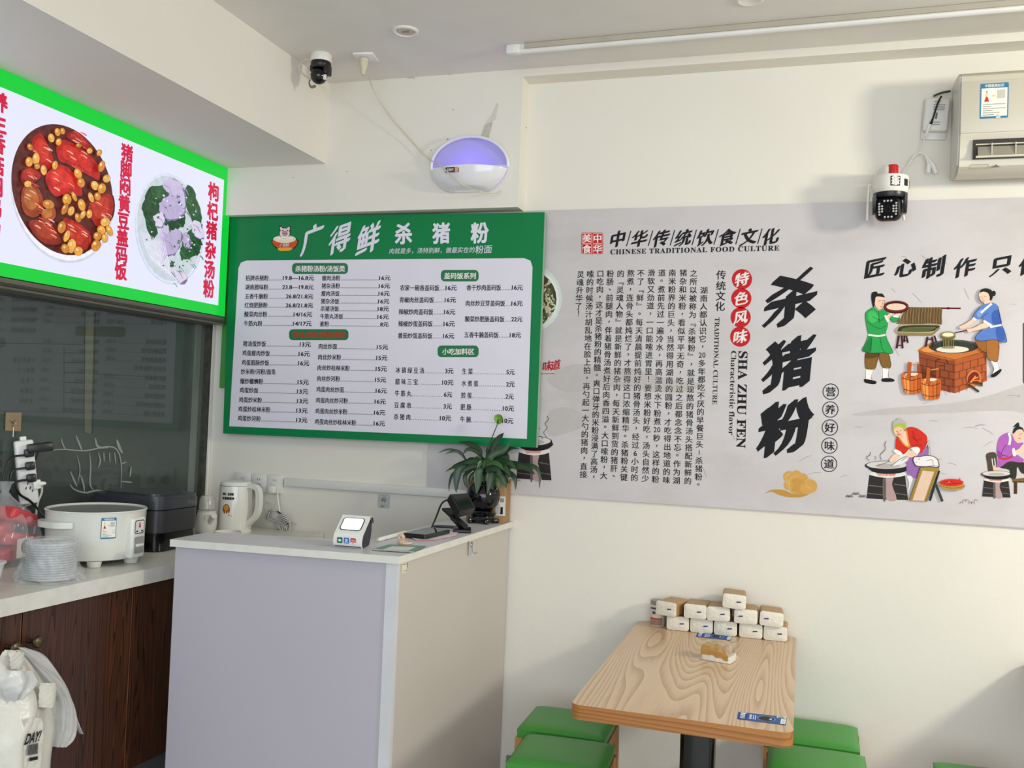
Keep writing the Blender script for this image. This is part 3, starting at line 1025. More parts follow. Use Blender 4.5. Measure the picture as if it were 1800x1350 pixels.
art(mb, ms, c4, [('s', OUT, 3, [(628, 872), (925, 945)]), ('s', OUT, 3, [(925, 945), (1180, 872)]), ('e', (206, 120, 70), 1080, 1095, 60, 68), ('p', (120, 30, 16), [(1030, 1130), (1035, 1080), (1070, 1045), (1110, 1050), (1125, 1100), (1120, 1120), (1070, 1140)]), ('s', (236, 130, 50), 12, [(1050, 1130), (1075, 1100), (1115, 1085)]), ('s', (240, 160, 70), 9, [(1060, 1125), (1090, 1075)]), ('s', (232, 110, 40), 10, [(1060, 1115), (1130, 1110)]),
                 ('s', (74, 52, 30), 18, [(1035, 1145), (1120, 1205)]), ('s', (104, 76, 44), 16, [(1060, 1130), (1150, 1155)]), ('s', (60, 42, 24), 14, [(1070, 1125), (1150, 1140)])])
for k in range(15):
    art(mb, ms, c4, [('s', ((66, 58, 30), (160, 146, 86))[k % 2], 3.5, [(826 + k * 6.4, 770), (826 + k * 6.4 + RND.uniform(-3, 3), 820), (826 + k * 6.4, 850)])])
art(mb, ms, c4, [('s', (88, 40, 36), 9, [(922, 722), (1035, 700)]), ('e', (104, 94, 50), 866, 750, 62, 30), ('e', (134, 122, 70), 866, 738, 62, 27), ('e', (226, 220, 190), 866, 738, 48, 17)])
mb.build('brick_stove_picture', mural, label='printed brown brick stove with a cauldron')
for nm, dx, dy in (('a', 0, 0), ('b', 155, 45)):
    mb = MB()
    mb.lvl = 110 if nm == 'a' else 140
    cc = (lambda q, dx=dx, dy=dy: c4((q[0] + dx, q[1] + dy)))
    art(mb, ms, cc, [('s', (150, 70, 26), 24, [(625, 965), (622, 1060)]), ('s', (206, 140, 76), 9, [(550, 985), (632, 972)]), ('e', (120, 52, 24), 568, 1062, 80, 22), ('e', (230, 214, 196), 572, 1062, 62, 13), ('p', (206, 104, 40), [(488, 1055), (568, 1085), (648, 1055), (640, 1208), (575, 1222), (508, 1208)]), ('p', (232, 146, 76), [(505, 1075), (545, 1085), (550, 1215), (520, 1208)]), ('p', (186, 86, 32), [(615, 1075), (645, 1062), (640, 1200), (618, 1208)]), ('s', (180, 84, 30), 30, [(552, 962), (542, 1100)]), ('s', (110, 48, 18), 3, [(566, 965), (558, 1105)]),
                     ('s', (120, 52, 20), 4, [(520, 1078), (528, 1212)]), ('s', (120, 52, 20), 4, [(552, 1090), (556, 1220)]), ('s', (120, 52, 20), 4, [(588, 1088), (588, 1220)]), ('s', (120, 52, 20), 4, [(620, 1075), (616, 1212)]), ('s', (80, 34, 14), 5, [(492, 1092), (568, 1112), (646, 1092)]), ('s', (80, 34, 14), 5, [(504, 1182), (572, 1200), (642, 1182)])])
    mb.build('bucket_picture', mural, label='printed wooden bucket')
mb = MB()
mb.lvl = 110
art(mb, ms, c4, [
    ('p', (236, 232, 228), [(1212, 945), (1270, 942), (1285, 1015), (1240, 1060), (1228, 1055), (1240, 1020)]), ('s', OUT, 3, [(1215, 950), (1240, 1015), (1228, 1055)]), ('s', OUT, 3, [(1266, 945), (1285, 1015)]), ('p', (20, 18, 18), [(1216, 1070), (1240, 1052), (1296, 1018), (1298, 1040), (1255, 1080), (1222, 1086)]),
    ('p', (150, 92, 40), [(1092, 762), (1180, 780), (1175, 880), (1110, 835)]), ('p', (164, 104, 48), [(1178, 780), (1280, 790), (1272, 948), (1228, 952), (1185, 920)]), ('s', OUT, 3, [(1178, 785), (1185, 920), (1228, 952), (1272, 948), (1280, 790)]),
    ('p', (88, 122, 192), [(1205, 675), (1305, 660), (1346, 790), (1300, 797), (1250, 780), (1190, 785), (1130, 790), (1086, 765), (1120, 720), (1150, 690)]), ('p', (58, 92, 168), [(1255, 690), (1300, 680), (1330, 780), (1270, 780)]),
    ('p', SK, [(1165, 465), (1208, 450), (1215, 490), (1172, 515)]),
    ('p', (88, 122, 192), [(1165, 490), (1230, 478), (1272, 505), (1290, 580), (1302, 655), (1210, 682), (1185, 640), (1140, 600), (1115, 612), (1063, 608), (1085, 560), (1128, 512)]), ('p', (120, 152, 212), [(1100, 570), (1135, 530), (1150, 560), (1120, 600)]), ('p', (58, 92, 168), [(1225, 560), (1280, 540), (1295, 650), (1230, 650)]),
    ('p', SK, [(1063, 608), (1092, 622), (1012, 682), (966, 690), (960, 668), (1010, 645)]), ('p', SK, [(1155, 640), (1212, 674), (1062, 716), (1030, 720), (1024, 690), (1080, 678)]), ('s', OUT, 2.5, [(1063, 608), (1010, 645), (960, 668)]), ('s', OUT, 2.5, [(1155, 640), (1080, 678), (1024, 690)]), ('s', OUT, 2.5, [(1210, 675), (1062, 716)]),
    ('s', (236, 234, 234), 18, [(1222, 485), (1180, 520), (1135, 560)]), ('s', (236, 234, 234), 18, [(1155, 625), (1225, 668)]), ('s', (236, 234, 234), 14, [(1065, 600), (1096, 618)]), ('s', (234, 232, 234), 14, [(1208, 678), (1306, 658)]),
    ('s', OUT, 3, [(1128, 512), (1085, 560), (1063, 606)]), ('s', OUT, 3, [(1272, 505), (1302, 655), (1346, 790), (1300, 797), (1250, 780), (1130, 790), (1086, 765), (1150, 690)]), ('s', OUT, 3, [(1140, 600), (1190, 560)]),
    ('p', SK, [(1120, 402), (1150, 385), (1195, 395), (1205, 440), (1182, 468), (1160, 482), (1132, 462), (1118, 430)]), ('p', hairc, [(1125, 395), (1140, 368), (1180, 360), (1222, 378), (1232, 420), (1222, 455), (1208, 458), (1204, 430), (1190, 400), (1155, 388)]), ('e', hairc, 1238, 402, 17, 22),
    ('s', OUT, 3, [(1126, 424), (1140, 426)]), ('s', OUT, 3, [(1160, 426), (1178, 424)]), ('s', (150, 60, 50), 4, [(1146, 464), (1162, 464)]), ('s', (140, 90, 70), 2.5, [(1148, 428), (1143, 448), (1152, 450)]), ('s', OUT, 2.5, [(1118, 430), (1132, 462), (1160, 482)])])
mb.build('blue_robe_figure', mural, label='printed woman in a blue robe with a ladle')
mb = MB()
mb.fill(ms, [c4(q) for q in rrect(1480, 635, 1760, 1140, 20)], pr((84, 78, 74)))
mb.build('grey_picture_panel', mural, label='dark grey panel at the frame edge')
mb = MB()
c5 = crop(1480, 670, 5.0)


def stove(mb, dx, dy, k, cr):
    q = lambda L: [(dx + a * k, dy + b * k) for a, b in L]
    P = [('p', (44, 40, 40), q([(240, 825), (400, 850), (555, 830), (582, 1045), (400, 1040), (215, 1030)]), 1), ('p', (176, 148, 146), q([(375, 845), (452, 845), (440, 910), (480, 1042), (392, 1040), (385, 930)])), ('p', (96, 90, 88), q([(360, 850), (385, 850), (385, 1038), (360, 1038)])), ('s', (104, 98, 96), 9 * k, q([(235, 915), (370, 930)])), ('s', (104, 98, 96), 9 * k, q([(455, 905), (560, 920)])), ('s', (104, 98, 96), 8 * k, q([(225, 985), (370, 1000)])), ('s', (104, 98, 96), 8 * k, q([(470, 985), (570, 1000)])),
         ('p', (226, 220, 214), q([(280, 800), (540, 800), (550, 830), (400, 850), (250, 825)]))]
    P += [('s', (214, 84, 62), 6 * k, q([(300 + i * 15, 800), (325 + i * 11, 832)])) for i in range(13)]
    P += [('p', (30, 28, 28), q([(203, 732), (300, 770), (592, 750), (540, 800), (400, 815), (270, 795)])), ('e', (38, 36, 36), dx + 396 * k, dy + 742 * k, 196 * k, 44 * k), ('e', (206, 202, 196), dx + 396 * k, dy + 736 * k, 180 * k, 34 * k), ('e', (176, 170, 164), dx + 400 * k, dy + 745 * k, 110 * k, 20 * k)]
    art(mb, ms, cr, P)


stove(mb, 0, 0, 1, c5)
for k in range(6):
    for r_ in (16, 10, 5):
        art(mb, ms, c5, [('s', (40, 38, 38), 3, [(50 + k * 29 + r_ * cos(pi * j / 6), 1020 - (22 if k in (2, 3) else 0) - r_ * 1.3 * sin(pi * j / 6)) for j in range(7)])])
art(mb, ms, c5, [('s', (60, 56, 54), 5, [(240, 700), (215, 670), (245, 650), (248, 622)]), ('s', (60, 56, 54), 5, [(345, 690), (335, 650), (380, 600), (375, 560), (388, 525)]), ('s', (60, 56, 54), 4, [(290, 690), (300, 670), (285, 658)]), ('s', (90, 86, 84), 4, [(310, 740), (380, 720), (420, 700)])])
mb.build('wok_stove_picture', mural, label='printed dark stove with a steaming wok')
mb = MB()
mb.lvl = 45
art(mb, ms, c5, [
    ('p', (150, 104, 170), [(575, 690), (640, 640), (720, 620), (748, 560), (757, 610), (740, 700), (660, 842), (600, 840), (568, 790)]), ('p', (226, 222, 222), [(570, 830), (620, 845), (605, 905), (575, 1000), (590, 900)]),
    ('p', (226, 222, 222), [(525, 640), (590, 600), (585, 680), (540, 720), (440, 745), (470, 700)]), ('p', SK, [(500, 480), (560, 440), (590, 560), (570, 600), (530, 540)]),
    ('p', (204, 44, 28), [(560, 422), (610, 402), (670, 420), (730, 465), (749, 500), (740, 560), (715, 610), (690, 632), (660, 592), (620, 578), (592, 590), (545, 642), (500, 622), (470, 592), (478, 490), (500, 492), (545, 555), (585, 570), (575, 500)]), ('s', (212, 150, 50), 12, [(500, 495), (550, 560), (590, 580)]), ('s', (212, 150, 50), 12, [(565, 430), (580, 520), (600, 590)]),
    ('s', (120, 20, 14), 4, [(610, 480), (650, 520), (700, 500)]), ('s', (120, 20, 14), 4, [(620, 440), (640, 500), (670, 540)]), ('s', (120, 20, 14), 4, [(590, 590), (650, 560), (700, 570)]),
    ('p', SK, [(460, 640), (510, 640), (480, 690), (440, 712), (415, 695)]), ('p', SK, [(600, 610), (670, 630), (640, 665), (580, 668), (560, 645)]), ('p', (240, 236, 230), [(455, 620), (470, 598), (522, 625), (518, 655)]), ('p', (240, 236, 230), [(605, 590), (660, 578), (686, 602), (662, 636)]),
    ('s', (170, 168, 166), 8, [(520, 700), (580, 660)]), ('s', OUT, 4, [(440, 740), (500, 690), (560, 660)]),
    ('p', (240, 190, 160), [(455, 420), (500, 398), (542, 425), (532, 470), (516, 496), (490, 487), (464, 465)]), ('p', (178, 172, 172), [(446, 390), (455, 350), (480, 340), (500, 320), (530, 338), (562, 362), (560, 385), (500, 372), (455, 402)]), ('p', (168, 186, 60), [(448, 402), (500, 368), (560, 385), (556, 428), (520, 405), (475, 402), (452, 428)]),
    ('s', OUT, 4, [(475, 442), (490, 440)]), ('s', OUT, 4, [(508, 434), (522, 432)]), ('s', (150, 40, 40), 6, [(482, 466), (498, 474), (514, 464)]), ('s', (150, 90, 70), 3, [(496, 440), (492, 456), (500, 458)])])
mb.build('red_robe_figure', mural, label='printed cook in a red robe at the wok')
mb = MB()
mb.lvl = 80
art(mb, ms, c5, [('s', OUT, 13, [(768, 655), (766, 590), (752, 545), (770, 522)]), ('s', (226, 220, 220), 7, [(768, 655), (766, 590), (752, 545), (770, 522)]), ('p', (70, 64, 64), [(622, 690), (632, 660), (682, 662), (720, 652), (780, 652), (834, 678), (852, 720), (848, 760), (780, 754), (660, 750), (630, 720)]), ('p', (230, 224, 224), [(628, 690), (638, 668), (682, 668), (720, 658), (780, 658), (828, 682), (844, 720), (840, 752), (780, 748), (664, 744), (636, 715)]), ('s', (90, 84, 84), 4, [(740, 700), (790, 690), (800, 740)]), ('s', OUT, 5, [(645, 712), (655, 714)]), ('s', OUT, 4, [(670, 690), (680, 680)])])
mb.build('white_cat_picture', mural, label='printed white cat lying down')
mb = MB()
mb.lvl = 92
art(mb, ms, c5, [('s', (36, 40, 36), 22, [(850, 785), (770, 1050)]), ('s', (50, 62, 52), 24, [(820, 900), (880, 1056)]), ('p', (164, 132, 60), [(688, 755), (852, 765), (740, 1056), (588, 1046)], 1), ('p', (222, 192, 170), [(706, 785), (808, 795), (718, 1052), (618, 1046)], 1), ('s', OUT, 3, [(688, 755), (852, 765), (742, 1056)]), ('s', OUT, 3, [(688, 755), (588, 1046)])])
for k in range(12):
    art(mb, ms, c5, [('s', (104, 80, 32), 3, [(684 - k * 8, 775 + k * 24), (692 - k * 8, 790 + k * 24)]), ('s', (104, 80, 32), 3, [(832 - k * 8.6, 785 + k * 24), (820 - k * 8.6, 800 + k * 24)])])
mb.build('easel_picture', mural, label='printed rope-framed easel board')
mb = MB()
mb.lvl = 130
art(mb, ms, c5, [('p', (176, 140, 70), [(850, 892), (960, 915), (1072, 905), (1060, 945), (980, 960), (890, 945)]), ('s', (110, 80, 30), 4, [(860, 915), (960, 940), (1068, 925)]), ('e', (206, 48, 36), 960, 890, 106, 32), ('p', (214, 40, 30), [(920, 880), (960, 858), (1020, 868), (1030, 845), (1038, 870), (1020, 895)]), ('s', (130, 20, 14), 4, [(880, 890), (940, 880), (1000, 895)]), ('s', (130, 20, 14), 4, [(920, 905), (980, 900), (1040, 895)]), ('s', (220, 170, 60), 5, [(930, 888), (945, 880)])])
mb.build('chilli_basket_picture', mural, label='printed basket of red chillies')
mb = MB()
art(mb, ms, c5, [('s', (66, 46, 26), 30, [(1525, 880), (1525, 990)]), ('p', (120, 92, 48), [(1490, 860), (1600, 850), (1900, 840), (1900, 900), (1500, 885)], 1), ('s', (70, 50, 28), 10, [(1500, 885), (1900, 890)]), ('s', (60, 54, 44), 30, [(1285, 650), (1345, 640)]), ('p', (74, 66, 54), [(1268, 640), (1350, 628), (1362, 720), (1350, 800), (1290, 800), (1275, 720)]), ('s', (226, 220, 212), 8, [(1318, 680), (1328, 750)]), ('s', (226, 220, 212), 8, [(1340, 678), (1350, 748)]),
                 ('p', (226, 190, 160), [(1330, 740), (1390, 780), (1440, 810), (1430, 830), (1340, 800)]), ('p', (48, 46, 38), [(1390, 760), (1440, 715), (1500, 705), (1620, 720), (1640, 800), (1580, 810), (1540, 750), (1530, 850), (1480, 850), (1470, 780)]),
                 ('p', (168, 92, 178), [(1362, 560), (1380, 500), (1420, 465), (1470, 452), (1500, 490), (1540, 545), (1590, 540), (1600, 600), (1540, 640), (1600, 690), (1570, 715), (1470, 705), (1400, 750), (1364, 750), (1370, 680), (1358, 620)]), ('p', (138, 66, 150), [(1365, 600), (1400, 640), (1400, 680), (1370, 670)]), ('s', (190, 50, 60), 18, [(1375, 670), (1430, 685), (1500, 660)]), ('s', (234, 228, 220), 20, [(1465, 455), (1478, 500), (1470, 560)]),
                 ('s', (60, 20, 70), 4, [(1440, 560), (1400, 640), (1460, 660)]), ('p', SK, [(1515, 620), (1560, 590), (1590, 555), (1620, 570), (1620, 620), (1560, 640), (1520, 650)]), ('p', (238, 234, 226), [(1495, 600), (1515, 590), (1530, 650), (1505, 655)]), ('p', (240, 186, 164), [(1500, 470), (1530, 425), (1590, 420), (1600, 480), (1585, 515), (1560, 540), (1525, 530)]), ('p', (24, 40, 38), [(1500, 450), (1512, 415), (1530, 400), (1505, 405), (1520, 385), (1550, 362), (1562, 398), (1590, 412), (1600, 450), (1580, 425), (1540, 428), (1510, 460)]), ('s', OUT, 4, [(1560, 470), (1585, 460)]), ('s', OUT, 4, [(1550, 500), (1570, 505)])])
stove(mb, 1085, 312, .68, c5)
art(mb, ms, c5, [('s', (40, 38, 38), 3, [(1050 + k * 25 + 14 * cos(pi * j / 6), 1078 - (20 if k in (1, 2, 5) else 0) - 18 * sin(pi * j / 6)) for j in range(7)]) for k in range(6)])
mb.build('purple_robe_figure', mural, label='printed man in a purple robe beside a stove')
mb = MB()
c6 = crop(740, 360, 2.5)
stove(mb, 0, 0, 1, lambda q: c6((430 + (q[0] - 240) * .42, 1040 + (q[1] - 740) * .56)))
for pts in ([(525, 985), (510, 975), (512, 955), (518, 945), (508, 940)], [(555, 1025), (540, 1000), (556, 980), (545, 962), (560, 945), (556, 928)], [(535, 1030), (528, 1015)]):
    mb.stroke(ms, [c6(q) for q in catmull([Vector(p) for p in pts], 4)], .9, pr((70, 66, 64)))
mb.build('faded_stove_picture', mural, label='printed ink stove behind the pot plant')
mb = MB()
art(mb, ms, c6, [('e', (206, 218, 212), 470, 412, 150, 152), ('e', (228, 230, 226), 470, 412, 136, 138), ('e', (70, 64, 46), 470, 415, 126, 128)])
for k in range(70):
    x, y = RND.uniform(520, 580), RND.uniform(330, 500)
    art(mb, ms, c6, [('s', ((188, 176, 140), (120, 106, 74), (64, 92, 52), (210, 204, 180))[k % 4], 7, [(x, y), (x + RND.uniform(-16, 16), y + 10), (x + RND.uniform(-20, 14), y + 26)])])
mb.build('bowl_photo', mural, label='round bowl photo half behind the green menu board')
mb = MB()
for c, x, y in (('好', 485, 710), ('味', 555, 708), ('道', 592, 704)):
    mb.char(ms, c, c6((x, y)), 46 / 2.5, pr((176, 36, 44)), bold=.03, xs=.1, ys=.2)
mb.stroke(ms, [c6((440, 746)), c6((620, 740))], 1.2, pr((176, 36, 44)))
mb.build('red_brush_lettering', mural, label='red brush characters beside the menu board')

# ================================================================== green menu board
GREEN = mat('board_green', (0, 122, 66), .24, noise=.03, bump=.04, bscale=500, spec=.28)
BOARDW = mat('board_white', (225, 220, 231), .3, noise=.015, spec=.3)
bs = ysurf(BOARD_Y)
t = thing('menu_board', 'large green and white printed price board on the back wall', 'menu board', (ony(660, 775, BOARD_Y) + Vector((0, 0, 0))))
q = [(405, 381), (957.5, 373), (942.5, 787), (392, 762)]
MB().prism([bs[0](*p) for p in q], (0, .028, 0), GREEN, mat('board_edge', (150, 170, 150), .5)).build('board_panel', t)
mb = MB()
bl, br_ = crop(390, 370, 3.2138), crop(670, 370, 3.2138)
tl, tr_, b_r, b_l = bl((95, 282)), br_((858, 269)), br_((823, 1290)), bl((42, 1219))
tl2 = [(tl[0] - .3, tl[1] + 14), (tl[0] + 4, tl[1] + 4), (tl[0] + 14, tl[1] + .2)]
tr2 = [(tr_[0] - 16, tr_[1]), (tr_[0] - 4.5, tr_[1] + 4.5), (tr_[0] - .8, tr_[1] + 16)]
mb.fill(bs, tl2 + tr2 + [b_r, b_l], BOARDW)
mb.build('white_field', t, label='pale lavender-white price field')
LET = pr((22, 24, 26))
L0 = 40


def menu(name, lines, cl, cr_, h, en=26., dp=2.0, ds=1.05, label=None):
    for s, x0, y0, x1, y1 in lines:
        mb = MB()
        mb.lvl = 4
        nm = s.split('.')[0] if '..' in s else s
        pc = s[s.rindex('..') + 2:].lstrip('.').strip() if '..' in s else ''
        adv = lambda q: sum(1. if ord(c) > 0x2e00 or c == '—' else .27 if c in ' ./' else .53 for c in q)
        A, B = cl((x0, y0)), cr_((x1, y1))
        L = B[0] - A[0]
        sl = (B[1] - A[1]) / L
        at = lambda k, d=0: (A[0] + k, A[1] + sl * k + d)
        nw = adv(nm) * en / 3.2138 if pc else L
        mb.text(bs, nm, A, at(nw), h * 1.04 / 3.2138, LET, bold=.023)
        if pc:
            mb.lvl = 4
            pw = adv(pc) * 31 / 3.2138
            mb.text(bs, pc, at(L - pw), B, h * .93 / 3.2138, LET, bold=.030)
            k = nw + .8
            dy = h * .36 / 3.2138
            while k < L - pw - .6:
                mb.lvl = 4
                p = at(k, dy)
                mb.fill(bs, [(p[0], p[1] - .55), (p[0] + ds, p[1] - .55), (p[0] + ds, p[1] + .55), (p[0], p[1] + .55)], LET)
                k += dp
        mb.build('price_line', t, label=label)


menu('price_list', [('招牌杀猪粉.......19.8—16.8元', 135, 382, 522, 382), ('湖南腊味粉.......23.8—19.8元', 133, 433, 519, 434), ('五香牛腩粉........ 26.8/21.8元', 131, 485, 517, 486), ('红烧肥肠粉........ 26.8/21.8元', 129, 535, 516, 537), ('酸菜肉丝粉..............14/16元', 127, 586, 511, 588), ('牛筋丸粉.................14/17元', 125, 638, 508, 640)], bl, bl, 30)
menu('price_list', [('瘦肉汤粉....................16元', 566, 382, 953, 382), ('猪杂汤粉....................16元', 564, 426, 951, 427), ('瘦肉汤饭....................16元', 562, 469, 949, 470), ('猪杂汤饭....................16元', 560, 513, 947, 514), ('杀猪汤饭....................18元', 558, 555, 945, 557), ('牛筋丸汤饭.................16元', 556, 598, 943, 601), ('素粉........................... 8元', 554, 641, 942, 644)], bl, bl, 29)
menu('price_list', [('猪油蛋炒饭..................13元', 120, 752, 504, 758), ('鸡蛋瘦肉炒饭...............16元', 116, 805, 498, 811), ('鸡蛋腊肠炒饭...............16元', 112, 859, 495, 864), ('炒米粉/河粉/面条', 108, 910, 306, 912), ('爆炒螺蛳粉..................15元', 104, 964, 492, 971), ('鸡蛋炒面.....................13元', 101, 1015, 489, 1024), ('鸡蛋炒米粉..................13元', 97, 1069, 489, 1078), ('鸡蛋炒桂林米粉............13元', 93, 1121, 485, 1132), ('鸡蛋炒河粉..................13元', 90, 1173, 484, 1186)], bl, bl, 31)
menu('price_list', [('肉丝炒面.....................15元', 547, 767, 940, 773), ('肉丝炒米粉..................15元', 544, 828, 936, 834), ('肉丝炒桂林米粉............15元', 541, 888, 933, 896), ('肉丝炒河粉..................15元', 538, 949, 929, 958), ('鸡蛋肉丝炒面...............16元', 534, 1010, 933, 1020), ('鸡蛋肉丝炒河粉............16元', 531, 1072, 927, 1081), ('鸡蛋肉丝炒米粉............16元', 528, 1133, 924, 1143), ('鸡蛋肉丝炒桂林米粉......16元', 525, 1193, 922, 1205)], bl, bl, 31)
menu('price_list', [('农家一碗香盖码饭....16元', 107, 437, 428, 438), ('青椒肉丝盖码饭.......16元', 104, 505, 423, 506), ('辣椒炒肉盖码饭.......16元', 100, 572, 420, 574), ('辣椒炒蛋盖码饭.......16元', 97, 640, 417, 641), ('番茄炒蛋盖码饭.......16元', 95, 707, 414, 710)], br_, br_, 32, 27.8, 2.9, 1.2)
menu('price_list', [('香干炒肉盖码饭.....16元', 483, 436, 802, 436), ('肉丝炒豆芽盖码饭..16元', 478, 524, 800, 526), ('酸菜炒肥肠盖码饭..22元', 474, 613, 799, 615), ('五香牛腩盖码饭.....18元', 470, 702, 791, 705)], br_, br_, 32, 27.8, 2.9, 1.2)
menu('price_list', [('冰 镇 绿 豆 汤.......3元', 82, 901, 409, 908), ('腊 味 三 宝........10元', 80, 966, 409, 973), ('牛 筋 丸............6元', 78, 1032, 402, 1041), ('豆 腐 串............3元', 75, 1099, 400, 1108), ('杀 猪 肉...........10元', 72, 1165, 396, 1175)], br_, br_, 33, 26.5, 4.0, 1.3)
menu('price_list', [('生 菜............ 5元', 458, 909, 755, 914), ('水 煮 蛋...........2元', 455, 976, 754, 983), ('煎 蛋............ 2元', 452, 1044, 750, 1052), ('肥 肠............10元', 449, 1111, 751, 1120), ('牛 腩............10元', 447, 1179, 748, 1190)], br_, br_, 33, 26.5, 4.0, 1.3)
PILL = mat('pill_green', (8, 112, 66), .35, noise=.03)
for cr_, x0, y0, x1, y1, s, ink, tx0, tx1 in ((bl, 397, 297, 713, 359, '杀猪粉汤粉/汤饭类', WHI, 416, 697), (bl, 380, 671, 716, 733, '炒饭/米粉/河粉/面条', pr((178, 58, 30)), 400, 700), (br_, 338, 336, 551, 401, '盖码饭系列', WHI, 356, 536), (br_, 319, 763, 551, 829, '小吃加料区', WHI, 345, 527)):
    mb = MB()
    mb.lvl = 4
    mb.fill(bs, [cr_(p) for p in rrect(x0, y0, x1, y1, 22)], PILL)
    pl = mb.build('section_pill', t, label='rounded green heading with white text' if ink is WHI else 'rounded green heading with red text')
    mb = MB()
    mb.lvl = 8
    ym = (y0 + y1) / 2
    mb.text(bs, s, cr_((tx0, ym + 1)), cr_((tx1, ym + 1)), 36 / 3.2138, ink, bold=.03)
    mb.build('heading_lettering', pl)
mb = MB()
HW = pr((226, 222, 236))
for c, x, y, s in (('广', 512, 160, 168), ('得', 668, 158, 168), ('鲜', 828, 158, 178)):
    mb = MB()
    mb.char(bs, c, bl((x, y)), s / 3.2138, HW, bold=(.032, .020), xs=.2, ys=.22, wide=.82)
    mb.build('header_character', t, label='white brush character of the shop name')
for c, x, y, s in (('杀', 127, 131, 122), ('猪', 340, 128, 122), ('粉', 557, 126, 122)):
    mb = MB()
    mb.char(bs, c, br_((x, y)), s / 3.2138, HW, bold=.035, wide=.88)
    mb.build('header_character', t, label='white block character of the header')
mb = MB()
mb.text(bs, '肉就是多，汤特别鲜，做最实在的', br_((48, 230)), br_((528, 222)), 33 / 3.2138, HW, bold=-.004, xs=.15)
mb.text(bs, '粉面', br_((533, 222)), br_((626, 217)), 46 / 3.2138, HW, bold=.005, xs=.1)
mb.build('tagline_lettering', t, label='thin white tagline')
mb = MB()
art(mb, bs, bl, [('p', OUT, [(288, 165), (425, 162), (420, 205), (385, 225), (355, 232), (325, 225), (294, 200)]), ('p', (204, 84, 38), [(292, 168), (420, 165), (414, 204), (380, 218), (335, 218), (300, 200)]), ('p', (226, 168, 56), [(318, 212), (395, 210), (385, 226), (330, 228)]), ('e', (232, 220, 190), 356, 162, 62, 22), ('e', OUT, 356, 130, 31, 32), ('p', OUT, [(325, 115), (328, 85), (348, 102)]), ('p', OUT, [(364, 102), (384, 86), (388, 116)]), ('p', (232, 202, 204), [(330, 110), (331, 91), (346, 104)]), ('p', (232, 202, 204), [(366, 104), (382, 91), (384, 112)]), ('e', (236, 206, 208), 356, 130, 28, 29), ('e', OUT, 357, 130, 15, 13), ('e', (226, 176, 182), 357, 130, 12, 10), ('e', OUT, 352, 130, 3, 5), ('e', OUT, 363, 130, 3, 5), ('e', OUT, 345, 114, 4, 4), ('e', OUT, 371, 114, 4, 4)]
    + [('s', (250, 246, 230), 4, [(305 + k * 14 + 12 * cos(pi * j / 6), 170 - 18 * sin(pi * j / 6)) for j in range(7)]) for k in range(8)])
mb.text(bs, '广得鲜', bl((330, 196)), bl((380, 196)), 20 / 3.2138, HW, bold=.01, ys=.2)
mb.build('pig_bowl_logo', t, label='round pig-in-a-noodle-bowl emblem')

a, b_ = ony(390, 569, 3.9), ony(387, 682, 3.9)
MB().span(b_.x, b_.x + .3, 3.893, 3.899, b_.z, 2.44, mat('old_green_sheet', (72, 150, 62), .25)).build('green_backing_sheet', label='brighter green sheet peeking out behind the price board', cat='sheet')
# ================================================================== kitchen cabinet and worktop
W_DARK = woodmat('dark_walnut_laminate', (82, 48, 31), (34, 19, 12), axis='Z', distort=3.0, rough=.35, stretch=.035, big=15.)
M_stone = mat('pale_stone_worktop', (214, 211, 202), .3, noise=.06, scale=25)
e0, e1 = onz(0, 1054, TOP), onz(305, 991, TOP)
ed = (e1 - e0) / (e1.y - e0.y)


def edge(y, inset=0.):
    p = e0 + ed * (y - e0.y)
    return Vector((p.x - inset, y, TOP))


mb = MB()
mb.prism([Vector((LW + .002, 1.2, TOP)), edge(1.2), edge(3.91), Vector((LW + .002, 3.91, TOP))][::-1], (0, 0, -.052), M_stone)
mb.build('worktop', label='pale stone worktop along the smoky glass wall', cat='worktop')
t = thing('base_cabinet', 'dark walnut-grain base cabinet with round knobs under the pale worktop', 'cabinet', (-2.45, 2.5, 0))
CF = .03


def cab(y0, y1, z0, z1, th, m, name, off=0., par=None, lab=None):
    a, b_ = edge(y0, CF + off), edge(y1, CF + off)
    mb = MB()
    p = [Vector((a.x, a.y, z0)), Vector((b_.x, b_.y, z0)), Vector((b_.x, b_.y, z1)), Vector((a.x, a.y, z1))]
    mb.prism(p, (-th, 0, 0), m)
    return mb.build(name, par or t, label=lab)


cab(1.25, 3.88, .30, TOP - .056, .30, W_DARK, 'cabinet_body', .02)
cab(1.25, 3.88, 0, .298, .24, mat('grey_plinth_tile', (92, 92, 92), .4, noise=.15), 'plinth', .035)
seam = [1.3, 1.78, onx(40, 1075, edge(2.3, CF).x).y, onx(236, 1035, edge(2.8, CF).x).y, 3.3, 3.86]
doors = []
for i in range(5):
    doors.append(cab(seam[i] + .003, seam[i + 1] - .003, .31, TOP - .062, .018, W_DARK, 'door', 0.))
M_seam2 = mat('light_door_edge', (122, 78, 52), .4)
for i in range(1, 5):
    a = edge(seam[i], CF - .001)
    MB().span(a.x - .016, a.x, a.y - .0045, a.y - .0022, .31, TOP - .064, M_seam2).build('edge_band', doors[i - 1])
M_knob = mat('antique_brass', (104, 92, 70), .35, metal=.85, noise=.2, scale=40)
knobp = []
for (px_, py_), d in (((62, 1128), doors[2]), ((25, 1138), doors[1])):
    p = onx(px_, py_, edge(2.3, CF).x + .02)
    a = edge(p.y, CF)
    c = Vector((a.x, p.y, p.z))
    knobp.append(c)
    R = Matrix.Rotation(radians(90), 3, 'Y')
    MB().lathe([(.008, 0), (.006, .012), (.008, .016), (.016, .022), (.0185, .029), (.016, .036), (.009, .040), (0, .041)], c, M_knob, 24, R).build('knob', d, label='round antique brass knob')

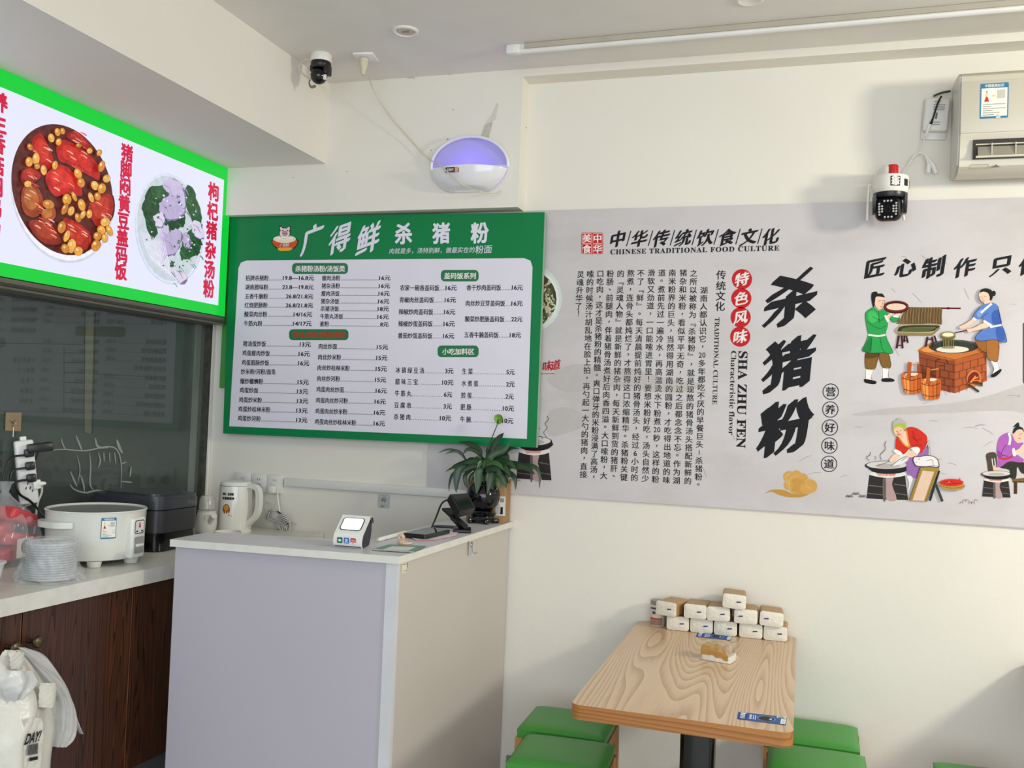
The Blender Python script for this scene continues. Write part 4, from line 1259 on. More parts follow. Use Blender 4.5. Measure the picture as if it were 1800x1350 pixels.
# bundle of white carrier bags hanging from the left knob
M_bag = mat('white_bag_plastic', (216, 213, 202), .30, noise=.03, scale=9, bump=.35, bscale=34)
M_bag2 = mat('thin_bag_white', (204, 204, 202), .3, noise=.05, scale=7, bump=.45, bscale=26)
kp = knobp[1]
KXp = kp.x + .045
t = thing('carrier_bag_bundle', 'bundle of white plastic carrier bags hanging from the left cabinet knob', 'bags', (KXp, kp.y, .45))
bsx = xsurf(KXp + .012)


def sheet(name, rows, material, depth=.02, ripple=.012, nw=3.2, x0=0., lab=None, n=18):
    """rows: list of (left px, right px, y px, bulge)"""
    mb = MB()
    L = catmull([Vector((a, y, c)) for a, b_, y, c in rows], 5)
    Rr = catmull([Vector((b_, y, c)) for a, b_, y, c in rows], 5)
    m = len(L) - 1
    def fn(u, v):
        j = int(round(v * m))
        a, b2 = L[j], Rr[j]
        px_ = a.x + (b2.x - a.x) * u
        py_ = a.y + (b2.y - a.y) * u
        bul = a.z * sin(pi * u) ** .7 + ripple * (.3 + v) * sin(u * nw * 2 * pi + v * 3.1 + x0 * 9) + .0015 * sin(u * 17 + v * 23)
        p = onx(px_, py_, KXp + x0)
        return p + Vector((bul, 0, 0))
    mb.grid(fn, n, m, material)
    o = mb.build(name, t, label=lab, smooth=180)
    return o


sheet('bag_layer', [(28, 40, 1142, .0), (40, 62, 1162, .02), (60, 104, 1200, .04), (84, 120, 1235, .04), (84, 130, 1275, .03), (86, 124, 1300, .02), (88, 112, 1312, .01)], M_bag2, x0=.004, nw=3.5)
sheet('bag_handle', [(30, 44, 1138, .0), (44, 76, 1150, .01), (66, 100, 1178, .015), (92, 118, 1206, .012), (108, 128, 1235, .01), (122, 137, 1262, .006), (142, 144, 1290, .0)], M_bag2, x0=.0, nw=1.5, ripple=.006)
sheet('bag_layer', [(8, 34, 1142, .01), (-12, 52, 1170, .04), (-30, 78, 1215, .07), (-38, 88, 1270, .08), (-44, 82, 1330, .08), (-50, 78, 1400, .07), (-52, 74, 1460, .05)], M_bag, x0=.03, nw=2.2, ripple=.010)
sheet('bag_layer', [(4, 30, 1145, .01), (-20, 44, 1180, .05), (-40, 58, 1240, .08), (-60, 36, 1300, .085), (-60, 30, 1370, .085), (-60, 28, 1440, .08)], M_bag, x0=.055, nw=1.6, ripple=.014)
sheet('bag_flap', [(14, 42, 1146, .004), (17, 42, 1160, .006), (19, 39, 1176, .004)], M_bag, x0=.10, nw=1., ripple=.002)
sheet('bag_flap', [(0, 60, 1178, .02), (-4, 68, 1198, .03), (4, 50, 1214, .03), (16, 34, 1230, .01)], M_bag2, x0=.12, nw=2.4, ripple=.008)
sheet('bag_flap', [(70, 100, 1200, .01), (68, 98, 1222, .014), (68, 97, 1243, .01)], M_bag, x0=.12, nw=1., ripple=.0015)
mb = MB()
bsx = xsurf(KXp + .153)
mb.text(bsx, 'DAY!', (45, 1300), (71, 1293), 16, pr((30, 30, 30)), bold=.035, xs=.25)
mb.fill(bsx, [(50, 1309), (67, 1306), (66, 1325), (48, 1328)], pr((110, 112, 108)))
for k in range(7):
    mb.stroke(bsx, [(51 + k * 2.3, 1310 - k * .3), (49.5 + k * 2.3, 1326 - k * .3)], 1., pr((50, 50, 50)))
mb.fill(bsx, [(51, 1332), (66, 1329), (66, 1335), (51, 1338)], pr((34, 34, 34)))
sheet('bag_layer', [(44, 74, 1262, .0), (42, 76, 1290, .0), (40, 72, 1330, .0), (32, 70, 1400, .0)], M_bag, x0=.148, nw=1, ripple=.0)
mb.build('bag_print', t, label='black DAY! print and barcode')

# ================================================================== things on the kitchen worktop
M_cook = mat('cooker_white_enamel', (222, 222, 214), .25, noise=.02, coat=.3)
fr_ = onz(165, 1000, TOP)
dv = Vector((fr_.x, fr_.y, 0)).normalized()
Rc = .168
cc = fr_ + dv * Rc
t = thing('rice_cooker', 'large open white rice cooker with an energy label on the worktop', 'rice cooker', (cc.x, cc.y, TOP))
hz = .190
mb = MB().lathe([(.130, .018), (.152, .024), (.161, .05), (.165, .10), (.168, hz - .006), (.171, hz), (.168, hz + .003), (.162, hz), (.158, hz - .004)], (cc.x, cc.y, TOP), M_cook, 56)
body = mb.build('cooker_body', t)
MB().lathe([(.158, hz - .003), (.156, hz - .01), (.152, hz - .09), (.12, hz - .14), (0, hz - .14)], (cc.x, cc.y, TOP), mat('aluminium_pot', (176, 176, 172), .35, metal=.7), 48).build('inner_pot', t, label='grey metal inner pot')
aim = math.atan2(-dv.y, -dv.x)
for da in (-70, 0, 65, 180):
    a = aim + radians(da)
    c = cc + Vector((cos(a), sin(a), 0)) * .132
    MB().lathe([(.022, .001), (.026, .022)], (c.x, c.y, TOP), M_cook, 16).build('foot', t)
# control panel
a = aim + radians(50)
n = Vector((cos(a), sin(a), 0))
sd = Vector((-n.y, n.x, 0))
R3 = Matrix((sd, n, Vector((0, 0, 1)))).transposed()
pc_ = Vector((cc.x, cc.y, TOP)) + n * .168
cp = MB().box(pc_ + Vector((0, 0, .098)), (.072, .034, .145), M_cook, R3, bev=.01, seg=3).build('control_box', t)
pn = (lambda x, y: pc_ + n * .0172 + sd * x + Vector((0, 0, .098 + y)), n)
mb = MB()
mb.fill(pn, rrect(-.025, .014, .025, .062, .008), pr((40, 40, 42)))
mb.fill(pn, rrect(-.022, .017, .022, .059, .006), pr((220, 220, 220)))
mb.fill(pn, [(-.006, .036), (.006, .036), (.002, .055), (-.002, .055)], pr((190, 40, 60)))
mb.fill(pn, rrect(-.018, .020, -.008, .026, .001), pr((40, 40, 42)))
mb.fill(pn, rrect(.008, .020, .018, .026, .001), pr((40, 40, 42)))
mb.fill(pn, rrect(-.025, -.055, .025, .004, .006), pr((150, 150, 144)))
mb.build('indicator_panel', cp, label='small panel with a red mark')
MB().box(pc_ + n * .018 + Vector((0, 0, .072)), (.036, .014, .010), M_cook, R3, bev=.003).build('switch', cp)
# handle (left front)
a = aim + radians(-52)
n2 = Vector((cos(a), sin(a), 0))
s2 = Vector((-n2.y, n2.x, 0))
pts = []
for k in range(13):
    u = -1 + 2 * k / 12
    pts.append(Vector((cc.x, cc.y, TOP + .138)) + s2 * (.085 * u) + n2 * (.160 + .045 * (1 - abs(u) ** 3)))
inn = [Vector((cc.x, cc.y, TOP + .138)) + s2 * (.08 * u) + n2 * .152 for u in (1, .5, 0, -.5, -1)]
MB().prism(pts + inn, (0, 0, .02), M_cook).build('handle', t)


def cyl_label(root, par, ctr, rad, az, zc, w, h, parts, name, label):
    """label wrapped on a cylinder; parts draw in label units (-.5..-.5)"""
    s = (lambda x, y: ctr + Vector((cos(az + x * w / rad) * rad, sin(az + x * w / rad) * rad, zc + y * h)), Vector((cos(az), sin(az), 0)), lambda x: Vector((cos(az + x * w / rad), sin(az + x * w / rad), 0)))
    mb = MB()
    parts(mb, s)
    return mb.build(name, par, label=label)


def energy(mb, s):
    B, Wt, Y, Rd, K = pr((52, 122, 160)), pr((236, 234, 222)), pr((232, 202, 90)), pr((200, 60, 40)), pr((60, 60, 60))
    mb.fill(s, rrect(-.5, -.5, .5, .5, .03, 2), B)
    mb.fill(s, [(-.46, -.44), (.46, -.44), (.46, .36), (-.46, .36)], Wt)
    mb.text(s, '中国能效标识', (-.34, .43), (.34, .43), .09, Wt, bold=.02)
    mb.fill(s, [(-.36, -.02), (-.18, -.02), (-.24, .12), (-.30, .12)], Rd)
    mb.fill(s, [(-.30, .12), (-.24, .12), (-.255, .22), (-.285, .22)], Y)
    mb.fill(s, [(-.285, .22), (-.255, .22), (-.26, .30), (-.28, .30)], pr((60, 110, 60)))
    mb.fill(s, [(-.08, .12), (.04, .12), (.04, .16), (-.08, .16)], Y)
    mb.fill(s, [(.1, .06), (.38, .06), (.38, .3), (.1, .3)], pr((196, 194, 184)))
    for k, (a, b_) in enumerate(((-.4, .40), (-.4, -.1), (-.4, .42), (-.4, -.05), (-.4, .2), (-.4, .0))):
        mb.stroke(s, [(a, -.1 - k * .06), (b_, -.1 - k * .06)], .012, K)


cyl_label(t, body, Vector((cc.x, cc.y, TOP)), .1682, aim + radians(14), .138, .05, .072, energy, 'energy_label', 'blue and white energy label')

# dark multi cooker
M_mc = mat('dark_grey_cooker', (52, 54, 60), .3, noise=.06, coat=.3)
M_mc2 = mat('brushed_dark_grey', (66, 66, 70), .35, metal=.5, noise=.1, scale=3)
px0 = onz(306, 981, TOP)
dcx, dcy = -2.515, 3.18
t = thing('multi_cooker', 'dark grey boxy rice cooker with a closed lid behind the white one', 'rice cooker', (dcx, dcy, TOP), radians(-6))
z = TOP
MB().prism([(dcx + q[0], dcy + q[1], z + .004) for q in rrect(-.165, -.13, .165, .13, .05, 6)], (0, 0, .07), M_gloss_black).build('cooker_base', t)
MB().prism([(dcx + q[0], dcy + q[1], z + .074) for q in rrect(-.168, -.133, .168, .133, .05, 6)], (0, 0, .085), M_mc2).build('cooker_body', t)
mb = MB()
for k, (ins, h0, h1) in enumerate(((.0, .163, .200), (.004, .200, .214))):
    mb.prism([(dcx + q[0], dcy + q[1], z + h0) for q in rrect(-.17 + ins, -.135 + ins, .17 - ins, .135 - ins, .05, 6)], (0, 0, h1 - h0), M_mc)
lid = mb.build('lid', t)
MB().prism([(dcx + q[0], dcy + q[1], z + .2142) for q in rrect(-.13, -.10, .13, .10, .04, 6)], (0, 0, .006), M_mc).build('lid_panel', lid)
mb = MB()
s = (lambda x, y: Vector((dcx + .1705, dcy + x, z + y)), Vector((1, 0, 0)))
mb.text(s, 'Midea', (.04, .183), (.09, .183), .016, pr((120, 124, 130)))
mb.build('lid_lettering', lid)

# stack of clear lids in a bag
M_clear = filmmat('clear_lid_plastic', (232, 234, 234), .46, .2)
M_film = filmmat('crinkled_clear_film', (232, 236, 240), .20, .1)
f0 = onz(88, 1026, TOP)
dv0 = Vector((f0.x, f0.y, 0)).normalized()
Rl = .078
c = f0 + dv0 * Rl
t = thing('lid_stack', 'bagged stack of clear round plastic lids on the worktop edge', 'lids', (c.x, c.y, TOP))
for k in range(15):
    zz = TOP + .006 + k * .0078
    MB().lathe([(0, .002), (.063, .002), (.068, .007), (.0755, .0065), (.077, .002), (.076, .0)], (c.x, c.y, zz), M_clear, 36).build('clear_lid', t)
mb = MB()


def bagf(u, v):
    a = 2 * pi * u
    prof = [(.102, .002), (.098, .02), (.088, .042), (.082, .08), (.082, .118), (.078, .130), (.05, .133), (.004, .132)]
    q = v * (len(prof) - 1)
    i = min(int(q), len(prof) - 2)
    f = q - i
    r_ = prof[i][0] * (1 - f) + prof[i + 1][0] * f
    zz = prof[i][1] * (1 - f) + prof[i + 1][1] * f
    w = .010 * (1 - v) ** 1.5 if v < .5 else .0015
    r_ += w * sin(a * 9 + 5 * sin(a * 3 + v * 4)) + .004 * (1 - v) * sin(a * 17 + v * 30)
    return Vector((c.x + r_ * cos(a), c.y + r_ * sin(a), TOP + max(.001, zz)))


mb.grid(bagf, 72, 28, M_film)
mb.build('plastic_bag', t, label='crinkled clear bag', smooth=60)

# red packets in a clear bag
f1 = onz(20, 998, TOP)
t = thing('red_packet_bag', 'clear knotted bag of red packets at the far left of the worktop', 'bag', (f1.x - .02, f1.y + .03, TOP))
M_redp = mat('red_packet', (196, 62, 66), .35, noise=.12, scale=30)
bx, by = f1.x - .075, f1.y + .03
for k, (dx, dy, dz_, rx, rz) in enumerate(((0, 0, .03, 8, 10), (.015, .03, .075, -10, -14), (-.02, -.01, .12, 14, 20), (.02, .02, .155, -20, 4))):
    MB().box((bx + dx, by + dy, TOP + dz_ + .012), (.11, .13, .045), M_redp, rotm('X', rx) @ rotm('Z', rz), bev=.012, seg=3).build('red_packet', t)
s = (lambda x, y: Vector((bx + .083, by + x, TOP + y)), Vector((1, -.2, 0)).normalized())
mb = MB()
mb.fill(s, [(-.02, .03), (.05, .035), (.05, .10), (-.02, .095)], pr((206, 196, 186)))
mb.fill(s, ellipse(.018, .066, .02, .024, 16), pr((84, 84, 92)))
mb.build('packet_label', t, label='pale label with a dark oval')
mb = MB()


def bagg(u, v):
    a = 2 * pi * u
    prof = [(.02, .003), (.09, .004), (.115, .03), (.118, .09), (.10, .16), (.06, .20), (.022, .235), (.012, .25), (.02, .275), (.03, .285)]
    q = v * (len(prof) - 1)
    i = min(int(q), len(prof) - 2)
    f = q - i
    r_ = prof[i][0] * (1 - f) + prof[i + 1][0] * f
    zz = prof[i][1] * (1 - f) + prof[i + 1][1] * f
    r_ *= 1 + .07 * sin(a * 7 + v * 5) + .05 * sin(a * 15 - v * 11)
    return Vector((bx + r_ * cos(a) * .9, by + r_ * sin(a), TOP + zz))


mb.grid(bagg, 56, 36, M_film)
mb.build('plastic_bag', t, smooth=60)

# clear tub at the frame edge
f2 = onz(8, 1040, TOP)
t = thing('clear_tub', 'clear plastic tub in front of the red packet bag', 'tub', (f2.x - .05, f2.y - .055, TOP))
mb = MB()
cx_, cy_ = f2.x - .055, f2.y - .055
for z0, z1, w0, w1 in ((0, .085, .045, .058),):
    P0 = [Vector((cx_ + q[0], cy_ + q[1], TOP + z0)) for q in rrect(-w0, -w0, w0, w0, .015)]
    P1 = [Vector((cx_ + q[0], cy_ + q[1], TOP + z1)) for q in rrect(-w1, -w1, w1, w1, .018)]
    m_ = len(P0)
    mb.add(P0 + P1, [(i, (i + 1) % m_, (i + 1) % m_ + m_, i + m_) for i in range(m_)] + [list(range(m_))[::-1]], M_clear)
mb.build('tub_body', t)
MB().prism([(cx_ + q[0], cy_ + q[1], TOP + .085) for q in rrect(-.062, -.062, .062, .062, .02)], (0, 0, .007), M_clear).build('tub_lid', t)

# white jug and dishes behind the dark cooker
M_cer = mat('white_ceramic', (216, 214, 206), .25, noise=.02, coat=.3)
p = ony(362, 935, 3.6)
jx, jy = p.x, 3.6
t = thing('white_jug', 'small white spouted jug between the dark cooker and the kettle', 'jug', (jx, jy, TOP))
MB().lathe([(.03, .001), (.042, .02), (.046, .05), (.044, .085), (.038, .098), (.040, .104), (.032, .104), (.03, .09)], (jx, jy, TOP), M_cer, 28).build('jug_body', t)
MB().tube([(jx + .03, jy - .02, TOP + .05), (jx + .052, jy - .035, TOP + .075), (jx + .066, jy - .042, TOP + .088)], [.010, .011, .014], M_cer, 14, 4).build('spout', t)
MB().lathe([(.03, .104), (.036, .112), (.034, .15), (.026, .168), (0, .17)], (jx, jy, TOP), filmmat('cloudy_cup', (206, 206, 200), .55), 24).build('cup_cover', t, label='cloudy upturned cup on top')
p = onz(352, 946, TOP)
MB().lathe([(.025, .001), (.045, .02), (.056, .045), (.053, .045), (.042, .022), (0, .008)], (-2.30, 3.44, TOP), M_cer, 28).build('white_bowl', label='small white bowl beside the dark cooker', cat='bowl')

# kettle
ky = 3.72
kx = ony(413, 900, ky).x
t = thing('electric_kettle', 'white electric kettle with black printed words by the wall sockets', 'kettle', (kx, ky, TOP))
KM = mat('kettle_white', (224, 222, 212), .25, noise=.02, coat=.4)
kb_ = MB().lathe([(.073, .012), (.075, .03), (.074, .10), (.071, .205), (.070, .212)], (kx, ky, TOP), KM, 40).build('kettle_body', t)
MB().lathe([(.075, .0), (.078, .008), (.074, .013)], (kx, ky, TOP), M_plastic, 36).build('kettle_base', t)
MB().lathe([(.0705, .210), (.070, .2125)], (kx, ky, TOP), mat('dark_gap', (60, 60, 58), .5), 36).build('lid_gap', t)
MB().lathe([(.070, .212), (.071, .220), (.064, .228), (.03, .232), (0, .232)], (kx, ky, TOP), M_plastic, 36).build('kettle_lid', t)
d = Vector((1, -.08, 0)).normalized()
o3 = Vector((kx, ky, TOP))
prof = [(.055, .214), (.10, .212), (.122, .198), (.130, .165), (.128, .11), (.112, .075), (.09, .055), (.07, .035)]
mb = MB()
pp = catmull([o3 + d * a + Vector((0, 0, b_)) for a, b_ in prof], 4)
for i in range(len(pp) - 1):
    q0, q1 = pp[i], pp[i + 1]
V, Fc = [], []
sdv = Vector((-d.y, d.x, 0)) * .014
for i, q in enumerate(pp):
    tn_ = (pp[min(i + 1, len(pp) - 1)] - pp[max(0, i - 1)]).normalized()
    nn = tn_.cross(sdv.normalized()) * .010
    V += [q + sdv + nn, q - sdv + nn, q - sdv - nn, q + sdv - nn]
for i in range(len(pp) - 1):
    for k in range(4):
        Fc.append((i * 4 + k, i * 4 + (k + 1) % 4, i * 4 + 4 + (k + 1) % 4, i * 4 + 4 + k))
Fc += [(0, 1, 2, 3), tuple(len(V) - 4 + k for k in range(4))]
mb.add(V, Fc, KM)
mb.build('handle', t)
az = math.atan2(-ky, -kx) - radians(26)


def kprint(mb, s):
    K = pr((30, 30, 32))
    mb.text(s, '你好，发财啦', (-.48, .36), (.40, .36), .075, K, bold=.05)
    mb.text(s, '财源滚滚来', (-.48, .25), (.46, .25), .075, K, bold=.05)
    mb.text(s, 'MELING', (-.40, -.42), (.16, -.42), .04, pr((90, 90, 96)))
    mb.text(s, '美 菱', (-.28, -.49), (.06, -.49), .035, pr((90, 90, 96)))


cyl_label(t, kb_, o3, .0737, az, .115, .062, .17, kprint, 'printed_words', 'small black printed words')


def kpic(mb, s):        # plain generic ornament in place of the cartoon figure
    mb.fill(s, ellipse(-.12, -.05, .30, .15, 24), pr((132, 84, 40)))
    mb.fill(s, ellipse(-.12, .0, .20, .08, 20), pr((206, 142, 54)))
    mb.fill(s, ellipse(.16, -.22, .18, .05, 20), pr((196, 136, 46)))


cyl_label(t, kb_, o3, .0735, az, .115, .062, .17, kpic, 'printed_ornament', 'brown and gold printed ornament')

# ================================================================== sockets, trunking and hooks on the back wall
sock = []
M_sock = mat('socket_plastic', (222, 220, 214), .35, noise=.02)
for i, (px_, lab) in enumerate(((429, 'leftmost of the wall sockets, with a black plug behind the kettle'), (458.5, 'middle wall socket with a round grey plug behind the kettle handle'), (488, 'right wall socket with a white plug and hanging cord'))):
    p = ony(px_, 850, D)
    cx_ = -2.545 + i * .0865
    t = thing('wall_socket', lab, 'socket', (cx_, D, 1.165), 0, 'wall sockets by the kettle')
    MB().box((cx_, D - .006, 1.209), (.0855, .011, .0875), M_sock, bev=.003).build('socket_plate', t)
    mb = MB()
    fs = (lambda x, y, cx_=cx_: Vector((cx_ + x, D - .0118, 1.209 + y)), Vector((0, -1, 0)))
    K = pr((50, 50, 50))
    for s_ in (-1, 1):
        mb.stroke(fs, [(s_ * .006, .014), (s_ * .006, .022)], .0022, K)
    mb.build('socket_slots', t)
    sock.append((t, cx_))
t, cx_ = sock[0]
MB().lathe([(.022, 0), (.02, .018), (.012, .03), (0, .032)], (cx_ + .002, D - .012, 1.195), M_black, 20, rotm('X', 90)).build('black_plug', t)
t, cx_ = sock[1]
MB().lathe([(.019, 0), (.019, .02), (.016, .026), (0, .027)], (cx_, D - .012, 1.188), mat('grey_plug', (140, 140, 142), .4), 24, rotm('X', 90)).build('grey_plug', t)
t, cx_ = sock[2]
MB().box((cx_ - .002, D - .028, 1.185), (.034, .034, .036), M_sock, bev=.006).build('white_plug', t)
cy_ = D - .03
wp = [(488, 866), (489, 882), (492, 900), (494, 912)]
mb = MB()
mb.tube([ony(x, y, cy_) for x, y in wp], .0032, M_plastic, 8, 5)
mb.build('hanging_cord', t)
M_cord = mat('pale_grey_cord', (186, 186, 182), .5)
mb = MB()
loops = []
for k in range(7):
    o_ = k * 1.6
    loops += [(466 + o_, 905 - k * .6), (472 + o_, 897), (484 + o_, 897 + k), (494 + o_, 912 + k * 2), (500 + o_, 926 + k * 3), (504 + k, 917), (500 + k, 920), (494 + o_ * .6, 934), (486, 914 + k * 2), (468 + o_, 912)]
mb.tube([ony(x, y, cy_ + .012 * sin(i * 1.7)) for i, (x, y) in enumerate(loops)], .0028, M_cord, 6, 4)
mb.tube([ony(x, y, cy_ - .004) for x, y in ((468, 897), (465, 888), (470, 883), (477, 889), (480, 896))], .0026, M_cord, 6, 4)
for k in range(6):
    x, y = 490 + k * 2.2, 905 + k * 2.6
    mb.tube([ony(x - 4, y + 4, cy_ - .02), ony(x + 3, y, cy_ - .032), ony(x + 10, y - 3, cy_ - .02)], .0030, M_cord, 6, 4)
mb.tube([ony(x, y, cy_ - .012) for x, y in ((488, 899), (497, 906), (504, 918), (505, 918), (506, 922))], .0034, M_black, 8, 5)
mb.tube([ony(x, y, cy_) for x, y in ((505, 917), (511, 918), (517, 920), (521, 922))], .0028, M_cord, 6, 5)
mb.build('coiled_cord', label='loosely wound pale cord hanging between the kettle and the counter', cat='cord')

a, b_ = ony(503, 849, D), ony(800, 866, D)
zt = (a.z + b_.z) / 2
mb = MB().span(a.x - .002, -1.28, D - .018, D - .001, zt - .017, zt + .020, M_sock, bev=.002)
mb.build('cable_trunking', label='white horizontal cable trunking running right from the sockets', cat='trunking')

M_hookp = filmmat('clear_hook_pad', (214, 216, 218), .45, .2)


def hook(loc, n, label):
    """clear adhesive pad with a little steel hook"""
    n = Vector(n)
    sx_ = Vector((0, 0, 1)).cross(n).normalized()
    t = thing('adhesive_hook', label, 'hook', loc, 0, 'clear adhesive hooks')
    L = Vector(loc)
    Rm = Matrix((sx_, n, Vector((0, 0, 1)))).transposed()
    MB().prism([L + n * .001 + sx_ * q[0] + Vector((0, 0, q[1])) for q in rrect(-.03, -.031, .03, .031, .007)], n * .0015, M_hookp).build('clear_pad', t)
    mb = MB()
    mb.tube([L + n * .004 + Vector((0, 0, .010)), L + n * .006 + Vector((0, 0, -.008)), L + n * .008 + Vector((0, 0, -.020)), L + n * .018 + Vector((0, 0, -.025)), L + n * .026 + Vector((0, 0, -.017))], .0016, M_metal, 8, 4)
    mb.lathe([(.011, 0), (.010, .004), (0, .005)], L + n * .002 + Vector((0, 0, .008)), M_metal, 16, Rm @ rotm('X', -90))
    mb.build('steel_hook', t)
    return t


p = ony(675, 881, D)
hook((p.x, D, p.z), (0, -1, 0), 'clear adhesive hook on the back wall below the trunking')

# ================================================================== white counter
M_cfront = mat('counter_lavender_board', (178, 173, 182), .45, noise=.015, scale=2)
M_cside = mat('counter_side_board', (192, 184, 176), .45, noise=.015, scale=2)
M_ctop = mat('counter_top_white', (206, 204, 208), .35, noise=.03, scale=12)
M_cedge = mat('counter_edge_band', (216, 214, 204), .45, noise=.05, scale=18)
fl, frr = onz(299, 948, CTOP), onz(708, 979, CTOP)
brr = onz(902, 917, CTOP)
t = thing('service_counter', 'L-shaped white service counter in front of the back wall', 'counter', ((fl.x + frr.x) / 2, frr.y, 0))
d1_ = Vector((0, .30, 0))
inn = [Vector((frr.x - .245, frr.y + .30, CTOP)), Vector((fl.x, fl.y + .26, CTOP))]
rx = -1.222
top = [Vector((fl.x, fl.y, CTOP)), Vector((rx, frr.y, CTOP)), Vector((rx + .03, 3.917, CTOP)), Vector((rx - .22, 3.917, CTOP)), Vector((rx - .245, frr.y + .27, CTOP)), Vector((fl.x, fl.y + .21, CTOP))]
MB().prism(top[::-1], (0, 0, -.024), M_ctop, M_cedge).build('counter_top', t)
zb = CTOP - .0245
MB().prism([(fl.x + .012, fl.y + .016, 0), (rx - .052, frr.y + .016, 0), (rx - .052, frr.y + .034, 0), (fl.x + .012, fl.y + .034, 0)], (0, 0, zb), M_cfront).build('front_panel', t, label='lavender-grey front panel')
MB().prism([(rx - .052, frr.y + .013, 0), (rx - .012, frr.y + .013, 0), (rx - .012, frr.y + .034, 0), (rx - .052, frr.y + .034, 0)], (0, 0, zb), mat('corner_strip', (206, 206, 208), .45)).build('corner_strip', t)
MB().prism([(rx - .014, frr.y + .0345, 0), (rx - .012, frr.y + .0345, 0), (rx + .014, 3.904, 0), (rx - .006, 3.904, 0)], (0, 0, zb), M_cside).build('side_panel', t, label='cream side panel')
MB().span(fl.x + .012, fl.x + .03, fl.y + .0345, fl.y + .2, 0, zb, M_cfront).build('end_panel', t)
cs = (lambda x, y: onx(x, y, rx - .0115 + .0), Vector((1, 0, 0)))
mb = MB()
mb.fill(cs, [(706, 991), (719, 987), (718.5, 1004), (706, 1008)], pr((222, 214, 190)))
mb.stroke(cs, [(708, 993), (715, 991)], .9, pr((90, 84, 74)))
mb.stroke(cs, [(708, 1004), (715, 1002)], .9, pr((110, 104, 94)))
mb.fill(cs, [(715, 990), (718, 989), (718, 997), (715, 998)], pr((120, 112, 100)))
mb.build('paper_label', t, label='small cream paper label at the corner')
p = onx(827, 961, rx + .005)
hook((rx + .0075, p.y, p.z), (1, .03, 0), 'clear adhesive hook on the cream side of the counter')

# ================================================================== things on the counter
cz = CTOP + .0005
p0 = onz(585, 962, CTOP)
p1_ = onz(634, 966, CTOP)
w = (p1_ - p0).length
ang = math.atan2(p1_.y - p0.y, p1_.x - p0.x)
t = thing('payment_terminal', 'small white payment speaker with three coloured app icons on the counter', 'payment terminal', (p0.x, p0.y, cz), ang)
prof = [(.012, .002), (.003, .012), (.0, .03), (.006, .058), (.016, .072), (.062, .128), (.072, .134), (.084, .128), (.092, .10), (.090, .05), (.078, .012), (.066, .002)]
prof = [(q[0], q[1] * .76) for q in prof]
MI = INV[t.name].inverted()


def loc3(x, y, z_):
    return MI @ Vector((x, y, z_))


pf = catmull([Vector((0, a, b_)) for a, b_ in prof], 3, True)
vx = (MI.to_3x3() @ Vector((1, 0, 0)))
MB().prism([loc3(.003, q.y * .985 + .001, q.z * .985 + .001) for q in pf], vx * (w - .006), mat('terminal_dark', (40, 42, 54), .4)).build('dark_body', t)
outer = [q for q in catmull([Vector((0, a, b_)) for a, b_ in prof[:9]], 4)]
inner = [Vector((0, q.y + .009, q.z - .004)) for q in outer][::-1]
inner[0] = Vector((0, outer[-1].y - .006, outer[-1].z - .002))
MB().prism([loc3(0, q.y, q.z) for q in outer + inner], vx * w, M_plastic).build('white_shell', t)
# tilted face
fa, fb_ = Vector((0, .016, .072 * .76)), Vector((0, .062, .128 * .76))
fdir = (fb_ - fa).normalized()
fn_ = Vector((0, -fdir.z, fdir.y))
N3 = (MI.to_3x3() @ fn_).normalized()
fs = (lambda x, y: loc3(x, (fa + fdir * y).y, (fa + fdir * y).z) + N3 * .0012, N3)
mb = MB()
mb.fill(fs, rrect(.011, .003, w - .011, .058, .011), pr((44, 44, 46)))
mb.build('screen_bezel', t)
mb = MB()
mb.lvl = 6
M_scr = mat('screen_painted_reflection', (240, 246, 240), .08, noise=0, spec=1.)
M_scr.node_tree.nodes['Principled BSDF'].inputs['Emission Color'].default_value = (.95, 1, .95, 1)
M_scr.node_tree.nodes['Principled BSDF'].inputs['Emission Strength'].default_value = .45  # emission stands in for bright sky reflected in the screen
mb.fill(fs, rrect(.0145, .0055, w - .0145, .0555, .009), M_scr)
mb.build('screen', t, label='bright screen with a painted white reflection')
fs2 = (lambda x, y: loc3(x, -.0012 + (.004 if y > .04 else 0), y), (MI.to_3x3() @ Vector((0, -1, 0))).normalized())
for k, (x, col) in enumerate(((.024, (20, 104, 70)), (.0475, (40, 110, 190)), (.071, (204, 54, 50)))):
    x = x * w / .098
    mb = MB()
    mb.fill(fs2, rrect(x - .0095, .016, x + .0095, .035, .003), pr(col))
    if k == 0:
        mb.fill(fs2, ellipse(x, .0255, .0055, .0045, 16), WHI)
        mb.stroke(fs2, [(x - .002, .0255), (x, .0245), (x + .003, .027)], .001, pr(col))
    elif k == 1:
        mb.text(fs2, '支', (x - .0065, .0255), (x + .0065, .0255), .014, WHI, bold=.03)
    else:
        mb.fill(fs2, [(x - .0095, .016), (x + .0095, .016), (x + .0095, .021), (x - .0095, .021)], WHI)
        mb.fill(fs2, [(x - .007, .024), (x + .007, .024), (x + .007, .030), (x - .007, .030)], pr((232, 150, 140)))
        mb.fill(fs2, [(x - .002, .016), (x + .002, .016), (x, .020)], pr((60, 40, 40)))
    mb.build('app_icon', t, label=('green chat-bubble icon', 'blue icon with a white character', 'red and white icon')[k])

qs = zsurf(cz + .0012)
mb = MB()
mb.fill(qs, [(653, 966), (683.5, 957), (750, 960), (728, 972)], mat('mat_green', (92, 140, 116), .4))
mb.fill(qs, [(672, 966.5), (690, 960.5), (731, 962), (717, 968.5)], pr((214, 216, 212)))
mb.fill(qs, [(653.5, 967), (658, 965.7), (730, 970.3), (727.5, 972)], pr((216, 220, 214)))
mb.text(qs, '推荐使用', (664, 968), (718, 970.6), 1.6, pr((92, 140, 116)))
mb.build('payment_mat', label='flat green payment mat with a pale blank square', cat='mat')

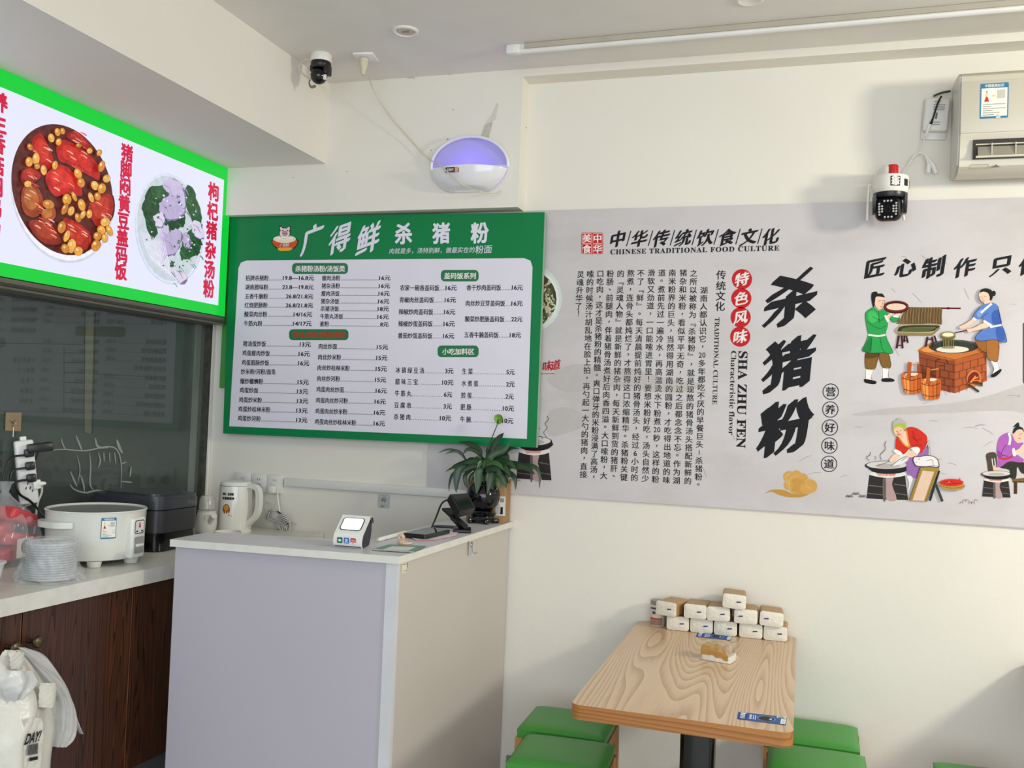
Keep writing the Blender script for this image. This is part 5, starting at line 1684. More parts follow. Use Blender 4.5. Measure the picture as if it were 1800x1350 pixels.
p = onz(712, 957, CTOP)
t = thing('ring_holder', 'beige ring-shaped phone grip lying on the green mat', 'phone grip', (p.x, p.y, cz + .002))
M_bei = mat('beige_plastic', (214, 186, 160), .4, noise=.04)
R_ = [Vector((p.x + .022 * cos(a), p.y + .022 * sin(a), cz + .006)) for a in (2 * pi * k / 24 for k in range(25))]
MB().tube(R_, .0045, M_bei, 10).build('flat_ring', t)
q = onz(704, 953, CTOP)
R_ = [Vector((q.x + .008 * cos(a), q.y + .004, cz + .0155 + .008 * sin(a))) for a in (2 * pi * k / 20 for k in range(21))]
MB().tube(R_, .0068, M_bei, 10).build('upright_ring', t)

ps = [onz(*q, CTOP) for q in ((713, 944), (740, 952), (788, 942), (760, 932))]
pcx = sum((q for q in ps), Vector()) / 4
t = thing('mobile_phone', 'black mobile phone lying on paper on the counter', 'phone', (pcx.x, pcx.y, cz))
u = ((ps[2] - ps[1]) + (ps[3] - ps[0])).normalized()
v = Vector((-u.y, u.x, 0))
L_, W_ = .20, .098
zb = cz + .0035
MB().prism([pcx * 1 + u * q[0] + v * q[1] + Vector((0, 0, zb - CTOP)) for q in rrect(-L_ / 2, -W_ / 2, L_ / 2, W_ / 2, .012)], (0, 0, .014), M_black).build('phone_case', t)
MB().prism([pcx * 1 + u * q[0] + v * q[1] + Vector((0, 0, zb - CTOP + .0141)) for q in rrect(-L_ / 2 + .005, -W_ / 2 + .005, L_ / 2 - .005, W_ / 2 - .005, .009)], (0, 0, .0008), mat('phone_screen', (14, 16, 18), .05, noise=0)).build('phone_screen', t)
pp = [onz(*q, CTOP) for q in ((716, 943), (757, 929), (812, 928), (801, 943), (764, 950), (730, 950))]
MB().prism([q + Vector((0, 0, .0006)) for q in pp], (0, 0, .0022), mat('white_paper', (222, 218, 222), .6), pr((196, 96, 110))).build('paper_sheets', label='white paper sheets with a pink edge under the phone', cat='paper')
a, b_ = onz(664, 953, CTOP), onz(712, 940, CTOP)
t0 = Vector((0, 0, .008))
MB().tube([a + t0, a + (b_ - a) * .03 + t0, b_ + t0], [.005, .0075, .0075], M_plastic, 12).build('white_rod', label='thin white plastic rod beside the phone', cat='rod')

# black scanner stand
base = onz(818, 934, CTOP)
t = thing('scanner_stand', 'black folding scanner stand with a square camera head and cord', 'scanner stand', (base.x, base.y, cz))
MB().box((base.x - .01, base.y - .01, cz + .006), (.07, .11, .011), M_black, rotm('Z', 20), bev=.003).build('stand_base', t)
Y0 = base.y
mb = MB()
el = ony(795, 907, Y0 - .01)
mb.tube([Vector((base.x, base.y, cz + .01)), el], [.017, .014], M_black, 4)
mb.build('lower_arm', t)
plate = [ony(777, 893, Y0), ony(806, 892, Y0 + .05), ony(815, 898, Y0 + .04), ony(793, 908, Y0 - .02)]
MB().prism(plate, (0, 0, -.008), M_black).build('upper_arm', t)
hd = [ony(791, 869, Y0 - .02), ony(822, 867, Y0 + .06), ony(836, 893, Y0 + .02), ony(808, 900, Y0 - .07)]
nrm = (hd[1] - hd[0]).cross(hd[3] - hd[0]).normalized()
if nrm.y > 0:
    nrm = -nrm
mb = MB().prism([q - nrm * .032 for q in hd], nrm * .032, M_black)
hh = mb.build('camera_head', t)
ctr = sum((q for q in hd), Vector()) / 4
MB().prism([ctr + (q - ctr) * .80 + nrm * .0003 for q in hd], nrm * .001, M_gloss_black).build('glossy_window', hh, label='glossy black window')
MB().tube([ony(793, 880, Y0 + .02), ony(786, 879, Y0 + .03), ony(776, 886, Y0 + .03), ony(767, 908, Y0 + .02), onz(758, 929, CTOP + .012)], .0036, M_black, 8, 6).build('cord', t)
p = onz(782, 930, CTOP)
MB().box((p.x, p.y + .03, cz + .006), (.11, .05, .006), M_black, rotm('Z', 12), bev=.002).build('black_card_reader', label='thin black slab behind the paper at the stand foot', cat='slab')

# vase with peace lily
v0 = onz(847, 919, CTOP)
vx_, vy_ = v0.x + .0, 3.79
t = thing('potted_peace_lily', 'leafy green plant in a round glossy black vase on the counter', 'plant', (vx_, vy_, cz))
mb = MB().lathe([(.052, .012), (.058, .016), (.052, .022), (.050, .03), (.056, .036), (.060, .042), (.052, .048), (.050, .052)], (vx_, vy_, cz), M_gloss_black, 32)
for k in range(5):
    a = 2 * pi * k / 5 + .3
    mb.box((vx_ + .056 * cos(a), vy_ + .056 * sin(a), cz + .010), (.03, .016, .02), M_gloss_black, rotm('Z', math.degrees(a)), bev=.004)
mb.build('vase_stand', t, label='low black footed stand')
MB().lathe([(.034, .052), (.052, .062), (.067, .085), (.073, .112), (.068, .14), (.052, .162), (.040, .170), (.042, .178), (.036, .178), (.034, .165), (0, .16)], (vx_, vy_, cz), M_gloss_black, 40).build('vase', t, label='round glossy black vase')
M_leafs = [mat('leaf_green_%s' % n_, c_, .35, noise=.15, scale=10) for n_, c_ in (('deep', (28, 54, 30)), ('mid', (38, 70, 34)), ('fresh', (50, 86, 38)))]
crown = Vector((vx_, vy_, cz + .17))


def leaf(pts, w, dy0, dy1, mm, stem_from=None):
    """pixel mid-rib of the blade, half width in metres, depth offsets"""
    P = [ony(x, y, vy_ + dy0 + (dy1 - dy0) * i / (len(pts) - 1)) for i, (x, y) in enumerate(pts)]
    if stem_from is None:
        stem_from = crown + Vector((RND.uniform(-.02, .02), RND.uniform(-.02, .02), 0))
    C = catmull(P, 6)
    n_ = len(C) - 1
    V, Fc = [], []
    for i, q in enumerate(C):
        tn_ = (C[min(i + 1, n_)] - C[max(i - 1, 0)]).normalized()
        vw = (q - C0).normalized()
        sd_ = tn_.cross(vw).normalized()
        up_ = sd_.cross(tn_).normalized()
        if up_.z < 0 and abs(up_.z) > .2:
            up_ = -up_
        k = i / n_
        ww = .84 * w * (sin(pi * min(1, k * .93 + .07)) ** .75) * (1 - .25 * k)
        V += [q + sd_ * ww - vw * ww * .25, q + vw * ww * .18, q - sd_ * ww - vw * ww * .25]
    for i in range(n_):
        a = i * 3
        Fc += [(a, a + 1, a + 4, a + 3), (a + 1, a + 2, a + 5, a + 4)]
    mb = MB().add(V, Fc, mm)
    mid = (stem_from + P[0]) * .5 + Vector((0, 0, .012))
    mb.tube([stem_from, mid, P[0], C[min(2, n_)]], [.0028, .0022, .0018, .001], mm, 6, 4)
    return mb.build('leaf', t, smooth=60)


cl = crop(750, 720, 6.138)
leafs = [([(590, 500), (570, 440), (500, 385), (420, 360), (340, 352)], .016, 0, .02), ([(600, 520), (520, 440), (440, 430), (385, 490)], .012, .03, .02), ([(420, 540), (375, 480), (310, 445), (200, 478)], .010, .03, .0), ([(380, 490), (330, 450), (230, 430), (115, 470)], .007, .04, .03),
         ([(680, 470), (720, 400), (780, 310), (832, 250)], .020, .02, .02), ([(640, 540), (740, 470), (840, 430), (905, 350)], .021, -.02, .0), ([(760, 560), (840, 470), (900, 420), (1000, 420)], .013, .04, .04), ([(650, 620), (560, 560), (470, 560), (280, 610)], .017, -.03, -.03), ([(640, 600), (520, 545), (400, 570), (275, 605)], .014, .0, -.02), ([(560, 600), (450, 600), (300, 620), (200, 670)], .010, -.01, .0),
         ([(420, 600), (350, 640), (320, 760), (318, 900)], .024, -.05, -.07), ([(470, 640), (300, 680), (250, 780), (240, 890)], .008, .02, .02), ([(500, 640), (420, 700), (415, 780), (440, 850)], .012, -.02, -.02), ([(600, 640), (560, 680), (555, 790), (542, 905)], .024, -.06, -.08), ([(680, 640), (690, 700), (680, 800), (650, 920)], .022, -.05, -.07), ([(720, 650), (715, 740), (705, 830), (695, 910)], .015, -.03, -.04),
         ([(760, 600), (880, 590), (1060, 620), (1170, 700)], .022, -.02, -.04), ([(960, 600), (1130, 605), (1215, 680), (1215, 860)], .012, .02, .01), ([(800, 640), (880, 680), (950, 740), (960, 870)], .016, -.01, -.02), ([(740, 680), (800, 720), (840, 790), (860, 850)], .018, -.03, -.03), ([(840, 600), (870, 680), (870, 760)], .014, .02, .02), ([(640, 600), (720, 570), (790, 600), (830, 660)], .014, -.05, -.06), ([(700, 560), (780, 520), (860, 490), (890, 560)], .015, .01, .0),
         ([(600, 640), (640, 560), (700, 570), (740, 580)], .014, -.04, -.04), ([(560, 620), (500, 610), (430, 640), (370, 690)], .016, -.05, -.06), ([(640, 660), (600, 600), (620, 560), (600, 500)], .012, .03, .04), ([(690, 520), (660, 470), (655, 430), (660, 390)], .010, .04, .05), ([(640, 700), (620, 760), (600, 820)], .014, -.02, -.03), ([(820, 660), (850, 720), (880, 800)], .010, .03, .02), ([(560, 680), (500, 700), (470, 760), (480, 830)], .012, .02, .01),
         ([(640, 680), (690, 640), (770, 650), (800, 740)], .016, -.06, -.07), ([(600, 560), (560, 530), (540, 520), (500, 530)], .010, -.02, -.02), ([(620, 720), (560, 730), (520, 760), (500, 700)], .010, .01, .02), ([(720, 720), (770, 760), (780, 820), (740, 880)], .012, -.04, -.05)]
for k in range(22):
    a = RND.uniform(-1.35, 1.35)
    x0, y0 = 660 + 120 * sin(a) * RND.uniform(.2, 1), RND.uniform(560, 640)
    r_ = RND.uniform(70, 170)
    x1, y1 = x0 + r_ * sin(a), y0 - RND.uniform(-40, 60)
    x2, y2 = x1 + r_ * .5 * sin(a), y1 + RND.uniform(60, 150)
    dd = RND.uniform(-.07, .06)
    leafs.append(([(x0, y0), ((x0 + x1) / 2, (y0 + y1) / 2 - 22), (x1, y1), (x2, y2)], RND.uniform(.011, .018), dd * .5, dd))
for i, (pts, w_, a, b_) in enumerate(leafs):
    leaf([cl(q) for q in pts], w_, a, b_, M_leafs[(0, 1, 0, 2, 0, 1)[i % 6]])
mb = MB()
tip = ony(*cl((765, 155)), vy_)
mb.tube([crown, ony(*cl((650, 450)), vy_), ony(*cl((690, 340)), vy_), tip], [.003, .0028, .0022, .002], M_leafs[0], 8, 6)
st = mb.build('flower_stem', t)
mb = MB()
hp = [ony(*cl(q), vy_ - .004) for q in catmull([Vector(q) for q in [(765, 160), (735, 120), (725, 90), (745, 58), (785, 50), (815, 72), (822, 105), (805, 145)]], 4, True)]
hc = ony(*cl((772, 102)), vy_ + .008)
mb.add(hp + [hc], [(i, (i + 1) % len(hp), len(hp)) for i in range(len(hp))], mat('bright_leaf_green', (112, 158, 54), .35, noise=.1, scale=30))
mb.tube([ony(*cl((768, 150)), vy_ - .006), ony(*cl((770, 100)), vy_ - .012)], [.003, .002], M_leafs[0], 8)
mb.build('green_spathe', st, label='bright green heart-shaped spathe')

# cardboard box
M_card = mat('brown_cardboard', (160, 122, 82), .7, noise=.06, scale=10)
bx0, bx1, by0, by1 = -1.375, -1.205, 3.815, 3.905
t = thing('cardboard_box', 'small brown cardboard box with a shipping label behind the vase', 'box', (bx1 - .08, by0, cz))
zt_ = ony(895, 846, by0).z
MB().span(bx0, bx1, by0, by1, cz, zt_, M_card, bev=.002).build('box_body', t)
s = ysurf(by0)
mb = MB()
mb.fill(s, [(872, 872), (889, 873), (888, 907), (871, 906)], pr((226, 222, 212)))
mb.fill(s, [(879, 876), (886, 876), (886, 883), (879, 883)], pr((150, 146, 138)))
mb.fill(s, [(880, 891), (884, 891), (884, 904), (879, 904)], pr((30, 30, 30)))
for k in range(4):
    mb.stroke(s, [(873 + k * 1.5, 886), (873 + k * 1.5, 904)], .6, pr((120, 116, 110)))
mb.build('shipping_label', t, label='white shipping label')
MB().prism([(bx1 - .0, by0 + .02, zt_), (bx1, by1 - .01, zt_), (bx1 + .05, by1 - .03, zt_ + .0), (bx1 + .055, by0 + .03, zt_ + .004)], (0, 0, .003), M_card).build('box_flap', t)
# ================================================================== insect lamp and its cord
ix, iz, iy = -1.418, 2.652, 3.82
t = thing('insect_lamp', 'oval white insect-trap lamp glowing violet on the upper wall', 'insect lamp', (ix, iy, iz - .13))
M_il = mat('lamp_gloss_white', (226, 224, 226), .18, noise=.01, coat=.4)
A_, B_ = .181, .127


def oval(n=64, k=1.):
    P = []
    for i in range(n):
        a = 2 * pi * i / n
        x, z_ = A_ * k * cos(a), B_ * k * sin(a)
        if z_ < -.108 * k:
            z_ = -.108 * k - (-(z_) - .108 * k) * .15
        P.append((x, z_))
    return P


MB().prism([Vector((ix + x, iy - .001, iz + z_)) for x, z_ in oval()], (0, -.018, 0), M_il).build('back_plate', t)
# raised rim and front shell
mb = MB()
CUT = -.020
nu_, nv_ = 48, 20


def shell(u, v):
    # v from the lip (0) to the bottom (1)
    z_ = CUT + .006 * cos((u - .5) * pi) - v * (CUT + .112)
    zz = max(-.99, min(.99, z_ / B_))
    xm = A_ * math.sqrt(max(0, 1 - zz * zz)) * .985
    x = xm * (2 * u - 1)
    rr = min(1, (x / A_) ** 2 + (z_ / (B_ * 1.0)) ** 2)
    dep = .090 * max(0, 1 - rr) ** .5
    if v > .9:
        dep *= max(0, (1 - v) / .1) ** .5
    return Vector((ix + x, iy - .016 - dep, iz + z_))


mb.grid(shell, nu_, nv_, M_il)
mb.grid(lambda u, v: shell(u, 0) + Vector((0, .004 + v * .004, -.004 * v)) if v else shell(u, 0), nu_, 1, M_il)
sh = mb.build('front_shell', t, smooth=60)
# rim above the opening
mb = MB()
rim = [Vector((ix + A_ * .975 * cos(a), iy - .022 - .020 * sin(a), iz + B_ * .975 * sin(a))) for a in (pi * k / 40 for k in range(-1, 42))]
mb.tube(rim, .0065, M_il, 8)
mb.build('rim', t)
mb = MB()
mb.grid(lambda u, v: Vector((ix + A_ * .96 * cos(pi * u) * 1., iy - .020 - .0 * v, iz + B_ * .96 * sin(pi * u) * v)), 40, 8, mat('lamp_inner_glow_tint', (176, 168, 220), .5, noise=0))  # white reflector tinted, part of the violet glow put into its colour
mb.build('inner_reflector', t)
M_uv = mat('violet_tube', (120, 90, 240), .3, noise=0)
b_ = M_uv.node_tree.nodes['Principled BSDF']
b_.inputs['Emission Color'].default_value = (.20, .10, 1, 1)
b_.inputs['Emission Strength'].default_value = 2.5
MB().tube([(ix - .11, iy - .050, iz - .036), (ix + .11, iy - .050, iz - .036)], .010, M_uv, 12).build('violet_tube', t, label='glowing violet tube')
ls = (lambda x, y: Vector((ix - .075 + x * 1.0, iy - .106 + abs(x - .026) * .10, iz - .034 + y)), Vector((0, -1, 0)))
pl_ = bpy.data.lights.new('violet_glow', 'POINT')
pl_.energy, pl_.color, pl_.shadow_soft_size = .11, (.17, .08, 1.0), .045
po = bpy.data.objects.new('violet_glow', pl_)
COL.objects.link(po)
po.location = (ix, iy - .060, iz + .012)
mb = MB()
mb.fill(ls, [(-.002, -.012), (.058, -.012), (.058, .010), (-.002, .010)], pr((46, 62, 72)))
mb.fill(ls, [(.041, -.011), (.055, -.011), (.055, .009), (.041, .009)], pr((226, 150, 110)))
mb.text(ls, '灭蚊灯', (.003, -.001), (.036, -.001), .013, WHI, bold=.02)
mb.build('small_label', t, label='small dark label with an orange end')
ls2 = (lambda x, y: Vector((ix + x, iy - .062, iz - .098 + y)), Vector((0, -1, 0)))
# cord, plug and ceiling socket
M_cable = mat('cream_cable', (206, 198, 172), .5, noise=.1, scale=30)
sp_ = onz(643, 98, CEIL)
wire = [Vector((sp_.x - .01, sp_.y, CEIL - .075)), ony(648, 132, 3.6), ony(654, 152, 3.70), ony(668, 178, 3.76), ony(690, 210, 3.78), ony(714, 237, 3.795), ony(736, 262, 3.80), ony(757, 281, 3.79), ony(772, 290, 3.73), ony(790, 305, 3.70), ony(812, 324, 3.705), ony(838, 335, 3.72), ony(866, 340, 3.76), ony(880, 336, 3.80)]
MB().tube(wire, .0028, M_cable, 6, 5).build('power_cord', t)
MB().tube([(sp_.x - .008, sp_.y, CEIL - .012), (sp_.x - .008, sp_.y, CEIL - .04), (sp_.x - .009, sp_.y, CEIL - .06), (sp_.x - .010, sp_.y, CEIL - .08)], [.019, .017, .012, .007], M_cable, 14).build('plug', t)
MB().box((sp_.x, sp_.y, CEIL - .0055), (.088, .088, .010), M_plastic, rotm('Z', 8), bev=.002).build('ceiling_socket', label='square white socket plate on the ceiling with the lamp plug in it', cat='socket')
# old tape marks above the lamp
mb = MB()
sfl = ysurf(3.8195)
mb.fill(sfl, [(843, 248), (852, 219), (866, 214), (864, 224), (857, 249)], mat('old_tape', (190, 186, 168), .6, noise=.15, scale=60))
mb.fill(sfl, [(854, 217), (866, 200), (874, 180), (876, 183), (871, 210), (864, 214)], pr((208, 204, 194)))
mb.build('tape_mark', label='grimy strip of old tape on the wall above the insect lamp', cat='tape')
# specks of dirt on the ceiling edge
# ================================================================== ceiling lights and dome camera
c = onz(713, 54, CEIL)
t = thing('recessed_downlight', 'round recessed ceiling downlight, switched off', 'downlight', (c.x, c.y, CEIL))
MB().lathe([(.052, 0), (.052, -.005), (.043, -.008), (.036, -.003), (.034, .0)], (c.x, c.y, CEIL), M_white, 40).build('trim_ring', t)
MB().lathe([(.034, -.001), (.030, -.006), (.022, -.004), (0, -.0035)], (c.x, c.y, CEIL), mat('downlight_inner', (196, 186, 168), .4), 32).build('lamp_face', t)
mb = MB().box((c.x, c.y, CEIL - .005), (.03, .010, .003), mat('downlight_centre', (150, 128, 96), .4))
mb.build('lamp_chip', t)
c = onz(1318, -2, CEIL)
MB().lathe([(.05, 0), (.05, -.005), (.04, -.008), (.03, -.004), (0, -.003)], (c.x, c.y, CEIL), M_white, 32).build('recessed_downlight', label='round ceiling downlight cut off by the top of the picture', cat='downlight')
a, b_ = onz(893, 90, CEIL - .02), onz(1800, 11, CEIL - .02)
d = (b_ - a).normalized()
b_ = a + d * 2.35
t = thing('ceiling_tube_light', 'long thin white tube light fixed along the ceiling edge, switched off', 'tube light', (a.x, a.y, CEIL - .03))
ang = math.atan2(d.y, d.x)
R = Matrix.Rotation(ang, 3, 'Z')
m_ = (a + b_) / 2
MB().box((m_.x, m_.y, CEIL - .009), (2.28, .032, .018), M_plastic, R, bev=.002).build('light_base', t)
MB().tube([(a.x + d.x * .04, a.y + d.y * .04, CEIL - .024), (b_.x, b_.y, CEIL - .024)], .013, mat('frosted_tube', (226, 224, 218), .3), 14).build('tube', t)
MB().box((a.x + d.x * .025, a.y + d.y * .025, CEIL - .018), (.055, .038, .036), M_plastic, R, bev=.004).build('end_cap', t)
MB().box((m_.x - d.y * -.0, m_.y - .019, CEIL - .012), (2.2, .004, .02), mat('channel_beige', (176, 168, 152), .6), R).build('side_channel', t)  # thin strip along the base, a darker beige than the plastic

c = onz(565, 96, CEIL)
c.x -= .0
t = thing('dome_camera', 'black and white dome security camera on the ceiling beside the beam', 'security camera', (c.x, c.y, CEIL - .13))
M_cam = mat('camera_white', (226, 222, 212), .3, noise=.02)
MB().lathe([(.043, 0), (.045, -.003), (.045, -.03), (.043, -.034), (.0, -.034)], (c.x, c.y, CEIL), M_cam, 36).build('camera_base', t)
mb = MB().lathe([(.041, -.034), (.043, -.042), (.042, -.055), (.036, -.062), (0, -.064)], (c.x, c.y, CEIL), M_black, 32)
mb.box((c.x + .032, c.y, CEIL - .068), (.018, .05, .045), M_black, bev=.006)
mb.box((c.x - .032, c.y, CEIL - .062), (.016, .05, .03), M_black, bev=.006)
mb.build('swivel_yoke', t)
bc = Vector((c.x - .004, c.y - .006, CEIL - .092))
R = rotm('Z', -10)
MB().lathe([(.0, -.036), (.012, -.034), (.024, -.027), (.033, -.014), (.036, 0), (.033, .014), (.024, .027), (.012, .034), (0, .036)], bc, M_gloss_black, 32).build('camera_ball', t)
MB().box(bc + Vector((.034, -.010, -.012)), (.012, .014, .022), M_cam, bev=.003).build('side_tab', t)
mb = MB()
w1 = [Vector((c.x - .044, c.y, CEIL - .018)), Vector((c.x - .075, c.y, CEIL - .018)), Vector((c.x - .100, c.y, CEIL - .035)), Vector((c.x - .098, c.y, CEIL - .062)), Vector((c.x - .075, c.y, CEIL - .085)), Vector((c.x - .050, c.y + .01, CEIL - .100))]
mb.tube(w1, .0042, M_cable, 8, 5)
mb.tube([Vector((c.x - .055, c.y + .01, CEIL - .098)), Vector((c.x - .052, c.y, CEIL - .12)), Vector((c.x - .040, c.y, CEIL - .136)), Vector((c.x - .022, c.y, CEIL - .132))], [.003, .003, .006, .006], mat('grey_lead', (120, 112, 96), .5), 8, 4)
mb.build('camera_lead', t)

# ================================================================== air conditioner
ax0, ax1, az0, az1, ay = .509, 1.40, 2.533, 2.895, 3.715
t = thing('air_conditioner', 'white wall-mounted air conditioner with an energy label at the upper right', 'air conditioner', ((ax0 + ax1) / 2, D, az0))
M_ac = mat('ac_cream_white', (204, 197, 180), .3, noise=.015)
prof = [(3.918, az0 + .015), (3.918, az1 + .012), (3.80, az1 + .012), (3.745, az1 + .006), (3.722, az1 - .012), (ay, az1 - .05), (ay - .003, az0 + .135), (ay + .002, az0 + .128), (ay + .012, az0 + .05), (ay + .018, az0 + .02), (3.76, az0 + .002), (3.82, az0 - .004)]
MB().prism([(ax0 + .006, y, z_) for y, z_ in prof], (ax1 - ax0 - .006, 0, 0), M_ac).build('ac_body', t)
MB().prism([(ax0, y + .002, z_) for y, z_ in prof[:5] + [(ay + .012, az1 - .05), (ay + .010, az0 + .13), (ay + .03, az0 + .03), (3.80, az0 + .004)]], (.008, 0, 0), mat('ac_side', (204, 202, 196), .35)).build('end_cap', t)
MB().span(ax0 + .004, ax1 - .01, ay - .006, ay + .01, az0 + .136, az1 - .035, M_ac, bev=.004).build('front_panel', t)
lv0 = ony(1712, 262, ay).x
zl1, zl0 = ony(1712, 252, ay).z, ony(1710, 279, ay).z
mb = MB()
mb.span(lv0 - .003, ax1 - .06, ay - .004, ay + .004, zl0 - .002, zl1 + .012, mat('ac_outlet_dark', (44, 40, 34), .6))
mb.build('outlet_slot', t, label='dark air outlet')
mb = MB()
M_lv = mat('ac_louver', (150, 144, 128), .4)
mb.box(((lv0 + ax1 - .06) / 2 + .006, ay - .010, (zl0 + zl1) / 2 - .006), (ax1 - .07 - lv0, .006, (zl1 - zl0) * .66), M_lv, rotm('X', -14), bev=.001)
mb.span(lv0 + .004, ax1 - .066, ay - .022, ay - .012, zl0 - .002, zl0 + .004, M_ac)
mb.span(lv0 + .004, ax1 - .066, ay - .012, ay - .006, zl1 - .010, zl1 - .006, M_ac)
for k in range(8):
    x = ony(1742, 265, ay).x + k * .077
    if x < ax1 - .08:
        mb.box((x, ay - .012, (zl0 + zl1) / 2), (.003, .014, (zl1 - zl0) * .8), M_ac)
mb.build('louver', t, label='grey air-flow louver')
p = ony(1747, 178, ay)
s = (lambda x, y: Vector((p.x + x * .092, ay - .0068, p.z + y * .128)), Vector((0, -1, 0)))
mb = MB()
energy(mb, s)
mb.fill(s, [(.05, -.52), (.22, -.52), (.24, -.44), (.12, -.38)], M_ac)
mb.build('energy_label', t, label='blue and white torn energy label')
s = ysurf(ay + .012)
mb = MB()
mb.stroke(s, [(1703, 296), (1706, 290), (1738, 289)], .8, pr((150, 140, 116)))
mb.stroke(s, [(1703, 296), (1734, 295), (1738, 289)], .8, pr((150, 140, 116)))
mb.fill(s, [(1742, 295), (1751, 289), (1758, 294)], pr((120, 110, 90)))
mb.build('warning_print', t, label='faint warning print')

# camera power box and leads
p0, p1_ = ony(1640, 170, D), ony(1645, 240, D)
bx_, bz_ = (ony(1645, 205, 3.89)).x, ony(1645, 205, 3.89).z
t = thing('power_box', 'small grey-white power adapter box on the wall left of the air conditioner', 'adapter', (bx_, D, bz_ - .08))
MB().box((bx_, D - .004, bz_ - .004), (.092, .006, .158), M_sock, rotm('Y', 4), bev=.004).build('mount_plate', t)
MB().box((bx_ + .002, D - .018, bz_ + .008), (.088, .034, .128), M_sock, rotm('Y', 4), bev=.008, seg=3).build('box_body', t)
s = ysurf(D - .0355)
mb = MB()
GT = pr((120, 118, 112))
for x0, y0, x1, y1 in ((1642, 178, 1655, 178), (1644, 181, 1653, 181), (1641, 184, 1662, 184), (1641, 187, 1661, 187), (1640, 190, 1661, 190), (1641, 193, 1660, 193), (1640, 215, 1653, 215), (1640, 219, 1652, 219)):
    mb.stroke(s, [(x0, y0), (x1, y1)], 1.0, GT)
mb.stroke(s, [(1647, 198), (1645, 209)], 3.4, GT)
mb.build('printed_text', t, label='tiny grey printed lines')
mb = MB()
mb.tube([ony(x, y, D - .045 + k * .0) for k, (x, y) in enumerate(((1655, 169), (1650, 178), (1645, 192), (1640, 208), (1636, 218)))], [.0035, .0035, .0035, .0035, .006], M_black, 8, 4)
mb.tube([ony(x, y, D - .02) for x, y in ((1641, 169), (1650, 165), (1660, 162), (1671, 160))], .0042, M_black, 8, 4)
mb.build('black_lead', t, label='black lead')
mb = MB()
mb.tube([ony(x, y, D - .045) for x, y in ((1635, 219), (1631, 229), (1627, 241))], [.007, .006, .003], M_plastic, 8, 4)
mb.tube([ony(x, y, D - .03) for x, y in ((1627, 240), (1622, 254), (1617, 268))], .0022, M_plastic, 6, 4)
mb.tube([ony(x, y, D - .03) for x, y in ((1617, 268), (1608, 272), (1600, 284), (1586, 306))], .0026, M_plastic, 6, 4)
mb.tube([ony(x, y, D - .026) for x, y in ((1610, 272), (1604, 280), (1598, 290))], .003, M_plastic, 6, 4)
for dx in (0, 9):
    mb.tube([ony(x, y, D - .03) for x, y in ((1617, 268), (1626, 272), (1630 + dx * .5, 282), (1633 + dx * .7, 289), (1632 + dx * 1.3, 300), (1632 + dx * 1.6, 304))], [.003, .003, .004, .009, .009, .007], M_plastic, 10, 4)
mb.build('white_leads', t, label='white leads with two loose connectors')

# wall security camera
wy = 3.805
wc = ony(1564, 345, wy)
t = thing('wall_camera', 'white and black pan-tilt security camera with a red beacon on the wall', 'security camera', (wc.x, D, wc.z - .11))
Zt = lambda y: ony(1564, y, wy).z
MB().box((wc.x - .018, D - .025, Zt(303)), (.05, .045, .03), M_cam, bev=.004).build('wall_bracket', t)
MB().tube([(wc.x - .004, D - .03, Zt(301)), (wc.x - .004, wy, Zt(301))], .018, M_cam, 16).build('bracket_arm', t)
MB().lathe([(.058, Zt(311) - wc.z), (.066, Zt(312.5) - wc.z), (.067, Zt(330) - wc.z), (.062, Zt(340) - wc.z), (.058, Zt(342) - wc.z)], wc, M_cam, 48).build('camera_collar', t)
MB().lathe([(.036, Zt(311) - wc.z), (.036, Zt(297) - wc.z), (.030, Zt(293) - wc.z), (0, Zt(292.5) - wc.z)], (wc.x - .004, wy, wc.z), M_cam, 32).build('top_dome', t)
mb = MB()
mb.lathe([(.0215, Zt(311) - wc.z), (.0215, Zt(296) - wc.z), (.018, Zt(293) - wc.z), (0, Zt(292.5) - wc.z)], (wc.x + .006, wy - .02, wc.z), mat('red_beacon', (186, 24, 30), .25, coat=.3), 28)
mb.build('red_beacon', t, label='red beacon lamp')
# black yoke with side arms
mb = MB().lathe([(.060, Zt(341) - wc.z), (.060, Zt(345) - wc.z), (.056, Zt(350) - wc.z), (.035, Zt(352) - wc.z)], wc, M_black, 36)
for s_ in (-1, 1):
    mb.prism([Vector((wc.x + s_ * .050, wy + a, b_)) for a, b_ in ((-.035, Zt(343)), (.035, Zt(343)), (.032, Zt(365)), (.015, Zt(376)), (-.015, Zt(376)), (-.032, Zt(365)))], (s_ * .010, 0, 0), M_black)
mb.build('camera_yoke', t)
hcn = Vector((wc.x - .003, wy - .004, Zt(368)))
Rh = rotm('Z', -9) @ rotm('X', 10)
MB().box(hcn, (.094, .075, .092), M_black, Rh, bev=.026, seg=5).build('camera_head', t)
fc = hcn + Rh @ Vector((0, -.0378, 0))
hn = Rh @ Vector((0, -1, 0))
hs = (lambda x, y: fc + Rh @ Vector((x, 0, y)), hn)
mb = MB()
mb.fill(hs, rrect(-.038, -.036, .038, .036, .017), mat('lens_black', (6, 6, 7), .45, noise=0, spec=.08))
mb.build('lens_window', t)
mb = MB()
mb.lvl = 4
mb.stroke(hs, [(.010 * cos(a), .010 * sin(a)) for a in (2 * pi * k / 24 for k in range(24))], .002, pr((34, 34, 38)), closed=True)
mb.build('lens_ring', t)
LE = mat('led_grey', (176, 172, 164), .2, noise=0)
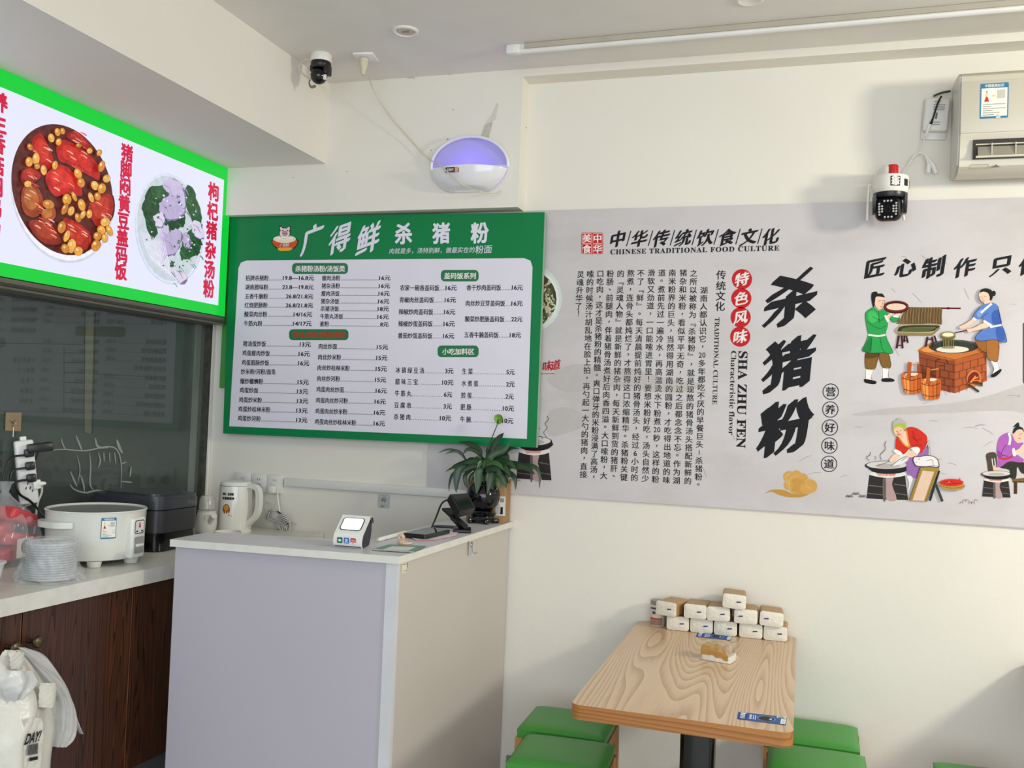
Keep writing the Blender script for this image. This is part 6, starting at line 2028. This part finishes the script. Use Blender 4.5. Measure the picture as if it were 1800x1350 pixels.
for k, (x, y) in enumerate([(-.012, .030), (0, .030), (.012, .030), (-.010, -.030), (.002, -.030), (.014, -.030), (-.030, .020), (-.030, .010), (-.030, .0), (-.030, -.010), (-.029, -.020), (-.020, .011), (-.020, .001), (-.020, -.009), (.030, .020), (.030, .010), (.030, 0), (.030, -.010), (.029, -.020), (.020, .010), (.020, .0), (.020, -.010)]):
    mb = MB()
    mb.lvl = 6
    mb.fill(hs, ellipse(x, y, .0038, .0038, 12), LE)
    mb.build('led', t)
# panels on the collar


def cpanel(az, w_, h_, z_, nm, col, dots=False, lab=None):
    s = (lambda x, y: Vector((wc.x + .0672 * cos(az + x / .067), wy + .0672 * sin(az + x / .067), z_ + y)), Vector((cos(az), sin(az), 0)))
    mb = MB()
    mb.fill(s, rrect(-w_ / 2, -h_ / 2, w_ / 2, h_ / 2, .002, 3), pr(col))
    if dots:
        for i in (-1, 0, 1):
            for j in (-1, 0, 1):
                mb.fill(s, ellipse(i * .011, j * .011, .004, .004, 12), pr((226, 216, 220)))
    mb.build(nm, t, label=lab)


cpanel(radians(-78), .036, .037, Zt(325), 'led_panel', (30, 26, 32), True, 'small black panel of nine lamps')
cpanel(radians(-38), .022, .026, Zt(326), 'sensor_window', (44, 42, 52))
cpanel(radians(-2), .016, .03, Zt(326), 'sensor_window', (60, 56, 52))
for x0, y0, x1, y1, dy in ((1527, 325, 1524, 388, .0), (1583, 352, 1589, 387, .03)):
    a, b_ = ony(x0, y0, wy + dy), ony(x1, y1, wy + dy)
    MB().tube([a, a + (b_ - a) * .15, b_], [.0045, .0055, .0048], M_cam, 10).build('antenna', t)
mb = MB()
s_ = ony(1528, 325, wy)
mb.tube([s_, Vector((wc.x - .064, wy, s_.z - .004))], .004, M_cam, 8)
mb.build('antenna_mount', t)

# ================================================================== dining table and stools
W_ASH = woodmat('ash_laminate', (214, 186, 154), (180, 148, 114), axis='Y', distort=8.5, rough=.3, stretch=.10, big=3.0)
W_EDGE = woodmat('oak_edge_band', (178, 118, 58), (140, 88, 40), axis='X', distort=1.3, rough=.4, stretch=.06, big=9)
W_LEG = woodmat('stool_wood', (196, 138, 76), (164, 106, 52), axis='Z', distort=1., rough=.45, stretch=.08, big=8)


def table(x0, x1, y0, y1, label, grp):
    cx_, cy_ = (x0 + x1) / 2, (y0 + y1) / 2
    t = thing('dining_table', label, 'table', (cx_, cy_, 0), 0, grp)
    pts = [Vector((q[0], q[1], .75)) for q in rrect(x0, y0, x1, y1, .032, 6)]
    mb = MB()
    mb.add(pts, [list(range(len(pts)))], W_ASH)
    mb.add([q - Vector((0, 0, .042)) for q in pts], [list(range(len(pts)))[::-1]], W_EDGE)
    n = len(pts)
    mb.add(pts + [q - Vector((0, 0, .042)) for q in pts], [(i, i + n, (i + 1) % n + n, (i + 1) % n) for i in range(n)], W_EDGE)
    mb.build('table_top', t, smooth=30)
    MB().box((cx_, cy_ + .02, .37), (.115, .115, .66), M_gloss_black, bev=.022, seg=4).build('pedestal', t)
    MB().box((cx_, cy_ + .02, .703), (.40, .55, .008), M_black).build('top_bracket', t)
    MB().box((cx_, cy_ + .02, .02), (.44, .70, .04), M_black, bev=.012).build('base_plate', t)
    return t


table(-.628, -.003, 2.702, 3.904, 'light ash-topped table with tissue packs stacked at its wall end', 'dining tables')
table(.806, 1.43, 2.702, 3.904, 'second ash-topped table just beyond the right edge of the picture', 'dining tables')

M_seat = mat('green_vinyl', (64, 146, 56), .42, noise=.05, scale=5, bump=.05, bscale=200)


def make_stool(w_, d_):
    t = thing('stool', '', 'stool', (0, 0, 0))
    INV[t.name] = Matrix.Identity(4)
    mb = MB()
    nu2 = 26

    def top(u, v):
        x, y = (u - .5) * w_, (v - .5) * d_
        ex = 1 - abs(2 * u - 1) ** 7
        ey = 1 - abs(2 * v - 1) ** 7
        return Vector((x, y, .432 + .016 * (max(0, ex) * max(0, ey)) ** .5 + .005 * sin(pi * u) * sin(pi * v)))
    mb.grid(top, nu2, nu2, M_seat)
    P = [(-w_ / 2, -d_ / 2), (w_ / 2, -d_ / 2), (w_ / 2, d_ / 2), (-w_ / 2, d_ / 2)]
    mb.add([Vector((x, y, .433)) for x, y in P] + [Vector((x * .985, y * .985, .402)) for x, y in P], [(i, i + 4, (i + 1) % 4 + 4, (i + 1) % 4) for i in range(4)] + [(4, 5, 6, 7)], M_seat)
    mb.build('seat', t, local=True, smooth=50)
    for sx_ in (-1, 1):
        for sy_ in (-1, 1):
            x, y = sx_ * (w_ / 2 - .008), sy_ * (d_ / 2 - .016)
            MB().prism([(x - .014, y - .016, .402), (x + .014, y - .016, .402), (x + .014, y + .016, .402), (x - .014, y + .016, .402)], (sx_ * .006, sy_ * .004, -.402), W_LEG).build('leg', t, local=True)
    for sy_ in (-1, 1):
        MB().span(-w_ / 2 + .02, w_ / 2 - .02, sy_ * (d_ / 2 - .016) - .009, sy_ * (d_ / 2 - .016) + .009, .358, .400, W_LEG).build('rail', t, local=True)
    for sx_ in (-1, 1):
        MB().span(sx_ * (w_ / 2 - .008) - .009, sx_ * (w_ / 2 - .008) + .009, -d_ / 2 + .03, d_ / 2 - .03, .358, .400, W_LEG).build('rail', t, local=True)
    return t


st0 = make_stool(.325, .285)
for i, (x, y, rz, lab) in enumerate(((-.812, 3.485, 1, 'green-seated wooden stool left of the table, nearer the wall'), (-.755, 3.165, 3, 'green-seated wooden stool left of the table, in front of the other one'), (.065, 3.745, -1, 'green-seated stool right of the table, against the wall'), (.075, 3.42, 0, 'green-seated stool right of the table, in front of another stool'), (.625, 3.46, 0, 'green-seated stool at the bottom right corner of the picture'))):
    o = st0 if i == 0 else copy_tree(st0)
    o.location = (x, y, 0)
    o.rotation_euler = (0, 0, radians(rz))
    tag(o, lab, 'stool', 'green stools by the tables')

# table stickers
ts = zsurf(.7502)


def sticker(q, label):
    """q: four pixel corners, clockwise from the back left"""
    A, B, Cc, Dd = [onz(x, y, .7503) for x, y in q]
    s = (lambda x, y: A * (1 - x) * (1 - y) + B * x * (1 - y) + Cc * x * y + Dd * (1 - x) * y, Vector((0, 0, 1)))
    mb = MB()
    BL, BD, W_ = pr((62, 96, 166)), pr((44, 62, 158)), pr((226, 234, 236))
    mb.fill(s, [(0, .05), (.02, 0), (1, 0), (1, .96), (.98, 1), (.02, 1), (0, .94)], BL)
    mb.fill(s, [(.01, .05), (.20, .05), (.19, .97), (.01, .97)], BD)
    mb.fill(s, [(.04, .06), (.18, .06), (.14, .24), (.06, .22)], W_)
    for k in range(3):
        mb.fill(s, [(.05, .32 + k * .2), (.15, .32 + k * .2), (.15, .45 + k * .2), (.05, .45 + k * .2)], pr(((226, 234, 236), (206, 214, 150), (200, 210, 226))[k]))
    for k in range(3):
        mb.fill(s, [(.24, .22 + k * .22), (.29, .22 + k * .22), (.29, .36 + k * .22), (.24, .36 + k * .22)], W_)
    mb.stroke(s, [(.325, .24), (.365, .24), (.365, .82), (.325, .82)], .016, W_, closed=True)
    mb.fill(s, ellipse(.59, .52, .19, .36, 28), pr((120, 156, 186)))
    mb.fill(s, ellipse(.59, .53, .165, .31, 28), pr((54, 52, 56)))
    mb.fill(s, [(.64, .62), (.67, .42), (.70, .45), (.71, .64)], pr((200, 196, 186)))
    mb.fill(s, [(.79, .03), (.99, .04), (.99, .28), (.79, .28)], pr((206, 220, 216)))
    mb.fill(s, [(.82, .09), (.93, .09), (.93, .24), (.82, .24)], pr((120, 136, 120)))
    mb.fill(s, [(.885, .34), (.995, .34), (.985, .97), (.885, .97)], W_)
    for k in range(4):
        mb.stroke(s, [(.91, .44 + k * .13), (.97, .44 + k * .13)], .022, pr((110, 110, 116)))
    mb.build('table_sticker', label=label, cat='sticker', group='blue table stickers')


sticker([(1298, 1251.5), (1384, 1261), (1381, 1275), (1296, 1264)], 'blue advertising sticker at the near right corner of the tabletop')
sticker([(1226, 1112), (1288, 1117), (1284, 1126), (1223, 1119.5)], 'blue advertising sticker on the tabletop in front of the stacked tissue packs')

# ================================================================== tissue packs
M_tis = mat('tissue_end', (226, 220, 204), .6, noise=.04, scale=20, bump=.4, bscale=60)
M_wrap = mat('kraft_wrap', (166, 130, 82), .42, noise=.06, scale=12)


def make_pack(L=.122):
    t = thing('tissue_pack', '', 'tissue pack', (0, 0, 0))
    INV[t.name] = Matrix.Identity(4)
    o = rrect(-.0445, 0, .0445, .056, .010, 4)
    n = len(o)
    # wrapped body
    V = [Vector((x, .004, z_)) for x, z_ in o] + [Vector((x, L - .006, z_)) for x, z_ in o] + [Vector((x * .95, L, .028 + (z_ - .028) * .92)) for x, z_ in o]
    Fc = []
    for r_ in range(2):
        Fc += [(r_ * n + i, (r_ + 1) * n + i, (r_ + 1) * n + (i + 1) % n, r_ * n + (i + 1) % n) for i in range(n)]
    Fc.append([2 * n + i for i in range(n)][::-1])
    MB().add(V, Fc, M_wrap).build('wrapper', t, local=True)
    # folded white end
    V = [Vector((x, .005, z_)) for x, z_ in o] + [Vector((x * .985, .0, .028 + (z_ - .028) * .97)) for x, z_ in o] + [Vector((x * .8, -.003, .028 + (z_ - .028) * .7)) for x, z_ in o] + [Vector((0, -.0035, .028))]
    Fc = []
    for r_ in range(2):
        Fc += [((r_) * n + i, r_ * n + (i + 1) % n, (r_ + 1) * n + (i + 1) % n, (r_ + 1) * n + i) for i in range(n)]
    Fc += [(2 * n + i, 2 * n + (i + 1) % n, 3 * n) for i in range(n)]
    MB().add(V, Fc, M_tis).build('folded_end', t, local=True, label='white folded end')
    s = (lambda x, y: Vector((x, -.0046, y)), Vector((0, -1, 0)))
    mb = MB()
    mb.fill(s, [(.008, .026), (.025, .0275), (.025, .0325), (.008, .031)], pr((60, 62, 120)))
    mb.build('blue_mark', t, local=True, label='tiny blue mark')
    return t


pk0 = make_pack()
sc = 3.913
pos = []
for i, (x0, y0, x1, y1) in enumerate(((750, 290, 908, 380), (911, 302, 1070, 398), (1075, 315, 1237, 413), (1248, 335, 1410, 433), (1416, 345, 1580, 448))):
    p = onz(980 + (x0 + x1) / 2 / sc, 1010 + y1 / sc, .75)
    pos.append((p.x, min(p.y + .001, 3.795), .7505, 0, 0, 0, ('first from the left in the bottom row of stacked tissue packs', 'second from the left in the bottom row of stacked tissue packs', 'middle pack of the bottom row of stacked tissue packs', 'fourth from the left in the bottom row of stacked tissue packs', 'rightmost pack in the bottom row of stacked tissue packs')[i]))
for i, (x0, y0, x1, y1, rz, ry) in enumerate(((672, 195, 815, 283, -20, 0), (865, 200, 1025, 295, -3, 0), (1027, 218, 1187, 308, 0, -2), (1210, 240, 1378, 332, 2, 0), (1388, 250, 1550, 340, 3, 3))):
    y = 3.778
    p = ony(980 + (x0 + x1) / 2 / sc, 1010 + y1 / sc, y)
    pos.append((p.x, y, .807, rz, ry, i > 2, ('leftmost pack of the second row, turned and overhanging by the tin', 'second pack from the left in the second row of tissue packs', 'middle pack of the second row, under the single top pack', 'fourth pack in the second row, its mark at the left', 'rightmost pack in the second row of tissue packs')[i]))
p = ony(980 + 1212 / sc, 1010 + 228 / sc, 3.76)
pos.append((p.x, 3.765, .8635, 4, 3, 0, 'single tissue pack on the very top of the stack'))
for i, (x, y, z_, rz, ry, fl_, lab) in enumerate(pos):
    o = pk0 if i == 0 else copy_tree(pk0)
    o.location = (x, y, z_)
    o.rotation_euler = (0, radians(ry), radians(rz))
    if fl_:
        for ch in o.children:
            if ch.name.startswith('blue_mark'):
                ch.location.x = -.036
    tag(o, ('white-ended kraft tissue pack, ' + lab), 'tissue pack', 'stacked tissue packs')

# opened pack on the table
a, b_, c = onz(1232, 1159, .7503), onz(1284, 1168, .7503), onz(1304, 1157, .7503)
u = (b_ - a).normalized()
v = Vector((-u.y, u.x, 0))
t = thing('opened_tissue_pack', 'opened kraft tissue pack with torn clear film lying alone on the table', 'tissue pack', (a.x, a.y, .7503), math.atan2(u.y, u.x))
L_, W_, H_ = .105, .075, .048
fr = lambda x, y, z_: a + u * x + v * y + Vector((0, 0, z_))
mb = MB()
mb.prism([fr(q[0], q[1], .001) for q in rrect(0, 0, L_, W_, .008, 3)], (0, 0, .022), M_tis, M_tis)
mb.build('tissue_block', t, label='white tissues')
mb = MB()


def wr(uu, vv):
    x = -.001 + uu * (L_ * .93)
    s_ = vv
    if s_ < .22:
        y, z_ = -.0015, .018 + (H_ - .020) * s_ / .22
    elif s_ > .78:
        y, z_ = W_ + .0015, .018 + (H_ - .020) * (1 - s_) / .22
    else:
        k = (s_ - .22) / .56
        y, z_ = W_ * k, H_ - .002 + .004 * sin(pi * k)
    z_ -= .016 * max(0, uu - .45) * 1.8 * (1 if s_ > .1 else .4)
    z_ += .0025 * sin(uu * 19 + vv * 9) * (uu > .3) + .002 * sin(vv * 21 + uu * 5)
    return fr(x, y, z_)


mb.grid(wr, 26, 26, mat('gold_kraft_wrap', (176, 132, 64), .3, noise=.1, scale=25, coat=.3))
mb.build('wrapper', t, smooth=50, label='gold-brown wrapper, torn open')
mb = MB()
mb.grid(lambda uu, vv: fr(L_ * (.78 + .32 * uu), W_ * (vv * 1.1 - .05), .006 + (.040 + .006 * sin(vv * 17)) * (1 - uu) + .004 * sin(uu * 13 + vv * 21)), 16, 20, M_film)
mb.grid(lambda uu, vv: fr(L_ * (.35 + .6 * uu), W_ * (vv * .8 + .1), .047 + .006 * sin(uu * 9 + vv * 5) + .012 * uu * (1 - vv)), 14, 14, M_film)
mb.build('torn_film', t, smooth=60)
# tin by the packs
tx, ty = -.545, 3.862
t = thing('spice_tin', 'small round grey-capped tin beside the tissue packs against the wall', 'tin', (tx, ty, .7503))
MB().lathe([(.030, 0), (.031, .002), (.031, .082), (.030, .084)], (tx, ty, .7503), mat('tin_label_cream', (206, 196, 182), .4, noise=.05), 32).build('tin_body', t)
MB().lathe([(.031, .084), (.0315, .086), (.0315, .098), (.029, .101), (0, .101)], (tx, ty, .7503), mat('tin_cap_grey', (136, 134, 132), .4), 32).build('tin_cap', t)


def tinl(mb, s):
    mb.fill(s, [(-.5, -.5), (.5, -.5), (.5, -.12), (-.5, -.12)], pr((150, 122, 104)))
    mb.fill(s, [(-.5, -.20), (.5, -.20), (.5, -.14), (-.5, -.14)], pr((196, 66, 50)))
    mb.fill(s, [(-.5, .30), (.1, .30), (.1, .40), (-.5, .40)], pr((90, 84, 80)))
    mb.fill(s, [(-.3, .06), (-.05, .06), (-.05, .2), (-.3, .2)], pr((90, 84, 80)))


cyl_label(t, t, Vector((tx, ty, .7503)), .0312, radians(-96), .043, .055, .078, tinl, 'tin_label', 'cream and brown label with a red line')

# ================================================================== power strip on the glass
gx = LW + .004
h0 = onx(23, 741, gx)
hook_t = thing('brown_hook', 'tan adhesive hook pad on the smoky glass above the power strip', 'hook', (gx, h0.y, h0.z))
s = xsurf(gx)
MB().prism([s[0](*q) for q in ((10, 725), (37.5, 725), (36, 758), (9, 757))], (.0015, 0, 0), mat('tan_pad', (150, 128, 98), .5)).build('hook_pad', hook_t)
mb = MB()
mb.tube([onx(23, 744, gx + .004), onx(21, 739, gx + .012), onx(26, 738, gx + .014), onx(28, 745, gx + .014), onx(23, 750, gx + .012)], .0022, M_metal, 8, 4)
mb.tube([onx(24, 748, gx + .010), onx(23, 768, gx + .012)], .0012, M_plastic, 6)
mb.build('steel_hook', hook_t)
q0, q1, q2, q3 = onx(14, 777, gx), onx(49, 770, gx), onx(57, 880, gx), onx(24, 886, gx)
t = thing('power_strip', 'white power strip hanging on the smoky glass with black and white plugs', 'power strip', tuple((q2 + q3) / 2))
dn = ((q3 - q0) + (q2 - q1)).normalized()
ac = Vector((1, 0, 0)).cross(dn).normalized()
if ac.y < 0:
    ac = -ac
Ls = ((q3 - q0).length + (q2 - q1).length) / 2 * 1.0
ctr = (q0 + q1 + q2 + q3) / 4
nf = Vector((.80, -.60, 0))
dn = (dn - nf * dn.dot(nf)).normalized()
ac = nf.cross(dn).normalized()
if ac.y < 0:
    ac = -ac
Rm = Matrix((nf, ac, -dn)).transposed()
Ws = .064
ctr += Vector((.022, 0, 0))
MB().box(ctr + nf * .018, (.034, Ws, Ls), M_plastic, Rm, bev=.008, seg=3).build('strip_body', t)
MB().box(ctr + nf * .018 - dn * (Ls / 2 + .006), (.014, .022, .016), M_plastic, Rm, bev=.003).build('hanging_lug', t)
F_ = lambda u_, v_, d_=0.: ctr + nf * (.036 + d_) + ac * (u_ * Ws) + dn * (v_ * Ls)
s = (lambda x, y: F_(x, -y), nf)
mb = MB()
K = pr((60, 60, 60))
for v_ in (.26,):
    for u_, a_ in ((-.16, .0), (.06, .0), (-.05, .07), (.16, -.05)):
        mb.stroke(s, [(u_, -v_ + a_), (u_ + .07, -v_ + a_ + .03)], .03, K)
mb.build('socket_slots', t)
for k, v_ in enumerate((-.30, -.10, .09)):
    mb = MB()
    mb.box(F_(.16, v_, .014), (.026, .032, .030), M_black, Rm, bev=.006)
    mb.build('black_plug', t)
MB().box(F_(.75, -.37, .018), (.04, .085, .032), M_black, Rm, bev=.005).build('black_adapter', t)
mb = MB()
mb.box(F_(.42, .20, .008), (.022, .026, .034), M_plastic, Rm, bev=.004)
mb.tube([F_(.5, .20, .012), F_(.85, .20, .014)], [.011, .006], M_plastic, 10)
mb.build('white_plug', t)
for pts, r_, m__ in (([F_(.0, -.28, .02), onx(18, 806, gx + .05), onx(8, 835, gx + .05), onx(1, 862, gx + .05), onx(-12, 900, gx + .05)], .0042, M_black), ([F_(.0, -.08, .02), onx(22, 828, gx + .05), onx(18, 850, gx + .05), onx(18, 880, gx + .04), onx(14, 920, gx + .04)], .0042, M_black), ([F_(.05, .11, .02), onx(29, 848, gx + .06), onx(34, 868, gx + .06), onx(52, 880, gx + .06), onx(66, 894, gx + .07), onx(78, 908, gx + .09)], .0046, M_black),
                        ([F_(.85, .20, .014), onx(74, 852, gx + .02), onx(73, 866, gx + .02), onx(66, 885, gx + .02), onx(63, 910, gx + .02), onx(58, 950, gx + .02)], .004, M_plastic), ([F_(.7, -.33, .01), onx(58, 820, gx + .012), onx(57, 840, gx + .012), onx(52, 880, gx + .012), onx(47, 905, gx + .012), onx(46, 940, gx + .012)], .0022, M_black), ([F_(.1, .5, -.01), onx(40, 895, gx + .012), onx(40, 930, gx + .012)], .004, M_sock)):
    MB().tube(pts, r_, m__, 8, 5).build('plug_cord', t)

# specks and hairline cracks where the upper wall meets the ceiling
mb = MB()
sfl = ysurf(3.8195)
CR = pr((150, 142, 122))
for pts, w_ in (([(600, 143), (628, 142), (645, 141), (668, 140)], 1.2), ([(716, 137), (728, 137), (730, 139)], 1.), ([(778, 130), (790, 131), (800, 129)], 1.4)):
    mb.stroke(sfl, pts, w_, CR, taper=True)
for x, y, r_ in ((604, 142, 1.6), (670, 132, 1.4), (688, 127, 1.4), (797, 193, 1.), (758, 264, 1.), (787, 245, 1.2), (812, 243, 1.4), (824, 241, 1.6), (819, 246, 1.2), (759, 283, 1.2), (610, 302, .9), (516, 312, .9), (925, 225, 1.)):
    mb.fill(sfl, ellipse(x, y, r_, r_ * .8, 8), pr((96, 86, 70)))
mb.build('dirt_specks', bpy.data.objects['trim_1'], kind='stuff')
